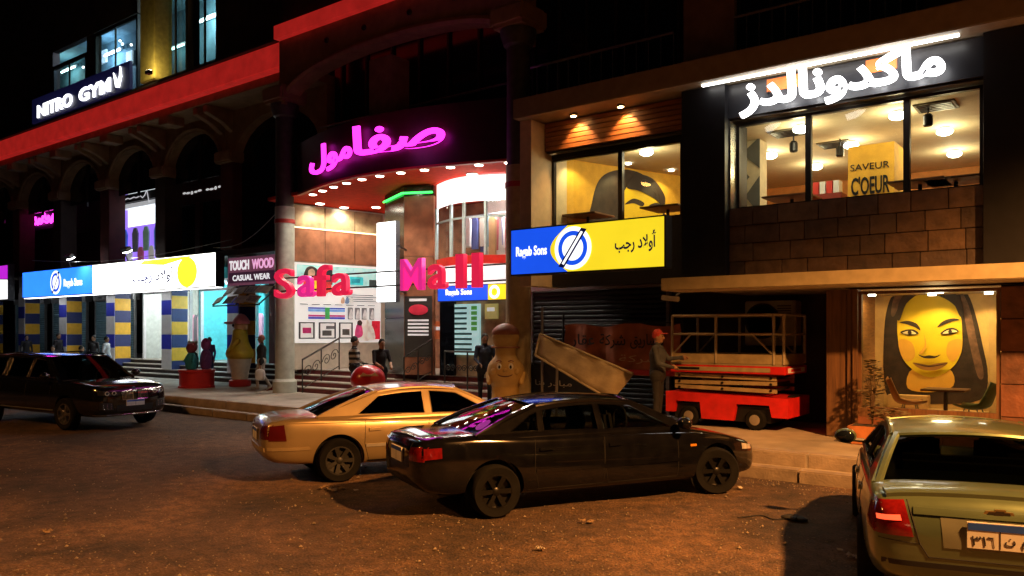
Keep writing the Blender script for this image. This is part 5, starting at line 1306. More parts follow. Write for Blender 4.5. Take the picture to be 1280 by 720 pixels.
for s in (-1, 1):
    MB().cone((.0, s * .33, 1.55), (-.3, s * .36, 1.2), .09, .07).build('arm', MAT['statue_yellow'], t, smooth=True)
    MB().ball((-.18, s * .1 - .1, 2.06), (.04, .04, .05), 10, 6).build('eye', BLACKMETAL, t, smooth=True)
x, y = fx(246, 14.8), 14.8
t = thing('red_pedestal', 'round red pedestal on the platform by the turquoise shop', 'pedestal', (x, y, .36))
MB().lathe([(.58, 0), (.58, .06), (.55, .08), (.55, .5), (.58, .52), (.58, .6), (0, .6)], (x, y, .36), 32).build('drum', M('pedestal_red', (.55, .015, .012), .45, var=.1), t, smooth=True)
# three plain rounded figures (stand-ins, no faces)
def figure(lab, dx, dy, h, c1, c2, rot):
    nm = '%02d%02d' % (c1[0] * 99, c1[2] * 99)
    t = thing('rounded_figure', lab, 'statue', (x + dx, y + dy, .965), rot, 'rounded figures on the red pedestal', local=True)
    MB().lathe(sm([(.1, 0), (.16, .04), (.19, h * .3), (.15, h * .5), (.08, h * .6)]), (0, 0, 0), 18).build('body', M('fig_' + nm, c1, .6), t, smooth=True)
    MB().ball((0, 0, h * .76), (.17, .16, h * .19), 16, 10).build('head', M('figh_%02d%02d' % (c2[0] * 99, c2[2] * 99), c2, .6), t, smooth=True)
    for s in (-1, 1):
        MB().cone((s * .15, 0, h * .5), (s * .24, -.1, h * .3), .05, .04).build('arm', MAT['fig_' + nm], t, smooth=True)
        MB().ball((s * .15, 0, h * .9), (.06, .04, .07), 10, 6).build('ear', MAT['figh_%02d%02d' % (c2[0] * 99, c2[2] * 99)], t, smooth=True)
figure('dark green rounded figure at the left of the red pedestal', -.28, .02, .98, (.03, .08, .05), (.3, .25, .2), .3)
figure('turquoise rounded figure with maroon head at the front of the red pedestal', .08, -.25, .92, (.03, .32, .34), (.28, .04, .05), 0)
figure('purple rounded figure at the back of the red pedestal', .18, .22, 1.08, (.2, .08, .35), (.35, .08, .3), -.4)
# ================================================================== CARS
def interp(tab, x):
    if x <= tab[0][0]: return tab[0][1]
    for (a, p), (b, q) in zip(tab, tab[1:]):
        if x <= b:
            t = (x - a) / (b - a); return p + (q - p) * (t * t * (3 - 2 * t) * .35 + t * .65)
    return tab[-1][1]
CARGLASS = glass('car_glass', (.10, .11, .11), 1.5)
CLEARGLASS = glass('car_glass_clear', (.45, .48, .45), 1.5)
TRIM = M('car_black_trim', (.012, .012, .012), .5)
CHROME = M('car_chrome', (.7, .7, .7), .12, 1.0, var=.05)
SEAT = M('car_seat', (.02, .02, .02), .8)
LAMPGLASS = M('lamp_glass', (.55, .55, .52), .08, .3, var=.3, vs=14, coat=1)
TAILRED = M('tail_red', (.16, .006, .006), .12, var=.3, vs=20, coat=1)
SEAM = M('panel_gap', (.004, .004, .004), .8)

def car(name, label, loc, heading, sp, paint):
    """A car built in its own frame: +x is its nose, z = 0 the road, all pieces parented to an Empty."""
    rot = math.atan2(heading[1], heading[0])
    root = thing(name, label, 'car', (loc[0], loc[1], .0), rot, 'cars parked at the kerb', local=True)
    top, bot, wid = sp['top'], sp['bot'], sp['wid']
    L0, L1 = top[0][0], top[-1][0]
    # ---- lower body loft
    xs_ = sorted(set([L0 + (L1 - L0) * i / 30 for i in range(31)] + [p[0] for p in top]))
    V = []; F = []; n = 16
    for x in xs_:
        zt, zb, w = interp(top, x), interp(bot, x), interp(wid, x)
        h = zt - zb; cr = sp.get('crown', .035)
        half = [(0, zb), (.80 * w, zb), (.955 * w, zb + .09 * h), (.99 * w, zb + .30 * h), (1.0 * w, zb + .52 * h), (.985 * w, zb + .74 * h), (.955 * w, zt - .07 * h), (.89 * w, zt), (0, zt + cr)]
        ring = [(y, z) for y, z in half] + [(-y, z) for y, z in half[1:-1][::-1]]
        V.append([(x, y, z) for y, z in ring])
    k = len(V[0])
    mb = MB(); flat = [p for r in V for p in r]
    fs = [(i * k + j, i * k + (j + 1) % k, (i + 1) * k + (j + 1) % k, (i + 1) * k + j) for i in range(len(V) - 1) for j in range(k)]
    for r, rev in ((0, True), (len(V) - 1, False)):           # end caps as a fan around the middle
        o = r * k; c = len(flat); ys = [p for p in V[r]]
        flat.append((V[r][0][0], 0, sum(p[2] for p in ys) / k))
        fs += [(o + j, o + (j + 1) % k, c) for j in range(k)]
    mb.add(flat, fs)
    me = mb.mesh('body')
    tmp = bpy.data.objects.new('tmp', me); COL.objects.link(tmp)
    ss = tmp.modifiers.new('s', 'SUBSURF'); ss.levels = 2; ss.render_levels = 2
    wr, hw = sp['wr'], sp['track']
    cut = MB()
    for xw in (sp['xr'], sp['xf']):
        for s in (-1, 1):
            cut.lathe([(wr + .055, s * (hw - .16)), (wr + .055, s * (hw + .5))], (xw, 0, wr + .01), 40, 'y')
    cme = cut.mesh('cut'); cob = bpy.data.objects.new('cut', cme); COL.objects.link(cob)
    bo = tmp.modifiers.new('b', 'BOOLEAN'); bo.object = cob; bo.operation = 'DIFFERENCE'; bo.solver = 'EXACT'
    bpy.context.view_layer.update()
    bme = bpy.data.meshes.new_from_object(tmp.evaluated_get(bpy.context.evaluated_depsgraph_get()))
    bpy.data.objects.remove(tmp); bpy.data.objects.remove(cob)
    bme.materials.clear(); bme.materials.append(paint); bme.name = 'body'
    bme.polygons.foreach_set('use_smooth', [True] * len(bme.polygons)); bme.polygons.foreach_set('material_index', [0] * len(bme.polygons)); bme.set_sharp_from_angle(angle=math.radians(38))
    body = bpy.data.objects.new('body', bme); COL.objects.link(body); body.parent = root
    bvh = BVHTree.FromPolygons([v.co.copy() for v in bme.vertices], [tuple(p.vertices) for p in bme.polygons])
    def cast(a, b, way):
        if way == 'L': o, d = Vector((a, 3, b)), Vector((0, -1, 0))
        elif way == 'R': o, d = Vector((a, -3, b)), Vector((0, 1, 0))
        elif way == 'B': o, d = Vector((-6, a, b)), Vector((1, 0, 0))
        elif way == 'F': o, d = Vector((6, a, b)), Vector((-1, 0, 0))
        else: o, d = Vector((a, b, 4)), Vector((0, 0, -1))
        h = bvh.ray_cast(o, d)
        return (h[0], -d) if h[0] is not None else (None, -d)
    def patch(nm, mt, way, quad, off=.006, nu=10, nv=5, th=.012, parent=None):
        """panel that hugs the body: quad corners (a, b) bilinear, cast along the given way"""
        P_ = []; Q = []
        for i in range(nu + 1):
            row = []; row2 = []
            for j in range(nv + 1):
                u, v = i / nu, j / nv
                a = (quad[0][0] * (1 - u) + quad[1][0] * u) * (1 - v) + (quad[3][0] * (1 - u) + quad[2][0] * u) * v
                b = (quad[0][1] * (1 - u) + quad[1][1] * u) * (1 - v) + (quad[3][1] * (1 - u) + quad[2][1] * u) * v
                h, d = cast(a, b, way)
                if h is None: return None
                row.append(h + d * off); row2.append(h + d * (off - th))
            P_.append(row); Q.append(row2)
        m = MB().grid(P_).grid([r[::-1] for r in Q])
        edge = [P_[i][0] for i in range(nu + 1)] + [P_[nu][j] for j in range(1, nv + 1)] + [P_[i][nv] for i in range(nu - 1, -1, -1)] + [P_[0][j] for j in range(nv - 1, 0, -1)]
        edge2 = [Q[i][0] for i in range(nu + 1)] + [Q[nu][j] for j in range(1, nv + 1)] + [Q[i][nv] for i in range(nu - 1, -1, -1)] + [Q[0][j] for j in range(nv - 1, 0, -1)]
        e = len(edge)
        m.add(edge + edge2, [(i, (i + 1) % e, e + (i + 1) % e, e + i) for i in range(e)])
        return m.build(nm, mt, parent or root, smooth=True)
    def line(nm, mt, way, pts_, r=.006, off=.0, sub=8, parent=None):
        out = []
        for (a, b), (c, d_) in zip(pts_, pts_[1:]):
            for i in range(sub):
                h, d = cast(a + (c - a) * i / sub, b + (d_ - b) * i / sub, way)
                if h is not None: out.append(h + d * off)
        h, d = cast(*pts_[-1], way)
        if h is not None: out.append(h + d * off)
        if len(out) > 1: return MB().tube(out, r, 5).build(nm, mt, parent or root)
    # ---- greenhouse
    g = sp['gh']; xw, xf, xr_, xb_, zf, zr, H = g['xw'], g['xf'], g['xr'], g['xb'], g['zf'], g['zr'], g['H']
    wb_, wt = g['wb'], g['wt']
    def roof(x):
        t = (x - xr_) / (xf - xr_); return H - .05 * (2 * t - 1.05) ** 2 * (1.0) - (.02 if t < 0 else 0)
    def topline(x):
        if x > xf: return roof(xf) + (zf - roof(xf)) * (x - xf) / (xw - xf)
        if x < xr_: return roof(xr_) + (zr - roof(xr_)) * (xr_ - x) / (xr_ - xb_)
        return roof(x)
    def belt(x): return zr + (zf - zr) * (x - xb_) / (xw - xb_)
    def ysd(x, z):
        t = max(0, min(1.1, (z - belt(x)) / (H - belt(x)))); return wb_ + (wt - wb_) * t
    outer = [(xw, zf - .06)] + [(xf + (xw - xf) * (1 - i / 6), topline(xf + (xw - xf) * (1 - i / 6))) for i in range(7)] + [(xf + (xr_ - xf) * i / 10, roof(xf + (xr_ - xf) * i / 10)) for i in range(1, 11)] + [(xr_ + (xb_ - xr_) * i / 6, topline(xr_ + (xb_ - xr_) * i / 6)) for i in range(1, 7)] + [(xb_, zr - .06)]
    dl = g['dlo']
    holes = []
    for (a, b, ca, cb) in dl:                                 # a..b along the belt, ca / cb lean of the front / rear edge at the roof
        lo = []; hi = []
        m_ = 10; zin = .055
        for i in range(m_ + 1):
            xl_ = a + (b - a) * i / m_; xh = (a + ca) + ((b + cb) - (a + ca)) * i / m_
            lo.append((xl_, belt(xl_) + .03)); hi.append((xh, max(topline(xh) - zin, belt(xh) + .05)))
        holes.append(lo + hi[::-1])
    gp = paint
    for s in (-1, 1):
        fr = MB().holed(outer, [list(reversed(h)) for h in holes], lambda p, t, s=s: (p[0], s * (ysd(*p) - t), p[1]), .04).build('window_frame', gp, root)
        for h in holes:
            mm = MB().prism(h, 0, .006); mm.v = [(v[0], s * (ysd(v[0], v[2]) - .018 - v[1]), v[2]) for v in mm.v]
            mm.build('side_window', g.get('glass', CARGLASS), root)
            MB().tube([(p[0], s * (ysd(*p) + .001), p[1]) for p in h], .007, 5, True).build('window_trim', g.get('trim', TRIM), root)
    na, nb_ = 12, 8
    def sheet(fn): return [[fn(-1 + 2 * i / na, j / nb_) for i in range(na + 1)] for j in range(nb_ + 1)]
    bw, bw2 = g.get('bow', .16), g.get('bow2', .10)
    cro = g.get('crown', .045)
    # full sheets for windscreen, roof and rear screen share their edges, so the cabin closes
    def rim(s, e): return 1 - s * s
    def ws(s, v):
        x = xw + (xf - xw) * v; z = topline(x) if v < 1 else roof(xf)
        z = (zf - .03) * (1 - v) + roof(xf) * v + .02 * math.sin(PI * v) + cro * rim(s, 0) * v
        return (x + (bw * (1 - v) + bw2 * v) * rim(s, 0), s * (wb_ * (1 - v) + wt * v) * .985, z)
    def rs(s, v):
        x = xb_ + (xr_ - xb_) * v
        z = (zr - .03) * (1 - v) + roof(xr_) * v + .025 * math.sin(PI * v) + cro * rim(s, 0) * v
        return (x - (bw * (1 - v) * .7 + bw2 * v * .7) * rim(s, 0), s * (wb_ * (1 - v) + wt * v) * .985, z)
    def rf(s, v):
        x0_, x1_ = xf + bw2 * rim(s, 0), xr_ - bw2 * .7 * rim(s, 0)
        x = x0_ + (x1_ - x0_) * v; xx = xf + (xr_ - xf) * v
        return (x, s * wt * (1.0 if 0 < v < 1 else .995), roof(xx) + cro * rim(s, 0) + .0)
    MB().grid(sheet(rf)).build('roof', gp, root, smooth=True, sharp=60)
    MB().grid(sheet(ws)).build('windscreen', g.get('wsglass', CLEARGLASS), root, smooth=True, sharp=60)
    MB().grid(sheet(rs)).build('rear_screen', g.get('glass', CARGLASS), root, smooth=True, sharp=60)
    for fn in (ws, rs):
        for s in (-.96, .96): MB().tube([fn(s, j / 8) for j in range(9)], .035, 6).build('pillar', gp, root, smooth=True)
        MB().tube([fn(-1 + 2 * i / 12, .985) for i in range(13)], .022, 6).build('screen_trim', TRIM if g.get('dark_trim') else gp, root, smooth=True)
        MB().tube([fn(-1 + 2 * i / 12, .03) for i in range(13)], .016, 6).build('screen_trim', TRIM, root, smooth=True)
    for s in (-1, 1):
        MB().tube([(xf + (xr_ - xf) * i / 10, s * wt, roof(xf + (xr_ - xf) * i / 10) - .004) for i in range(11)], .028, 8).build('roof_rail', gp, root, smooth=True)
    # ---- seats seen through the glass
    for s in (-1, 1):
        x = xf - .25
        MB().obox((x, s * .36, zf + .02), (.12, .42, .5), Matrix.Rotation(-.2, 3, 'Y')).build('seat', SEAT, root, bevel=.05)
        MB().obox((x - .09, s * .36, zf + .32), (.09, .24, .16)).build('headrest', SEAT, root, bevel=.03)
        MB().obox((xr_ + .02, s * .36, zr + .16), (.09, .24, .12)).build('headrest', SEAT, root, bevel=.03)
    MB().obox((xr_ - .02, 0, zr + .0), (.14, 1.2, .3), Matrix.Rotation(-.2, 3, 'Y')).build('seat', SEAT, root, bevel=.05)
    MB().tube([(xw - .38, .36 + .17 * math.cos(a), zf + .05 + .17 * math.sin(a)) for a in [2 * PI * i / 16 for i in range(16)]], .014, 6, True).build('steering_wheel', SEAT, root)
    # ---- wheels
    prof = [(wr * .66, -.085), (wr * .92, -.1), (wr * .985, -.075), (wr, -.04), (wr, .04), (wr * .985, .075), (wr * .92, .1), (wr * .66, .085), (wr * .66, -.085)]
    rimm = sp.get('rim', RIMG)
    for xwh in (sp['xr'], sp['xf']):
        for s in (-1, 1):
            tw = sp.get('steer', 0) if xwh == sp['xf'] else 0
            wo = MB().lathe(prof, (0, 0, 0), 36, 'y').build('wheel', RUB, root, smooth=True)
            wo.location = (xwh, s * (hw - .07), wr); wo.rotation_euler = (0, 0, tw)
            m = MB()
            m.lathe([(wr * .66, -.09 * s), (wr * .66, .085 * s), (wr * .60, .085 * s), (wr * .58, .02 * s), (wr * .2, .0)], (0, 0, 0), 28, 'y')
            m.lathe([(wr * .16, .0), (wr * .16, .07 * s), (wr * .1, .082 * s), (0, .082 * s)], (0, 0, 0), 16, 'y')
            ns = sp.get('spokes', 5)
            for q in range(ns):
                a = 2 * PI * q / ns
                R = Matrix.Rotation(a, 3, 'Y')
                pl = [R @ Vector((wr * .12, s * .045, -wr * .07)), R @ Vector((wr * .12, s * .045, wr * .07)), R @ Vector((wr * .62, s * .06, wr * .10)), R @ Vector((wr * .62, s * .06, -wr * .10))]
                pl2 = [p + Vector((0, s * .022, 0)) for p in pl]
                m.add(pl + pl2, [(0, 1, 2, 3), (7, 6, 5, 4), (0, 1, 5, 4), (1, 2, 6, 5), (2, 3, 7, 6), (3, 0, 4, 7)])
            m.build('rim', rimm, wo, smooth=True)
            MB().lathe([(wr * .55, 0), (0, 0)], (0, -s * .03, 0), 20, 'y').build('brake_disc', BLACKMETAL, wo)
            MB().lathe([(wr + .045, s * (hw - .155)), (0, s * (hw - .155))], (xwh, 0, wr + .01), 32, 'y').build('wheel_well', SEAM, root)
    sp['details'](root, patch, line, cast)
    return root

def std_sides(root, patch, line, sp, doors, zc, mirror=True, paint=None, mould=None):
    L = sp['gh']
    for way, s in (('L', 1), ('R', -1)):
        for x0_, x1_ in doors:
            z0_ = .30; z1_ = interp(sp['top'], x0_) - .05
            line('door_gap', SEAM, way, [(x0_, z1_), (x0_ - .02, .55), (x0_ + .05, z0_), (x1_ + (.0), z0_), (x1_, z1_)], .004, .0)
            pt = patch('door_handle', paint, way, [(x0_ + .05, zc), (x0_ + .23, zc + .005), (x0_ + .23, zc + .045), (x0_ + .05, zc + .04)], .022, 4, 2, .02)
        if mould: patch('side_moulding', mould, way, [(doors[-1][0] - .0, .50), (doors[0][1], .50), (doors[0][1], .545), (doors[-1][0], .545)], .012, 20, 2, .014)
        patch('sill', TRIM, way, [(sp['xr'] + .42, .245), (sp['xf'] - .42, .235), (sp['xf'] - .42, .285), (sp['xr'] + .42, .30)], .004, 14, 2)
        if mirror:
            xm = L['xw'] - .22; ym = s * (L['wb'] + .12); zm = L['zf'] + .10
            mo = MB().ball((xm, ym + s * .06, zm), (.075, .12, .085), 16, 10).build('mirror', paint, root, smooth=True)
            MB().tube([(xm + .03, s * (L['wb'] - .02), zm - .05), (xm, ym, zm - .04)], .025, 6).build('mirror_arm', TRIM, mo)
            MB().ball((xm - .045, ym + s * .06, zm), (.04, .10, .068), 14, 8).build('mirror_glass', DARKGLASS, mo, smooth=True)

def plate(root, cast, way, a, z, w, h, left, right, top=(.02, .08, .45)):
    """Egyptian style number plate: coloured strip above, white field with numerals and letters"""
    hit, d = cast(a, z, way)
    x = hit.x + d.x * .012; sgn = d.x
    m = MB().box(x - .008, x + .008, a - w / 2, a + w / 2, z - h / 2, z + h / 2).build('number_plate', M('plate_white', (.75, .74, .68), .5, var=.06), root)
    f = x + sgn * .0085
    MB().box(f, f + sgn * .002, a - w / 2 + .006, a + w / 2 - .006, z + h * .2, z + h / 2 - .006).build('plate_strip', M('plate_blue', top, .5), m)
    MB().box(f, f + sgn * .002, a - .003, a + .003, z - h / 2 + .008, z + h * .2).build('plate_divider', BLACKMETAL, m)
    ink = M('plate_ink', (.015, .015, .02), .6)
    for body_, side in ((left, -1), (right, 1)):
        if not body_: continue
        tw = w * .36
        o = text('plate_characters', body_, (0, 0, 0), tw, h * .36, ink, None, .002)
        # seen from outside: lettering runs to the viewer's right
        yc = a + (-side if sgn < 0 else side) * w * .25
        for v in o.data.vertices:
            lx, ly, lz = v.co
            v.co = (f + sgn * (.001 - ly), yc + (-(lx - tw / 2) if sgn < 0 else (lx - tw / 2)), z - h * .38 + lz) 
        o.parent = m
    return m

# ---- black sedan in front
P_BLACK = M('black_paint', (.004, .004, .005), .12, .0, var=.3, coat=.5, rv=.03, spec=.3)
P_GOLD = M('champagne_paint', (.42, .32, .17), .32, .55, var=.06, vs=3, coat=.7, rv=.05)
P_SILVER = M('silver_green_paint', (.13, .18, .10), .3, .6, var=.06, vs=3, coat=.8, rv=.05)
P_SUV = M('suv_black_paint', (.005, .005, .006), .14, .0, var=.3, coat=1.0, rv=.03)
sp = dict(details=lambda *a: det(*a), top=[(-2.6, .80), (-2.52, .93), (-2.3, .975), (-1.9, .985), (-1.0, .945), (.2, .92), (1.1, .90), (1.4, .875), (1.9, .79), (2.25, .70), (2.45, .62), (2.55, .54)],
          bot=[(-2.6, .44), (-2.45, .30), (-2.0, .24), (-1.2, .21), (1.2, .20), (2.0, .20), (2.4, .22), (2.55, .32)],
          wid=[(-2.6, .60), (-2.5, .72), (-2.2, .79), (-1.4, .84), (0, .85), (1.4, .84), (2.0, .80), (2.3, .72), (2.47, .60), (2.55, .48)],
          wr=.315, track=.83, xr=-1.645, xf=1.645, steer=-.38, rim=M('dark_rim', (.02, .02, .02), .35, .7), spokes=6, crown=.03,
          gh=dict(xw=1.22, xf=.36, xr=-1.0, xb=-1.86, zf=.91, zr=.985, H=1.33, wb=.765, wt=.56, trim=P_BLACK, glass=glass('car_glass_mid', (.62, .64, .62), 1.5), dlo=[(.88, -.10, -.52, .02), (-.17, -.95, .0, .0), (-1.02, -1.36, .02, .28)]))
sp['gh']['dlo'] = [(.92, -.12, -.55, .0), (-.20, -.98, .0, .03), (-1.05, -1.42, .03, .30)]
def det(root, patch, line, cast):
    std_sides(root, patch, line, sp, [(-.14, .98), (-1.12, -.16)], .76, True, P_BLACK, P_BLACK)
    for s in (-1, 1):
        patch('headlight', LAMPGLASS, 'F', [(s * .34, .56), (s * .66, .60), (s * .66, .69), (s * .36, .64)], .006, 8, 4)
        patch('fog_lamp', LAMPGLASS, 'F', [(s * .40, .34), (s * .50, .34), (s * .50, .40), (s * .40, .40)], .004, 3, 3)
        patch('tail_light', TAILRED, 'B', [(s * .44, .70), (s * .70, .70), (s * .70, .87), (s * .44, .85)], .006, 6, 5)
        patch('tail_light', TAILRED, 'R' if s < 0 else 'L', [(-2.5, .72), (-2.3, .74), (-2.3, .86), (-2.5, .85)], .006, 5, 4)
        patch('side_indicator', M('amber_lens', (.5, .2, .02), .2), 'R' if s < 0 else 'L', [(1.18, .68), (1.28, .68), (1.28, .71), (1.18, .71)], .006, 3, 2)
        patch('headlight', LAMPGLASS, 'R' if s < 0 else 'L', [(2.12, .58), (2.36, .56), (2.36, .62), (2.12, .66)], .006, 5, 4)
    patch('grille', TRIM, 'F', [(-.30, .50), (.30, .50), (.33, .58), (-.33, .58)], .004, 8, 3)
    patch('rear_bumper', TRIM, 'B', [(-.6, .36), (.6, .36), (.6, .41), (-.6, .41)], .008, 12, 2)
    line('boot_gap', SEAM, 'B', [(-.42, .9), (-.43, .62), (.43, .62), (.42, .9)], .004)
    plate(root, cast, 'B', 0, .73, .42, .17, '', '')
car('black_sedan', 'glossy black sedan parked at an angle in the foreground', (-5.84, 9.24), (.462, .887), sp, P_BLACK)

# ---- champagne sedan behind it
sp = dict(details=lambda *a: det(*a), top=[(-2.62, .76), (-2.55, .90), (-2.35, .955), (-1.9, .97), (-1.0, .935), (.2, .91), (1.05, .89), (1.35, .865), (1.8, .79), (2.1, .71), (2.3, .62), (2.38, .54)],
          bot=[(-2.62, .42), (-2.48, .30), (-2.0, .25), (-1.2, .22), (1.2, .21), (1.9, .21), (2.25, .24), (2.38, .34)],
          wid=[(-2.62, .60), (-2.52, .72), (-2.25, .79), (-1.4, .83), (0, .84), (1.4, .83), (1.9, .79), (2.15, .71), (2.3, .60), (2.38, .48)],
          wr=.32, track=.82, xr=-1.55, xf=1.55, steer=0, rim=M('dark_steel_rim', (.035, .035, .035), .5, .5), spokes=7, crown=.03,
          gh=dict(xw=1.18, xf=.34, xr=-.92, xb=-1.86, zf=.90, zr=.965, H=1.34, wb=.755, wt=.55, dlo=[], trim=P_GOLD))
sp['gh']['dlo'] = [(.90, -.10, -.55, .0), (-.22, -1.26, .0, .34)]
def det(root, patch, line, cast):
    std_sides(root, patch, line, sp, [(-.16, .98), (-1.16, -.18)], .735, True, P_GOLD, M('silver_moulding', (.45, .43, .38), .4, .4))
    for s in (-1, 1):
        way = 'R' if s < 0 else 'L'
        patch('headlight', LAMPGLASS, 'F', [(s * .34, .55), (s * .64, .59), (s * .64, .68), (s * .36, .63)], .006, 8, 4)
        patch('tail_light', M('tail_dark_red', (.09, .006, .006), .15, coat=1), 'B', [(s * .40, .66), (s * .69, .66), (s * .69, .87), (s * .40, .84)], .006, 6, 5)
        patch('tail_light', M('tail_dark_red', (.09, .006, .006), .15, coat=1), way, [(-2.54, .64), (-2.30, .64), (-2.33, .87), (-2.52, .85)], .006, 5, 4)
        patch('bumper_strip', M('gold_moulding', (.40, .31, .17), .4, .3), way, [(-2.56, .50), (-1.98, .50), (-1.98, .545), (-2.56, .545)], .012, 10, 2)
        line('waist_crease', M('crease_gold', (.25, .18, .09), .5, .4), way, [(-2.3, .885), (-1.0, .86), (.9, .82)], .006)
    line('boot_gap', SEAM, 'B', [(-.42, .9), (-.43, .60), (.43, .60), (.42, .9)], .004)
    patch('rear_bumper', M('gold_moulding'), 'B', [(-.62, .48), (.62, .48), (.62, .54), (-.62, .54)], .012, 14, 2)
    plate(root, cast, 'B', 0, .70, .42, .17, '', '')
h = (.462, .887)
rc = Vector((-9.81, 8.15)) + Vector(h) * 1.55
car('champagne_sedan', 'champagne gold sedan parked behind the black sedan', rc, h, sp, P_GOLD)

# ---- silver-green car at the right edge, seen from behind
sp = dict(details=lambda *a: det(*a), top=[(-2.3, .72), (-2.24, .90), (-2.1, .965), (-1.75, .985), (-1.0, .96), (.3, .93), (1.1, .90), (1.5, .86), (1.9, .78), (2.2, .66), (2.3, .52)],
          bot=[(-2.3, .36), (-2.2, .28), (-1.8, .24), (-1.0, .22), (1.2, .21), (1.9, .22), (2.2, .26), (2.3, .34)],
          wid=[(-2.3, .70), (-2.24, .82), (-2.05, .88), (-1.4, .91), (0, .92), (1.3, .90), (1.9, .84), (2.15, .74), (2.3, .55)],
          wr=.31, track=.90, xr=-1.4, xf=1.4, steer=0, spokes=6, crown=.03,
          gh=dict(xw=1.1, xf=.30, xr=-.95, xb=-1.72, zf=.92, zr=.965, H=1.32, wb=.83, wt=.63, dlo=[], trim=TRIM))
sp['gh']['dlo'] = [(.82, -.10, -.5, .0), (-.18, -1.12, .0, .2)]
spS = sp
def det(root, patch, line, cast):
    std_sides(root, patch, line, spS, [(-.12, .9), (-1.05, -.14)], .76, True, P_SILVER, None)
    for s in (-1, 1):
        way = 'R' if s < 0 else 'L'
        q = patch('tail_light', TAILRED, 'B', [(s * .56, .66), (s * .835, .66), (s * .845, .90), (s * .62, .92)], .008, 8, 6)
        patch('tail_light', TAILRED, way, [(-2.24, .66), (-2.02, .70), (-2.06, .88), (-2.22, .88)], .006, 5, 4)
        if s > 0: patch('lit_bulb', M('tail_lit', (.9, .05, .02), .3, em=1.8, emcol=(1, .09, .03)), 'B', [(s * .64, .775), (s * .81, .765), (s * .815, .80), (s * .65, .815)], .012, 6, 3, parent=q)
        patch('headlight', LAMPGLASS, 'F', [(s * .34, .55), (s * .66, .58), (s * .66, .67), (s * .36, .63)], .006, 8, 4)
    patch('boot_spoiler_lip', P_SILVER, 'T', [(-2.16, -.74), (-2.03, -.76), (-2.03, .76), (-2.16, .74)], .03, 4, 18, .03)
    patch('boot_crease', P_SILVER, 'B', [(-.56, .83), (.56, .83), (.56, .88), (-.56, .88)], .012, 16, 3, .014)
    line('boot_gap', SEAM, 'B', [(-.60, .92), (-.52, .62), (-.46, .52), (.46, .52), (.52, .62), (.60, .92)], .005)
    line('bumper_gap', SEAM, 'B', [(-.8, .63), (-.52, .61)], .004); line('bumper_gap', SEAM, 'B', [(.52, .61), (.8, .63)], .004)
    patch('plate_recess', M('plate_recess_paint', (.2, .21, .15), .4, .4), 'B', [(-.36, .60), (.36, .60), (.38, .82), (-.38, .82)], .004, 8, 4, .008)
    patch('bumper_strip', TRIM, 'B', [(-.78, .44), (.78, .44), (.78, .48), (-.78, .48)], .006, 18, 2)
    plate(root, cast, 'B', 0, .715, .42, .19, '\u0663\u0661\u0666', '\ufee5 \ufee1')
    # wide cross emblem above the plate
    hit, d = cast(0, .875, 'B')
    x = hit.x - .016
    em_ = [(-.10, -.012), (-.04, -.018), (-.03, -.028), (.045, -.028), (.045, -.014), (.10, -.010), (.085, .014), (.03, .016), (.025, .028), (-.045, .028), (-.045, .014), (-.09, .012)]
    MB().prism([(p, .875 + q) for p, q in em_], x, x + .02, 'x').build('emblem', M('emblem_gold', (.4, .3, .12), .3, .8), root)
    MB().prism([(p * .75, .875 + q * .6) for p, q in em_], x - .004, x - .0005, 'x').build('emblem_inset', M('emblem_dark', (.05, .04, .03), .4, .5), root)
hd = Vector((-.26, .965)).normalized()
car('silver_green_sedan', 'silver green car with a lit tail light at the right edge', Vector((-.70, 6.75)) + hd * 2.3, hd, sp, P_SILVER)

# ---- black SUV at the left
sp = dict(details=lambda *a: det(*a), top=[(-2.75, .85), (-2.7, 1.08), (-2.5, 1.13), (-1.0, 1.12), (.4, 1.09), (1.2, 1.09), (1.6, 1.09), (2.1, 1.06), (2.45, 1.01), (2.64, .94), (2.72, .80)],
          bot=[(-2.75, .50), (-2.6, .36), (-1.8, .30), (1.6, .28), (2.3, .27), (2.6, .30), (2.72, .38)],
          wid=[(-2.75, .78), (-2.65, .92), (-2.3, 1.0), (-1.0, 1.04), (1.4, 1.03), (2.1, .99), (2.45, .92), (2.62, .84), (2.72, .70)],
          wr=.36, track=1.02, xr=-1.65, xf=1.65, steer=.05, rim=M('suv_rim', (.35, .35, .36), .25, .9), spokes=5, crown=.03,
          gh=dict(xw=1.25, xf=.45, xr=-2.1, xb=-2.55, zf=1.10, zr=1.13, H=1.64, wb=.94, wt=.72, dlo=[], trim=CHROME))
sp['gh']['dlo'] = [(.95, .0, -.5, .0), (-.10, -1.1, .0, .0), (-1.2, -1.95, .0, .2)]
spV = sp
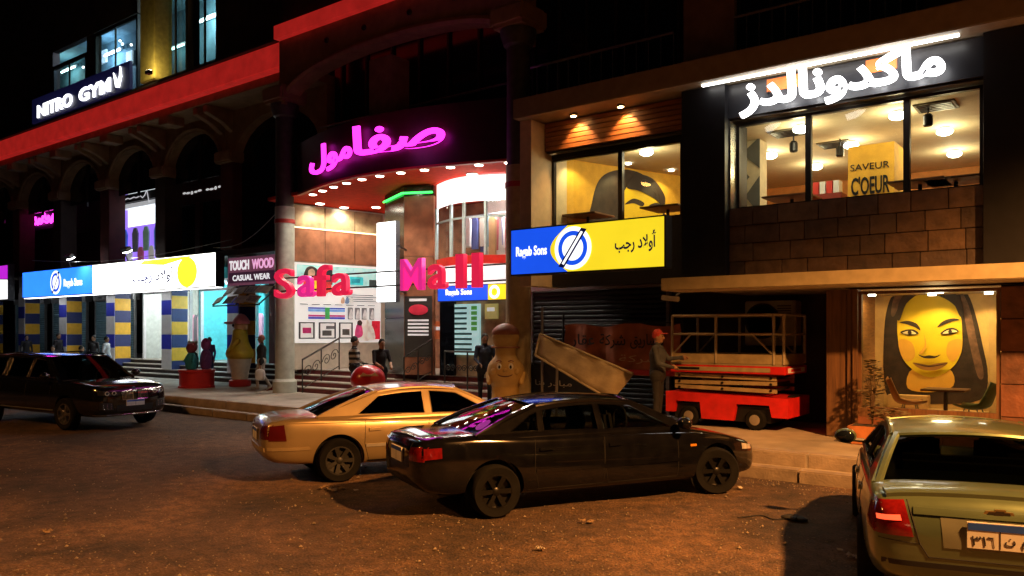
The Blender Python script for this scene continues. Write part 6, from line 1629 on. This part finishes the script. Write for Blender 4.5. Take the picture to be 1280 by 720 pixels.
def det(root, patch, line, cast):
    std_sides(root, patch, line, spV, [(.02, 1.05), (-1.1, .0)], .92, True, P_SUV, None)
    HL = M('suv_lamp', (.6, .6, .5), .08, .3, var=.5, vs=30, coat=1)
    for s in (-1, 1):
        way = 'R' if s < 0 else 'L'
        q = patch('headlight', M('lamp_dark', (.03, .03, .03), .1, coat=1), 'F', [(s * .40, .78), (s * .82, .80), (s * .82, .90), (s * .40, .87)], .006, 10, 4)
        for c in (.50, .66): 
            hit, d = cast(s * c, .835, 'F')
            MB().tube([(hit.x + .014, s * c + .045 * math.cos(a), hit.z + .04 * math.sin(a)) for a in [2 * PI * i / 16 for i in range(16)]], .009, 6, True).build('lamp_ring', HL, q)
        # split kidney grille with upright bars
        k_ = patch('grille', TRIM, 'F', [(s * .05, .68), (s * .31, .68), (s * .33, .86), (s * .06, .88)], .008, 6, 5)
        for j in range(7): patch('grille_bar', CHROME, 'F', [(s * (.075 + j * .034), .70), (s * (.085 + j * .034), .70), (s * (.085 + j * .035), .85), (s * (.075 + j * .035), .85)], .016, 1, 4, .01, k_)
        line('grille_rim', CHROME, 'F', [(s * .05, .68), (s * .31, .68), (s * .33, .86), (s * .06, .88), (s * .05, .68)], .010, .008)
        patch('air_intake', TRIM, 'F', [(s * .52, .46), (s * .80, .48), (s * .80, .64), (s * .55, .62)], .005, 5, 4)
        for j in range(3):
            for i in range(3): 
                hit, d = cast(s * (.58 + i * .08), .50 + j * .045, 'F')
                if hit: MB().ball(hit + d * .01, (.012, .016, .012), 8, 6).build('intake_stud', CHROME, root, smooth=True)
        patch('tail_light', TAILRED, 'B', [(s * .55, .86), (s * .88, .86), (s * .88, 1.0), (s * .55, 1.0)], .006, 6, 4)
        MB().tube([(.3, s * .74, 1.66), (-.9, s * .74, 1.70), (-2.0, s * .74, 1.64)], .018, 6).build('roof_bar', CHROME, root, smooth=True)
        line('door_trim', M('sill_grey', (.2, .2, .2), .4, .5), way, [(-1.15, .42), (1.15, .42)], .016, .004)
    patch('lower_grille', TRIM, 'F', [(-.42, .42), (.42, .42), (.45, .56), (-.45, .56)], .005, 10, 3)
    line('chrome_lip', CHROME, 'F', [(-.85, .36), (-.5, .345), (.5, .345), (.85, .36)], .012, .004)
    hit, d = cast(0, .92, 'F')
    MB().lathe([(.042, 0), (.042, .01), (.03, .014), (0, .014)], hit, 18, 'x').build('round_badge', M('badge_blue', (.1, .14, .3), .3, .5), root, smooth=True)
    line('bonnet_gap', SEAM, 'T', [(1.5, -.80), (2.3, -.66), (2.42, -.38)], .004); line('bonnet_gap', SEAM, 'T', [(1.5, .80), (2.3, .66), (2.42, .38)], .004)
    pm = plate(root, cast, 'F', 0, .60, .44, .13, '', '', (.6, .6, .5))
hd = Vector((.99, .10)).normalized()
car('black_suv', 'black off-road car with a split grille parked at the left', Vector((-17.9, 9.3)) - hd * 2.7, hd, sp, P_SUV)
# ================================================================== PEOPLE
SKIN = M('skin', (.36, .20, .12), .55, var=.08)
def person(label, loc, rotz, pose, col, h=1.7, stripes=None, hair=(.012, .010, .009), cap=None, group=None):
    """One continuous body: tapered limbs, palms and fingers fused by a voxel remesh, coloured by the nearest bone. Faces -y."""
    t = thing('person', label, 'person', loc, rotz, group, local=True)
    J = dict(pel=(0, 0, .93), wai=(0, 0, 1.08), che=(0, 0, 1.28), nek=(0, .01, 1.44), hea=(0, -.015, 1.585),
             shl=(-.18, 0, 1.39), shr=(.18, 0, 1.39), ell=(-.23, .02, 1.12), elr=(.23, .02, 1.12), wrl=(-.24, -.06, .88), wrr=(.24, -.06, .88),
             hil=(-.095, 0, .90), hir=(.095, 0, .90), knl=(-.11, -.01, .50), knr=(.11, -.01, .50), anl=(-.11, .02, .085), anr=(.11, .02, .085), tol=(-.125, -.16, .035), tor=(.125, -.16, .035))
    J.update(pose); J = {k: Vector(v) for k, v in J.items()}
    B = [('pel', 'wai', .155, .135, 't'), ('wai', 'che', .135, .155, 't'), ('che', 'nek', .12, .056, 't'), ('shl', 'shr', .062, .062, 't'), ('hil', 'hir', .125, .125, 'p'),
         ('nek', 'hea', .058, .062, 's')]
    for s in 'lr':
        B += [('sh' + s, 'el' + s, .056, .045, 't' if not col.get('short') else 't'), ('el' + s, 'wr' + s, .043, .031, 's' if col.get('short') else 't'),
              ('hi' + s, 'kn' + s, .095, .062, 'p'), ('kn' + s, 'an' + s, .058, .042, 'p'), ('an' + s, 'to' + s, .045, .036, 'f')]
    m = MB(); segs = []
    for a, b, ra, rb_, tg in B:
        m.cone(J[a], J[b], ra, rb_, 12); segs.append((J[a], J[b] if b != 'nek' else J[a].lerp(J[b], .35), tg))
    m.ball(J['che'] + Vector((0, 0, -.03)), (.165, .115, .17), 16, 10); m.ball(J['pel'], (.17, .125, .12), 16, 10)
    hd = J['hea']
    m.ball(hd + Vector((0, 0, .02)), (.076, .095, .115), 18, 12); m.ball(hd + Vector((0, -.03, -.065)), (.05, .055, .05), 12, 8)
    m.ball(hd + Vector((0, -.097, -.005)), (.014, .022, .024), 8, 6)
    for s in (-1, 1): m.ball(hd + Vector((s * .078, .01, .0)), (.012, .022, .032), 8, 6)
    segs.append((hd, hd + Vector((0, 0, .08)), 's'))
    for s, q in (('l', -1), ('r', 1)):                        # hands: palm, four fingers, thumb
        w, e = J['wr' + s], J['el' + s]; d = (w - e).normalized()
        side = Vector((0, -1, 0)); side = (side - d * side.dot(d)).normalized(); nrm = d.cross(side) * q
        p2 = w + d * .085
        m.cone(w, p2, .028, .03, 10); m.cone(w + side * .02, p2 + side * .024, .022, .018, 8); m.cone(w - side * .02, p2 - side * .024, .022, .018, 8)
        segs.append((w, p2, 's'))
        for k, ln in enumerate((.062, .078, .072, .055)):
            b_ = p2 + side * (.030 - .020 * k); m1 = b_ + d * ln * .6 - nrm * .008; m2 = m1 + d * ln * .4 - nrm * .022
            m.cone(b_, m1, .0095, .009, 7); m.cone(m1, m2, .009, .0075, 7); segs.append((b_, m2, 's'))
        tb = w + d * .02 + side * .028; tm = tb + side * .03 + d * .03; m.cone(tb, tm, .012, .010, 7); m.cone(tm, tm + d * .032, .010, .008, 7); segs.append((tb, tm, 's'))
    me = m.mesh('body', weld=False); tmp = bpy.data.objects.new('tmp', me); COL.objects.link(tmp)
    rm = tmp.modifiers.new('r', 'REMESH'); rm.mode = 'VOXEL'; rm.voxel_size = .013
    sm_ = tmp.modifiers.new('s', 'SMOOTH'); sm_.iterations = 3; sm_.factor = .5
    bpy.context.view_layer.update()
    bm_ = bpy.data.meshes.new_from_object(tmp.evaluated_get(bpy.context.evaluated_depsgraph_get())); bpy.data.objects.remove(tmp)
    nm = 'p%d' % len([o for o in bpy.data.objects if o.name.startswith('person')])
    mats = [SKIN, M(nm + '_top', col['top'], .85, var=.2, vs=12, bump=.2, bs=30), M(nm + '_legs', col['legs'], .85, var=.2, vs=12, bump=.2, bs=30), M(nm + '_shoes', col.get('shoes', (.02, .02, .02)), .6), M(nm + '_stripe', stripes or (.5, .5, .5), .85)]
    bm_.materials.clear()
    for q in mats: bm_.materials.append(q)
    idx = []
    for p in bm_.polygons:
        c = p.center; best = 9; tg = 't'
        for a, b, g_ in segs:
            ab_ = b - a; u = max(0, min(1, (c - a).dot(ab_) / max(ab_.length_squared, 1e-9))); d_ = (c - (a + ab_ * u)).length - (.05 if g_ in 'tp' else 0)
            if d_ < best: best, tg = d_, g_
        i = {'s': 0, 't': 1, 'p': 2, 'f': 3}[tg]
        if tg == 't' and stripes and int(c.z / .07) % 2: i = 4
        idx.append(i)
    bm_.polygons.foreach_set('material_index', idx); bm_.polygons.foreach_set('use_smooth', [True] * len(idx))
    b = bpy.data.objects.new('body', bm_); COL.objects.link(b); b.parent = t
    hm = MB()
    P_ = []
    for i in range(9):
        a = PI * .60 * i / 8
        P_.append([hd + Vector((.084 * math.sin(a) * math.cos(u), .012 + .104 * math.sin(a) * math.sin(u) * (1 if math.sin(u) > 0 else .86), .03 + .125 * math.cos(a) + (.05 * max(0, -math.sin(u)) * (i / 8) ** 2))) for u in [2 * PI * j / 20 for j in range(21)]])
    hm.grid(P_)
    ho = hm.build('cap' if cap else 'hair', M(nm + '_hair', cap or hair, .8, var=.3, vs=30, bump=.4, bs=80), t, smooth=True)
    if cap: MB().ball(hd + Vector((0, -.11, .07)), (.07, .075, .012), 14, 6).build('cap_peak', MAT[nm + '_hair'], t, smooth=True)
    for s in (-1, 1): MB().ball(hd + Vector((s * .031, -.088, .02)), (.014, .01, .009), 8, 6).build('eye', BLACKMETAL, t)
    MB().ball(hd + Vector((0, -.085, -.058)), (.024, .008, .006), 8, 6).build('mouth', M('mouth', (.2, .07, .06), .6), t)
    sc = h / 1.70; t.scale = (sc, sc, sc)
    return t
GR = 'people in front of the shops'
WALK = dict(knl=(-.10, -.14, .52), anl=(-.10, -.10, .10), tol=(-.11, -.28, .06), knr=(.10, .02, .50), anr=(.10, .26, .13), tor=(.11, .12, .04), ell=(-.24, .10, 1.13), wrl=(-.24, .10, .88), elr=(.25, -.03, 1.12), wrr=(.27, -.05, .87))
BACKSTAND = dict(ell=(-.24, -.06, 1.13), wrl=(-.18, -.26, 1.02), elr=(.24, -.06, 1.13), wrr=(.18, -.26, 1.02))
# walking with a white shopping bag
pw = (fx(327, 15.2), 15.2, .36)
person('person in black jacket and pale trousers walking with a white bag near the yellow statue', pw, -.5, WALK, dict(top=(.02, .022, .025), legs=(.42, .38, .33), shoes=(.3, .3, .3)), 1.72, cap=(.45, .16, .14), group=GR)
R = Matrix.Rotation(-.5, 3, 'Z'); hp = Vector(pw) + R @ Vector((.28, -.07, .80))
t = thing('shopping_bag', 'white plastic shopping bag held by the walking person', 'bag', hp - Vector((0, 0, .5)))
MB().lathe(sm([(.05, 0), (.17, .02), (.20, .15), (.17, .30), (.06, .36)]), hp - Vector((0, 0, .46)), 18, sc=(1, .6)).build('sack', M('bag_white', (.75, .78, .8), .5, var=.1), t, smooth=True)
MB().tube([hp + Vector((-.05, 0, -.11)), hp + Vector((-.03, 0, .0)), hp + Vector((.03, 0, .0)), hp + Vector((.05, 0, -.11))], .008, 6).build('handle', MAT['bag_white'], t)
# two men by the red motorcycle, one in stripes
BENT = dict(che=(0, -.05, 1.27), nek=(0, -.08, 1.43), hea=(0, -.13, 1.57), shl=(-.18, -.06, 1.38), shr=(.18, -.06, 1.38), ell=(-.22, -.16, 1.12), wrl=(-.14, -.38, 1.02), elr=(.22, -.16, 1.12), wrr=(.14, -.38, 1.02))
person('person in a dark striped shirt standing behind the red motorcycle', (fx(443, 14.0), 14.0, .36), PI - .6, dict(BACKSTAND), dict(top=(.018, .018, .02), legs=(.015, .015, .018)), 1.70, stripes=(.40, .36, .30), group=GR)
person('person in black leaning over the handlebar of the red motorcycle', (fx(475, 13.9), 13.9, .36), 1.2, BENT, dict(top=(.012, .012, .014), legs=(.012, .012, .014), short=True), 1.66, group=GR)
# motorcycle with a red body seen from behind
x, y = fx(459, 13.35), 13.35
t = thing('red_motorcycle', 'red motorcycle with a rounded red tail parked behind the champagne car', 'motorcycle', (x, y, .36), .9, local=True)
MRED = M('motorcycle_red', (.50, .012, .015), .3, coat=.6)
for yy, nm in ((-.62, 'wheel'), (.62, 'wheel')):
    w = MB().lathe([(.17, -.04), (.26, -.055), (.30, -.03), (.305, 0), (.30, .03), (.26, .055), (.17, .04)], (0, yy, .305), 28, 'x').build('wheel', RUB, t, smooth=True)
    m = MB().lathe([(.18, -.03), (.20, -.03), (.20, .03), (.18, .03), (.18, -.03)], (0, yy, .305), 24, 'x')
    for k in range(5): m.obox((0, yy + .1 * math.cos(k * 1.257), .305 + .1 * math.sin(k * 1.257)), (.02, .19, .025), Matrix.Rotation(k * 1.257, 3, 'X'))
    m.build('rim', RIMG, w)
MB().ball((0, -.28, .70), (.42, .36, .36), 22, 14).build('tail_fairing', MRED, t, smooth=True)
MB().ball((0, .12, .80), (.16, .28, .15), 18, 10).build('fuel_tank', MRED, t, smooth=True)
MB().ball((0, -.12, 1.0), (.15, .34, .07), 16, 8).build('seat', SEAT, t, smooth=True)
MB().prism([(-.22, .80), (.22, .80), (.14, .88), (.05, .84), (-.05, .84), (-.14, .88)], -.655, -.62).build('cream_badge', M('cream_badge', (.6, .4, .2), .5), t)
for s in (-1, 1):
    MB().tube([(s * .07, .62, .305), (s * .08, .48, .95)], .025, 8).build('fork', CHROME, t); MB().tube([(s * .05, .44, 1.0), (s * .36, .34, 1.06)], .015, 6).build('handlebar', BLACKMETAL, t)
    MB().tube([(s * .06, -.62, .305), (s * .06, .1, .42)], .025, 6).build('swing_arm', BLACKMETAL, t)
MB().box(-.12, .12, -.15, .28, .3, .66).build('engine', M('engine_grey', (.12, .12, .12), .4, .7), t, bevel=.03)
MB().ball((0, .56, .92), (.09, .07, .09), 14, 8).build('headlamp', LAMPGLASS, t, smooth=True)
MB().tube([(.05, .0, .3), (.22, -.1, .0)], .012, 6).build('side_stand', BLACKMETAL, t)
# man in the mall doorway, worker beside the lift
person('person in dark clothes standing at the mall wall behind the ochre statue', (fx(606, 15.2), 15.2, .36), .9, dict(BACKSTAND), dict(top=(.03, .04, .07), legs=(.015, .015, .02)), 1.78, group=GR)
LIFTW = dict(elr=(.27, -.12, 1.2), wrr=(.26, -.34, 1.22), ell=(-.24, -.08, 1.13), wrl=(-.2, -.28, 1.08))
person('worker in grey jacket and red cap standing left of the scissor lift', (fx(822, 14.1), 14.1, .36), PI / 2 + .2, LIFTW, dict(top=(.06, .07, .085), legs=(.012, .012, .015)), 1.86, cap=(.5, .05, .04), group=GR)
# customers in front of the turquoise shop and the seated company at the far left
person('person in purple shirt on the steps behind the red pedestal', (fx(262, 16.6), 16.6, .36), .4, dict(), dict(top=(.12, .07, .3), legs=(.05, .08, .25)), 1.62, group=GR)
SIT = dict(pel=(0, .05, .47), wai=(0, .05, .62), che=(0, .02, .83), nek=(0, .0, 1.0), hea=(0, -.03, 1.14), shl=(-.18, .0, .94), shr=(.18, .0, .94), ell=(-.24, -.08, .70), wrl=(-.14, -.28, .62), elr=(.24, -.08, .70), wrr=(.14, -.28, .62),
           hil=(-.1, .02, .47), hir=(.1, .02, .47), knl=(-.13, -.40, .48), knr=(.13, -.40, .48), anl=(-.13, -.38, .09), anr=(.13, -.38, .09), tol=(-.14, -.56, .04), tor=(.14, -.56, .04))
CHR = M('plastic_chair', (.25, .27, .3), .5)
def stool(lab, x, y):
    t = thing('plastic_stool', lab, 'stool', (x, y, .36), 0, 'stools behind the black car', local=True)
    MB().lathe([(.17, .36), (.18, .38), (.17, .395), (0, .395)], (0, 0, 0), 18).build('seat', CHR, t, smooth=True)
    for a in (.78, 2.36, 3.93, 5.5): MB().tube([(.12 * math.cos(a), .12 * math.sin(a), .37), (.18 * math.cos(a), .18 * math.sin(a), 0)], .018, 6).build('leg', CHR, t)
for px, Y, pose, rot, col, lab, hh in ((66, 15.0, SIT, .9, dict(top=(.10, .11, .16), legs=(.03, .03, .05)), 'person in blue grey seated low above the roof of the black off-road car', 1.7), (73, 16.3, {}, 2.0, dict(top=(.02, .018, .022), legs=(.02, .02, .03)), 'person in black standing before the first blue shutter', 1.76), (101, 15.2, SIT, 2.6, dict(top=(.04, .045, .07), legs=(.03, .03, .04)), 'person in dark blue seated behind the bonnet side of the black off-road car', 1.7),
                                         (117, 15.8, {}, .5, dict(top=(.03, .03, .035), legs=(.02, .02, .03)), 'person in dark shirt standing left of the white shirt', 1.68), (133, 15.4, {}, 2.2, dict(top=(.6, .62, .66), legs=(.06, .08, .2)), 'person in a white shirt standing before the striped pier', 1.64), (33, 15.6, {}, 1.5, dict(top=(.012, .012, .014), legs=(.015, .015, .018)), 'person in black standing by the far left pier', 1.68)):
    x = fx(px, Y)
    person(lab, (x, Y, .36), rot, dict(pose), col, hh, group=GR)
    if pose is SIT: stool('grey plastic stool under the %s' % ('blue grey sitter' if px == 66 else 'dark blue sitter'), x, Y + 0.0)

# ================================================================== SMALL THINGS ON THE ROAD
random.seed(21)
def gpt(px, py): 
    d = EYE * FOC / (py - HY); u = (px - CX) / FOC
    return d * (-SA + CA * u), d * (CA + SA * u)
PAPER = M('litter_paper', (.5, .45, .38), .8, var=.3); CARD = M('litter_card', (.3, .2, .11), .85, var=.3); BLKR = M('litter_black', (.015, .014, .013), .7)
def scrap(lab, px, py, mt, r, n=3):
    x, y = gpt(px, py); t = thing('litter_scrap', lab, 'litter', (x, y, road_z(x, y)), group='litter on the road')
    for k in range(n):
        cx_, cy_ = x + random.uniform(-r, r) * .8 * (n > 1), y + random.uniform(-r, r) * .5 * (n > 1); s = min(.045, r * random.uniform(.3, .6)) if n > 1 else r
        a0_ = random.uniform(0, 6); pts_ = [(cx_ + s * random.uniform(.6, 1) * math.cos(a0_ + q * 1.05), cy_ + s * random.uniform(.6, 1) * math.sin(a0_ + q * 1.05), road_z(cx_, cy_) + .022 + random.uniform(0, .035) * (1 if q % 2 else .3)) for q in range(6)]
        pts_.append((cx_, cy_, road_z(cx_, cy_) + .04))
        m = MB().add(pts_, [(q, (q + 1) % 6, 6) for q in range(6)]); o = m.build('piece', mt, t)
        so_ = o.modifiers.new('solid', 'SOLIDIFY'); so_.thickness = .004
for a in (('crumpled pale paper scraps in the middle of the road foreground', 675, 690, PAPER, .06, 5), ('torn brown scraps beside the champagne car wheel', 415, 612, CARD, .2, 14), ('small white scrap behind the champagne car', 445, 614, PAPER, .05, 1),
          ('white paper bits in the shadow of the silver green car', 1066, 698, PAPER, .09, 4), ('white paper flake by the left of the silver green car shadow', 1050, 690, PAPER, .04, 1), ('brown scraps on the road between the two sedans', 735, 655, CARD, .08, 5), ('pale scrap under the front wheel of the black sedan', 925, 612, PAPER, .05, 1), ('brown leaf scraps at the left road foreground', 60, 668, CARD, .08, 4)):
    scrap(*a)
x, y = gpt(992, 650)
t = thing('black_rag', 'crumpled black rag with a trailing cord on the road', 'litter', (x, y, 0))
m = MB()
for k in range(7): m.ball((x + random.uniform(-.12, .12), y + random.uniform(-.07, .07), .03), (random.uniform(.04, .09), random.uniform(.03, .06), .03), 10, 6)
m.build('rag', BLKR, t, smooth=True)
MB().tube([(x - .05 - .5 * i / 12, y - .1 * math.sin(i * .6) - .02 * i, .012 + road_z(x, y)) for i in range(13)] , .008, 5).build('cord', BLKR, t)
# gravel and grit
gm = MB()
for k in range(3400):
    px, py = random.uniform(-60, 1340), 540 + 190 * random.random()
    x, y = gpt(px, py)
    if y > KY - .08: y = KY - .08 - random.random() * .4
    s = random.uniform(.005, .014) * (1.9 if random.random() < .05 else 1)
    c = Vector((x, y, road_z(x, y) + s * .5)); q = [Vector((random.uniform(.6, 1.2) * s, 0, 0)), Vector((0, s * random.uniform(.6, 1.2), 0)), Vector((-s, 0, 0)), Vector((0, -s, 0)), Vector((0, 0, s * .8)), Vector((0, 0, -s * .6))]
    gm.add([c + v for v in q], [(0, 1, 4), (1, 2, 4), (2, 3, 4), (3, 0, 4), (1, 0, 5), (2, 1, 5), (3, 2, 5), (0, 3, 5)])
tag(gm.build('gravel', M('gravel', (.26, .21, .15), .9, var=.5, vs=2)), 'loose grit and small stones scattered over the dusty road', 'gravel', kind='stuff')
# overhead cables above the arcade
for k, (a, b_) in enumerate((((fx(40, 16.4), 16.4, 5.6), (fx(290, 16.4), 16.4, 5.45)), ((fx(270, 16.3), 16.2, 5.2), (fx(345, 15.4), 15.4, 5.9)))):
    a, b_ = Vector(a), Vector(b_)
    tag(MB().tube([a.lerp(b_, i / 20) - Vector((0, 0, .35 * math.sin(PI * i / 20))) for i in range(21)], .012, 5).build('cable', M('cable_grey', (.2, .2, .2), .6), smooth=True), ('thin cable sagging over the long shop sign', 'thin cable running to the pale mall column')[k], 'cable')
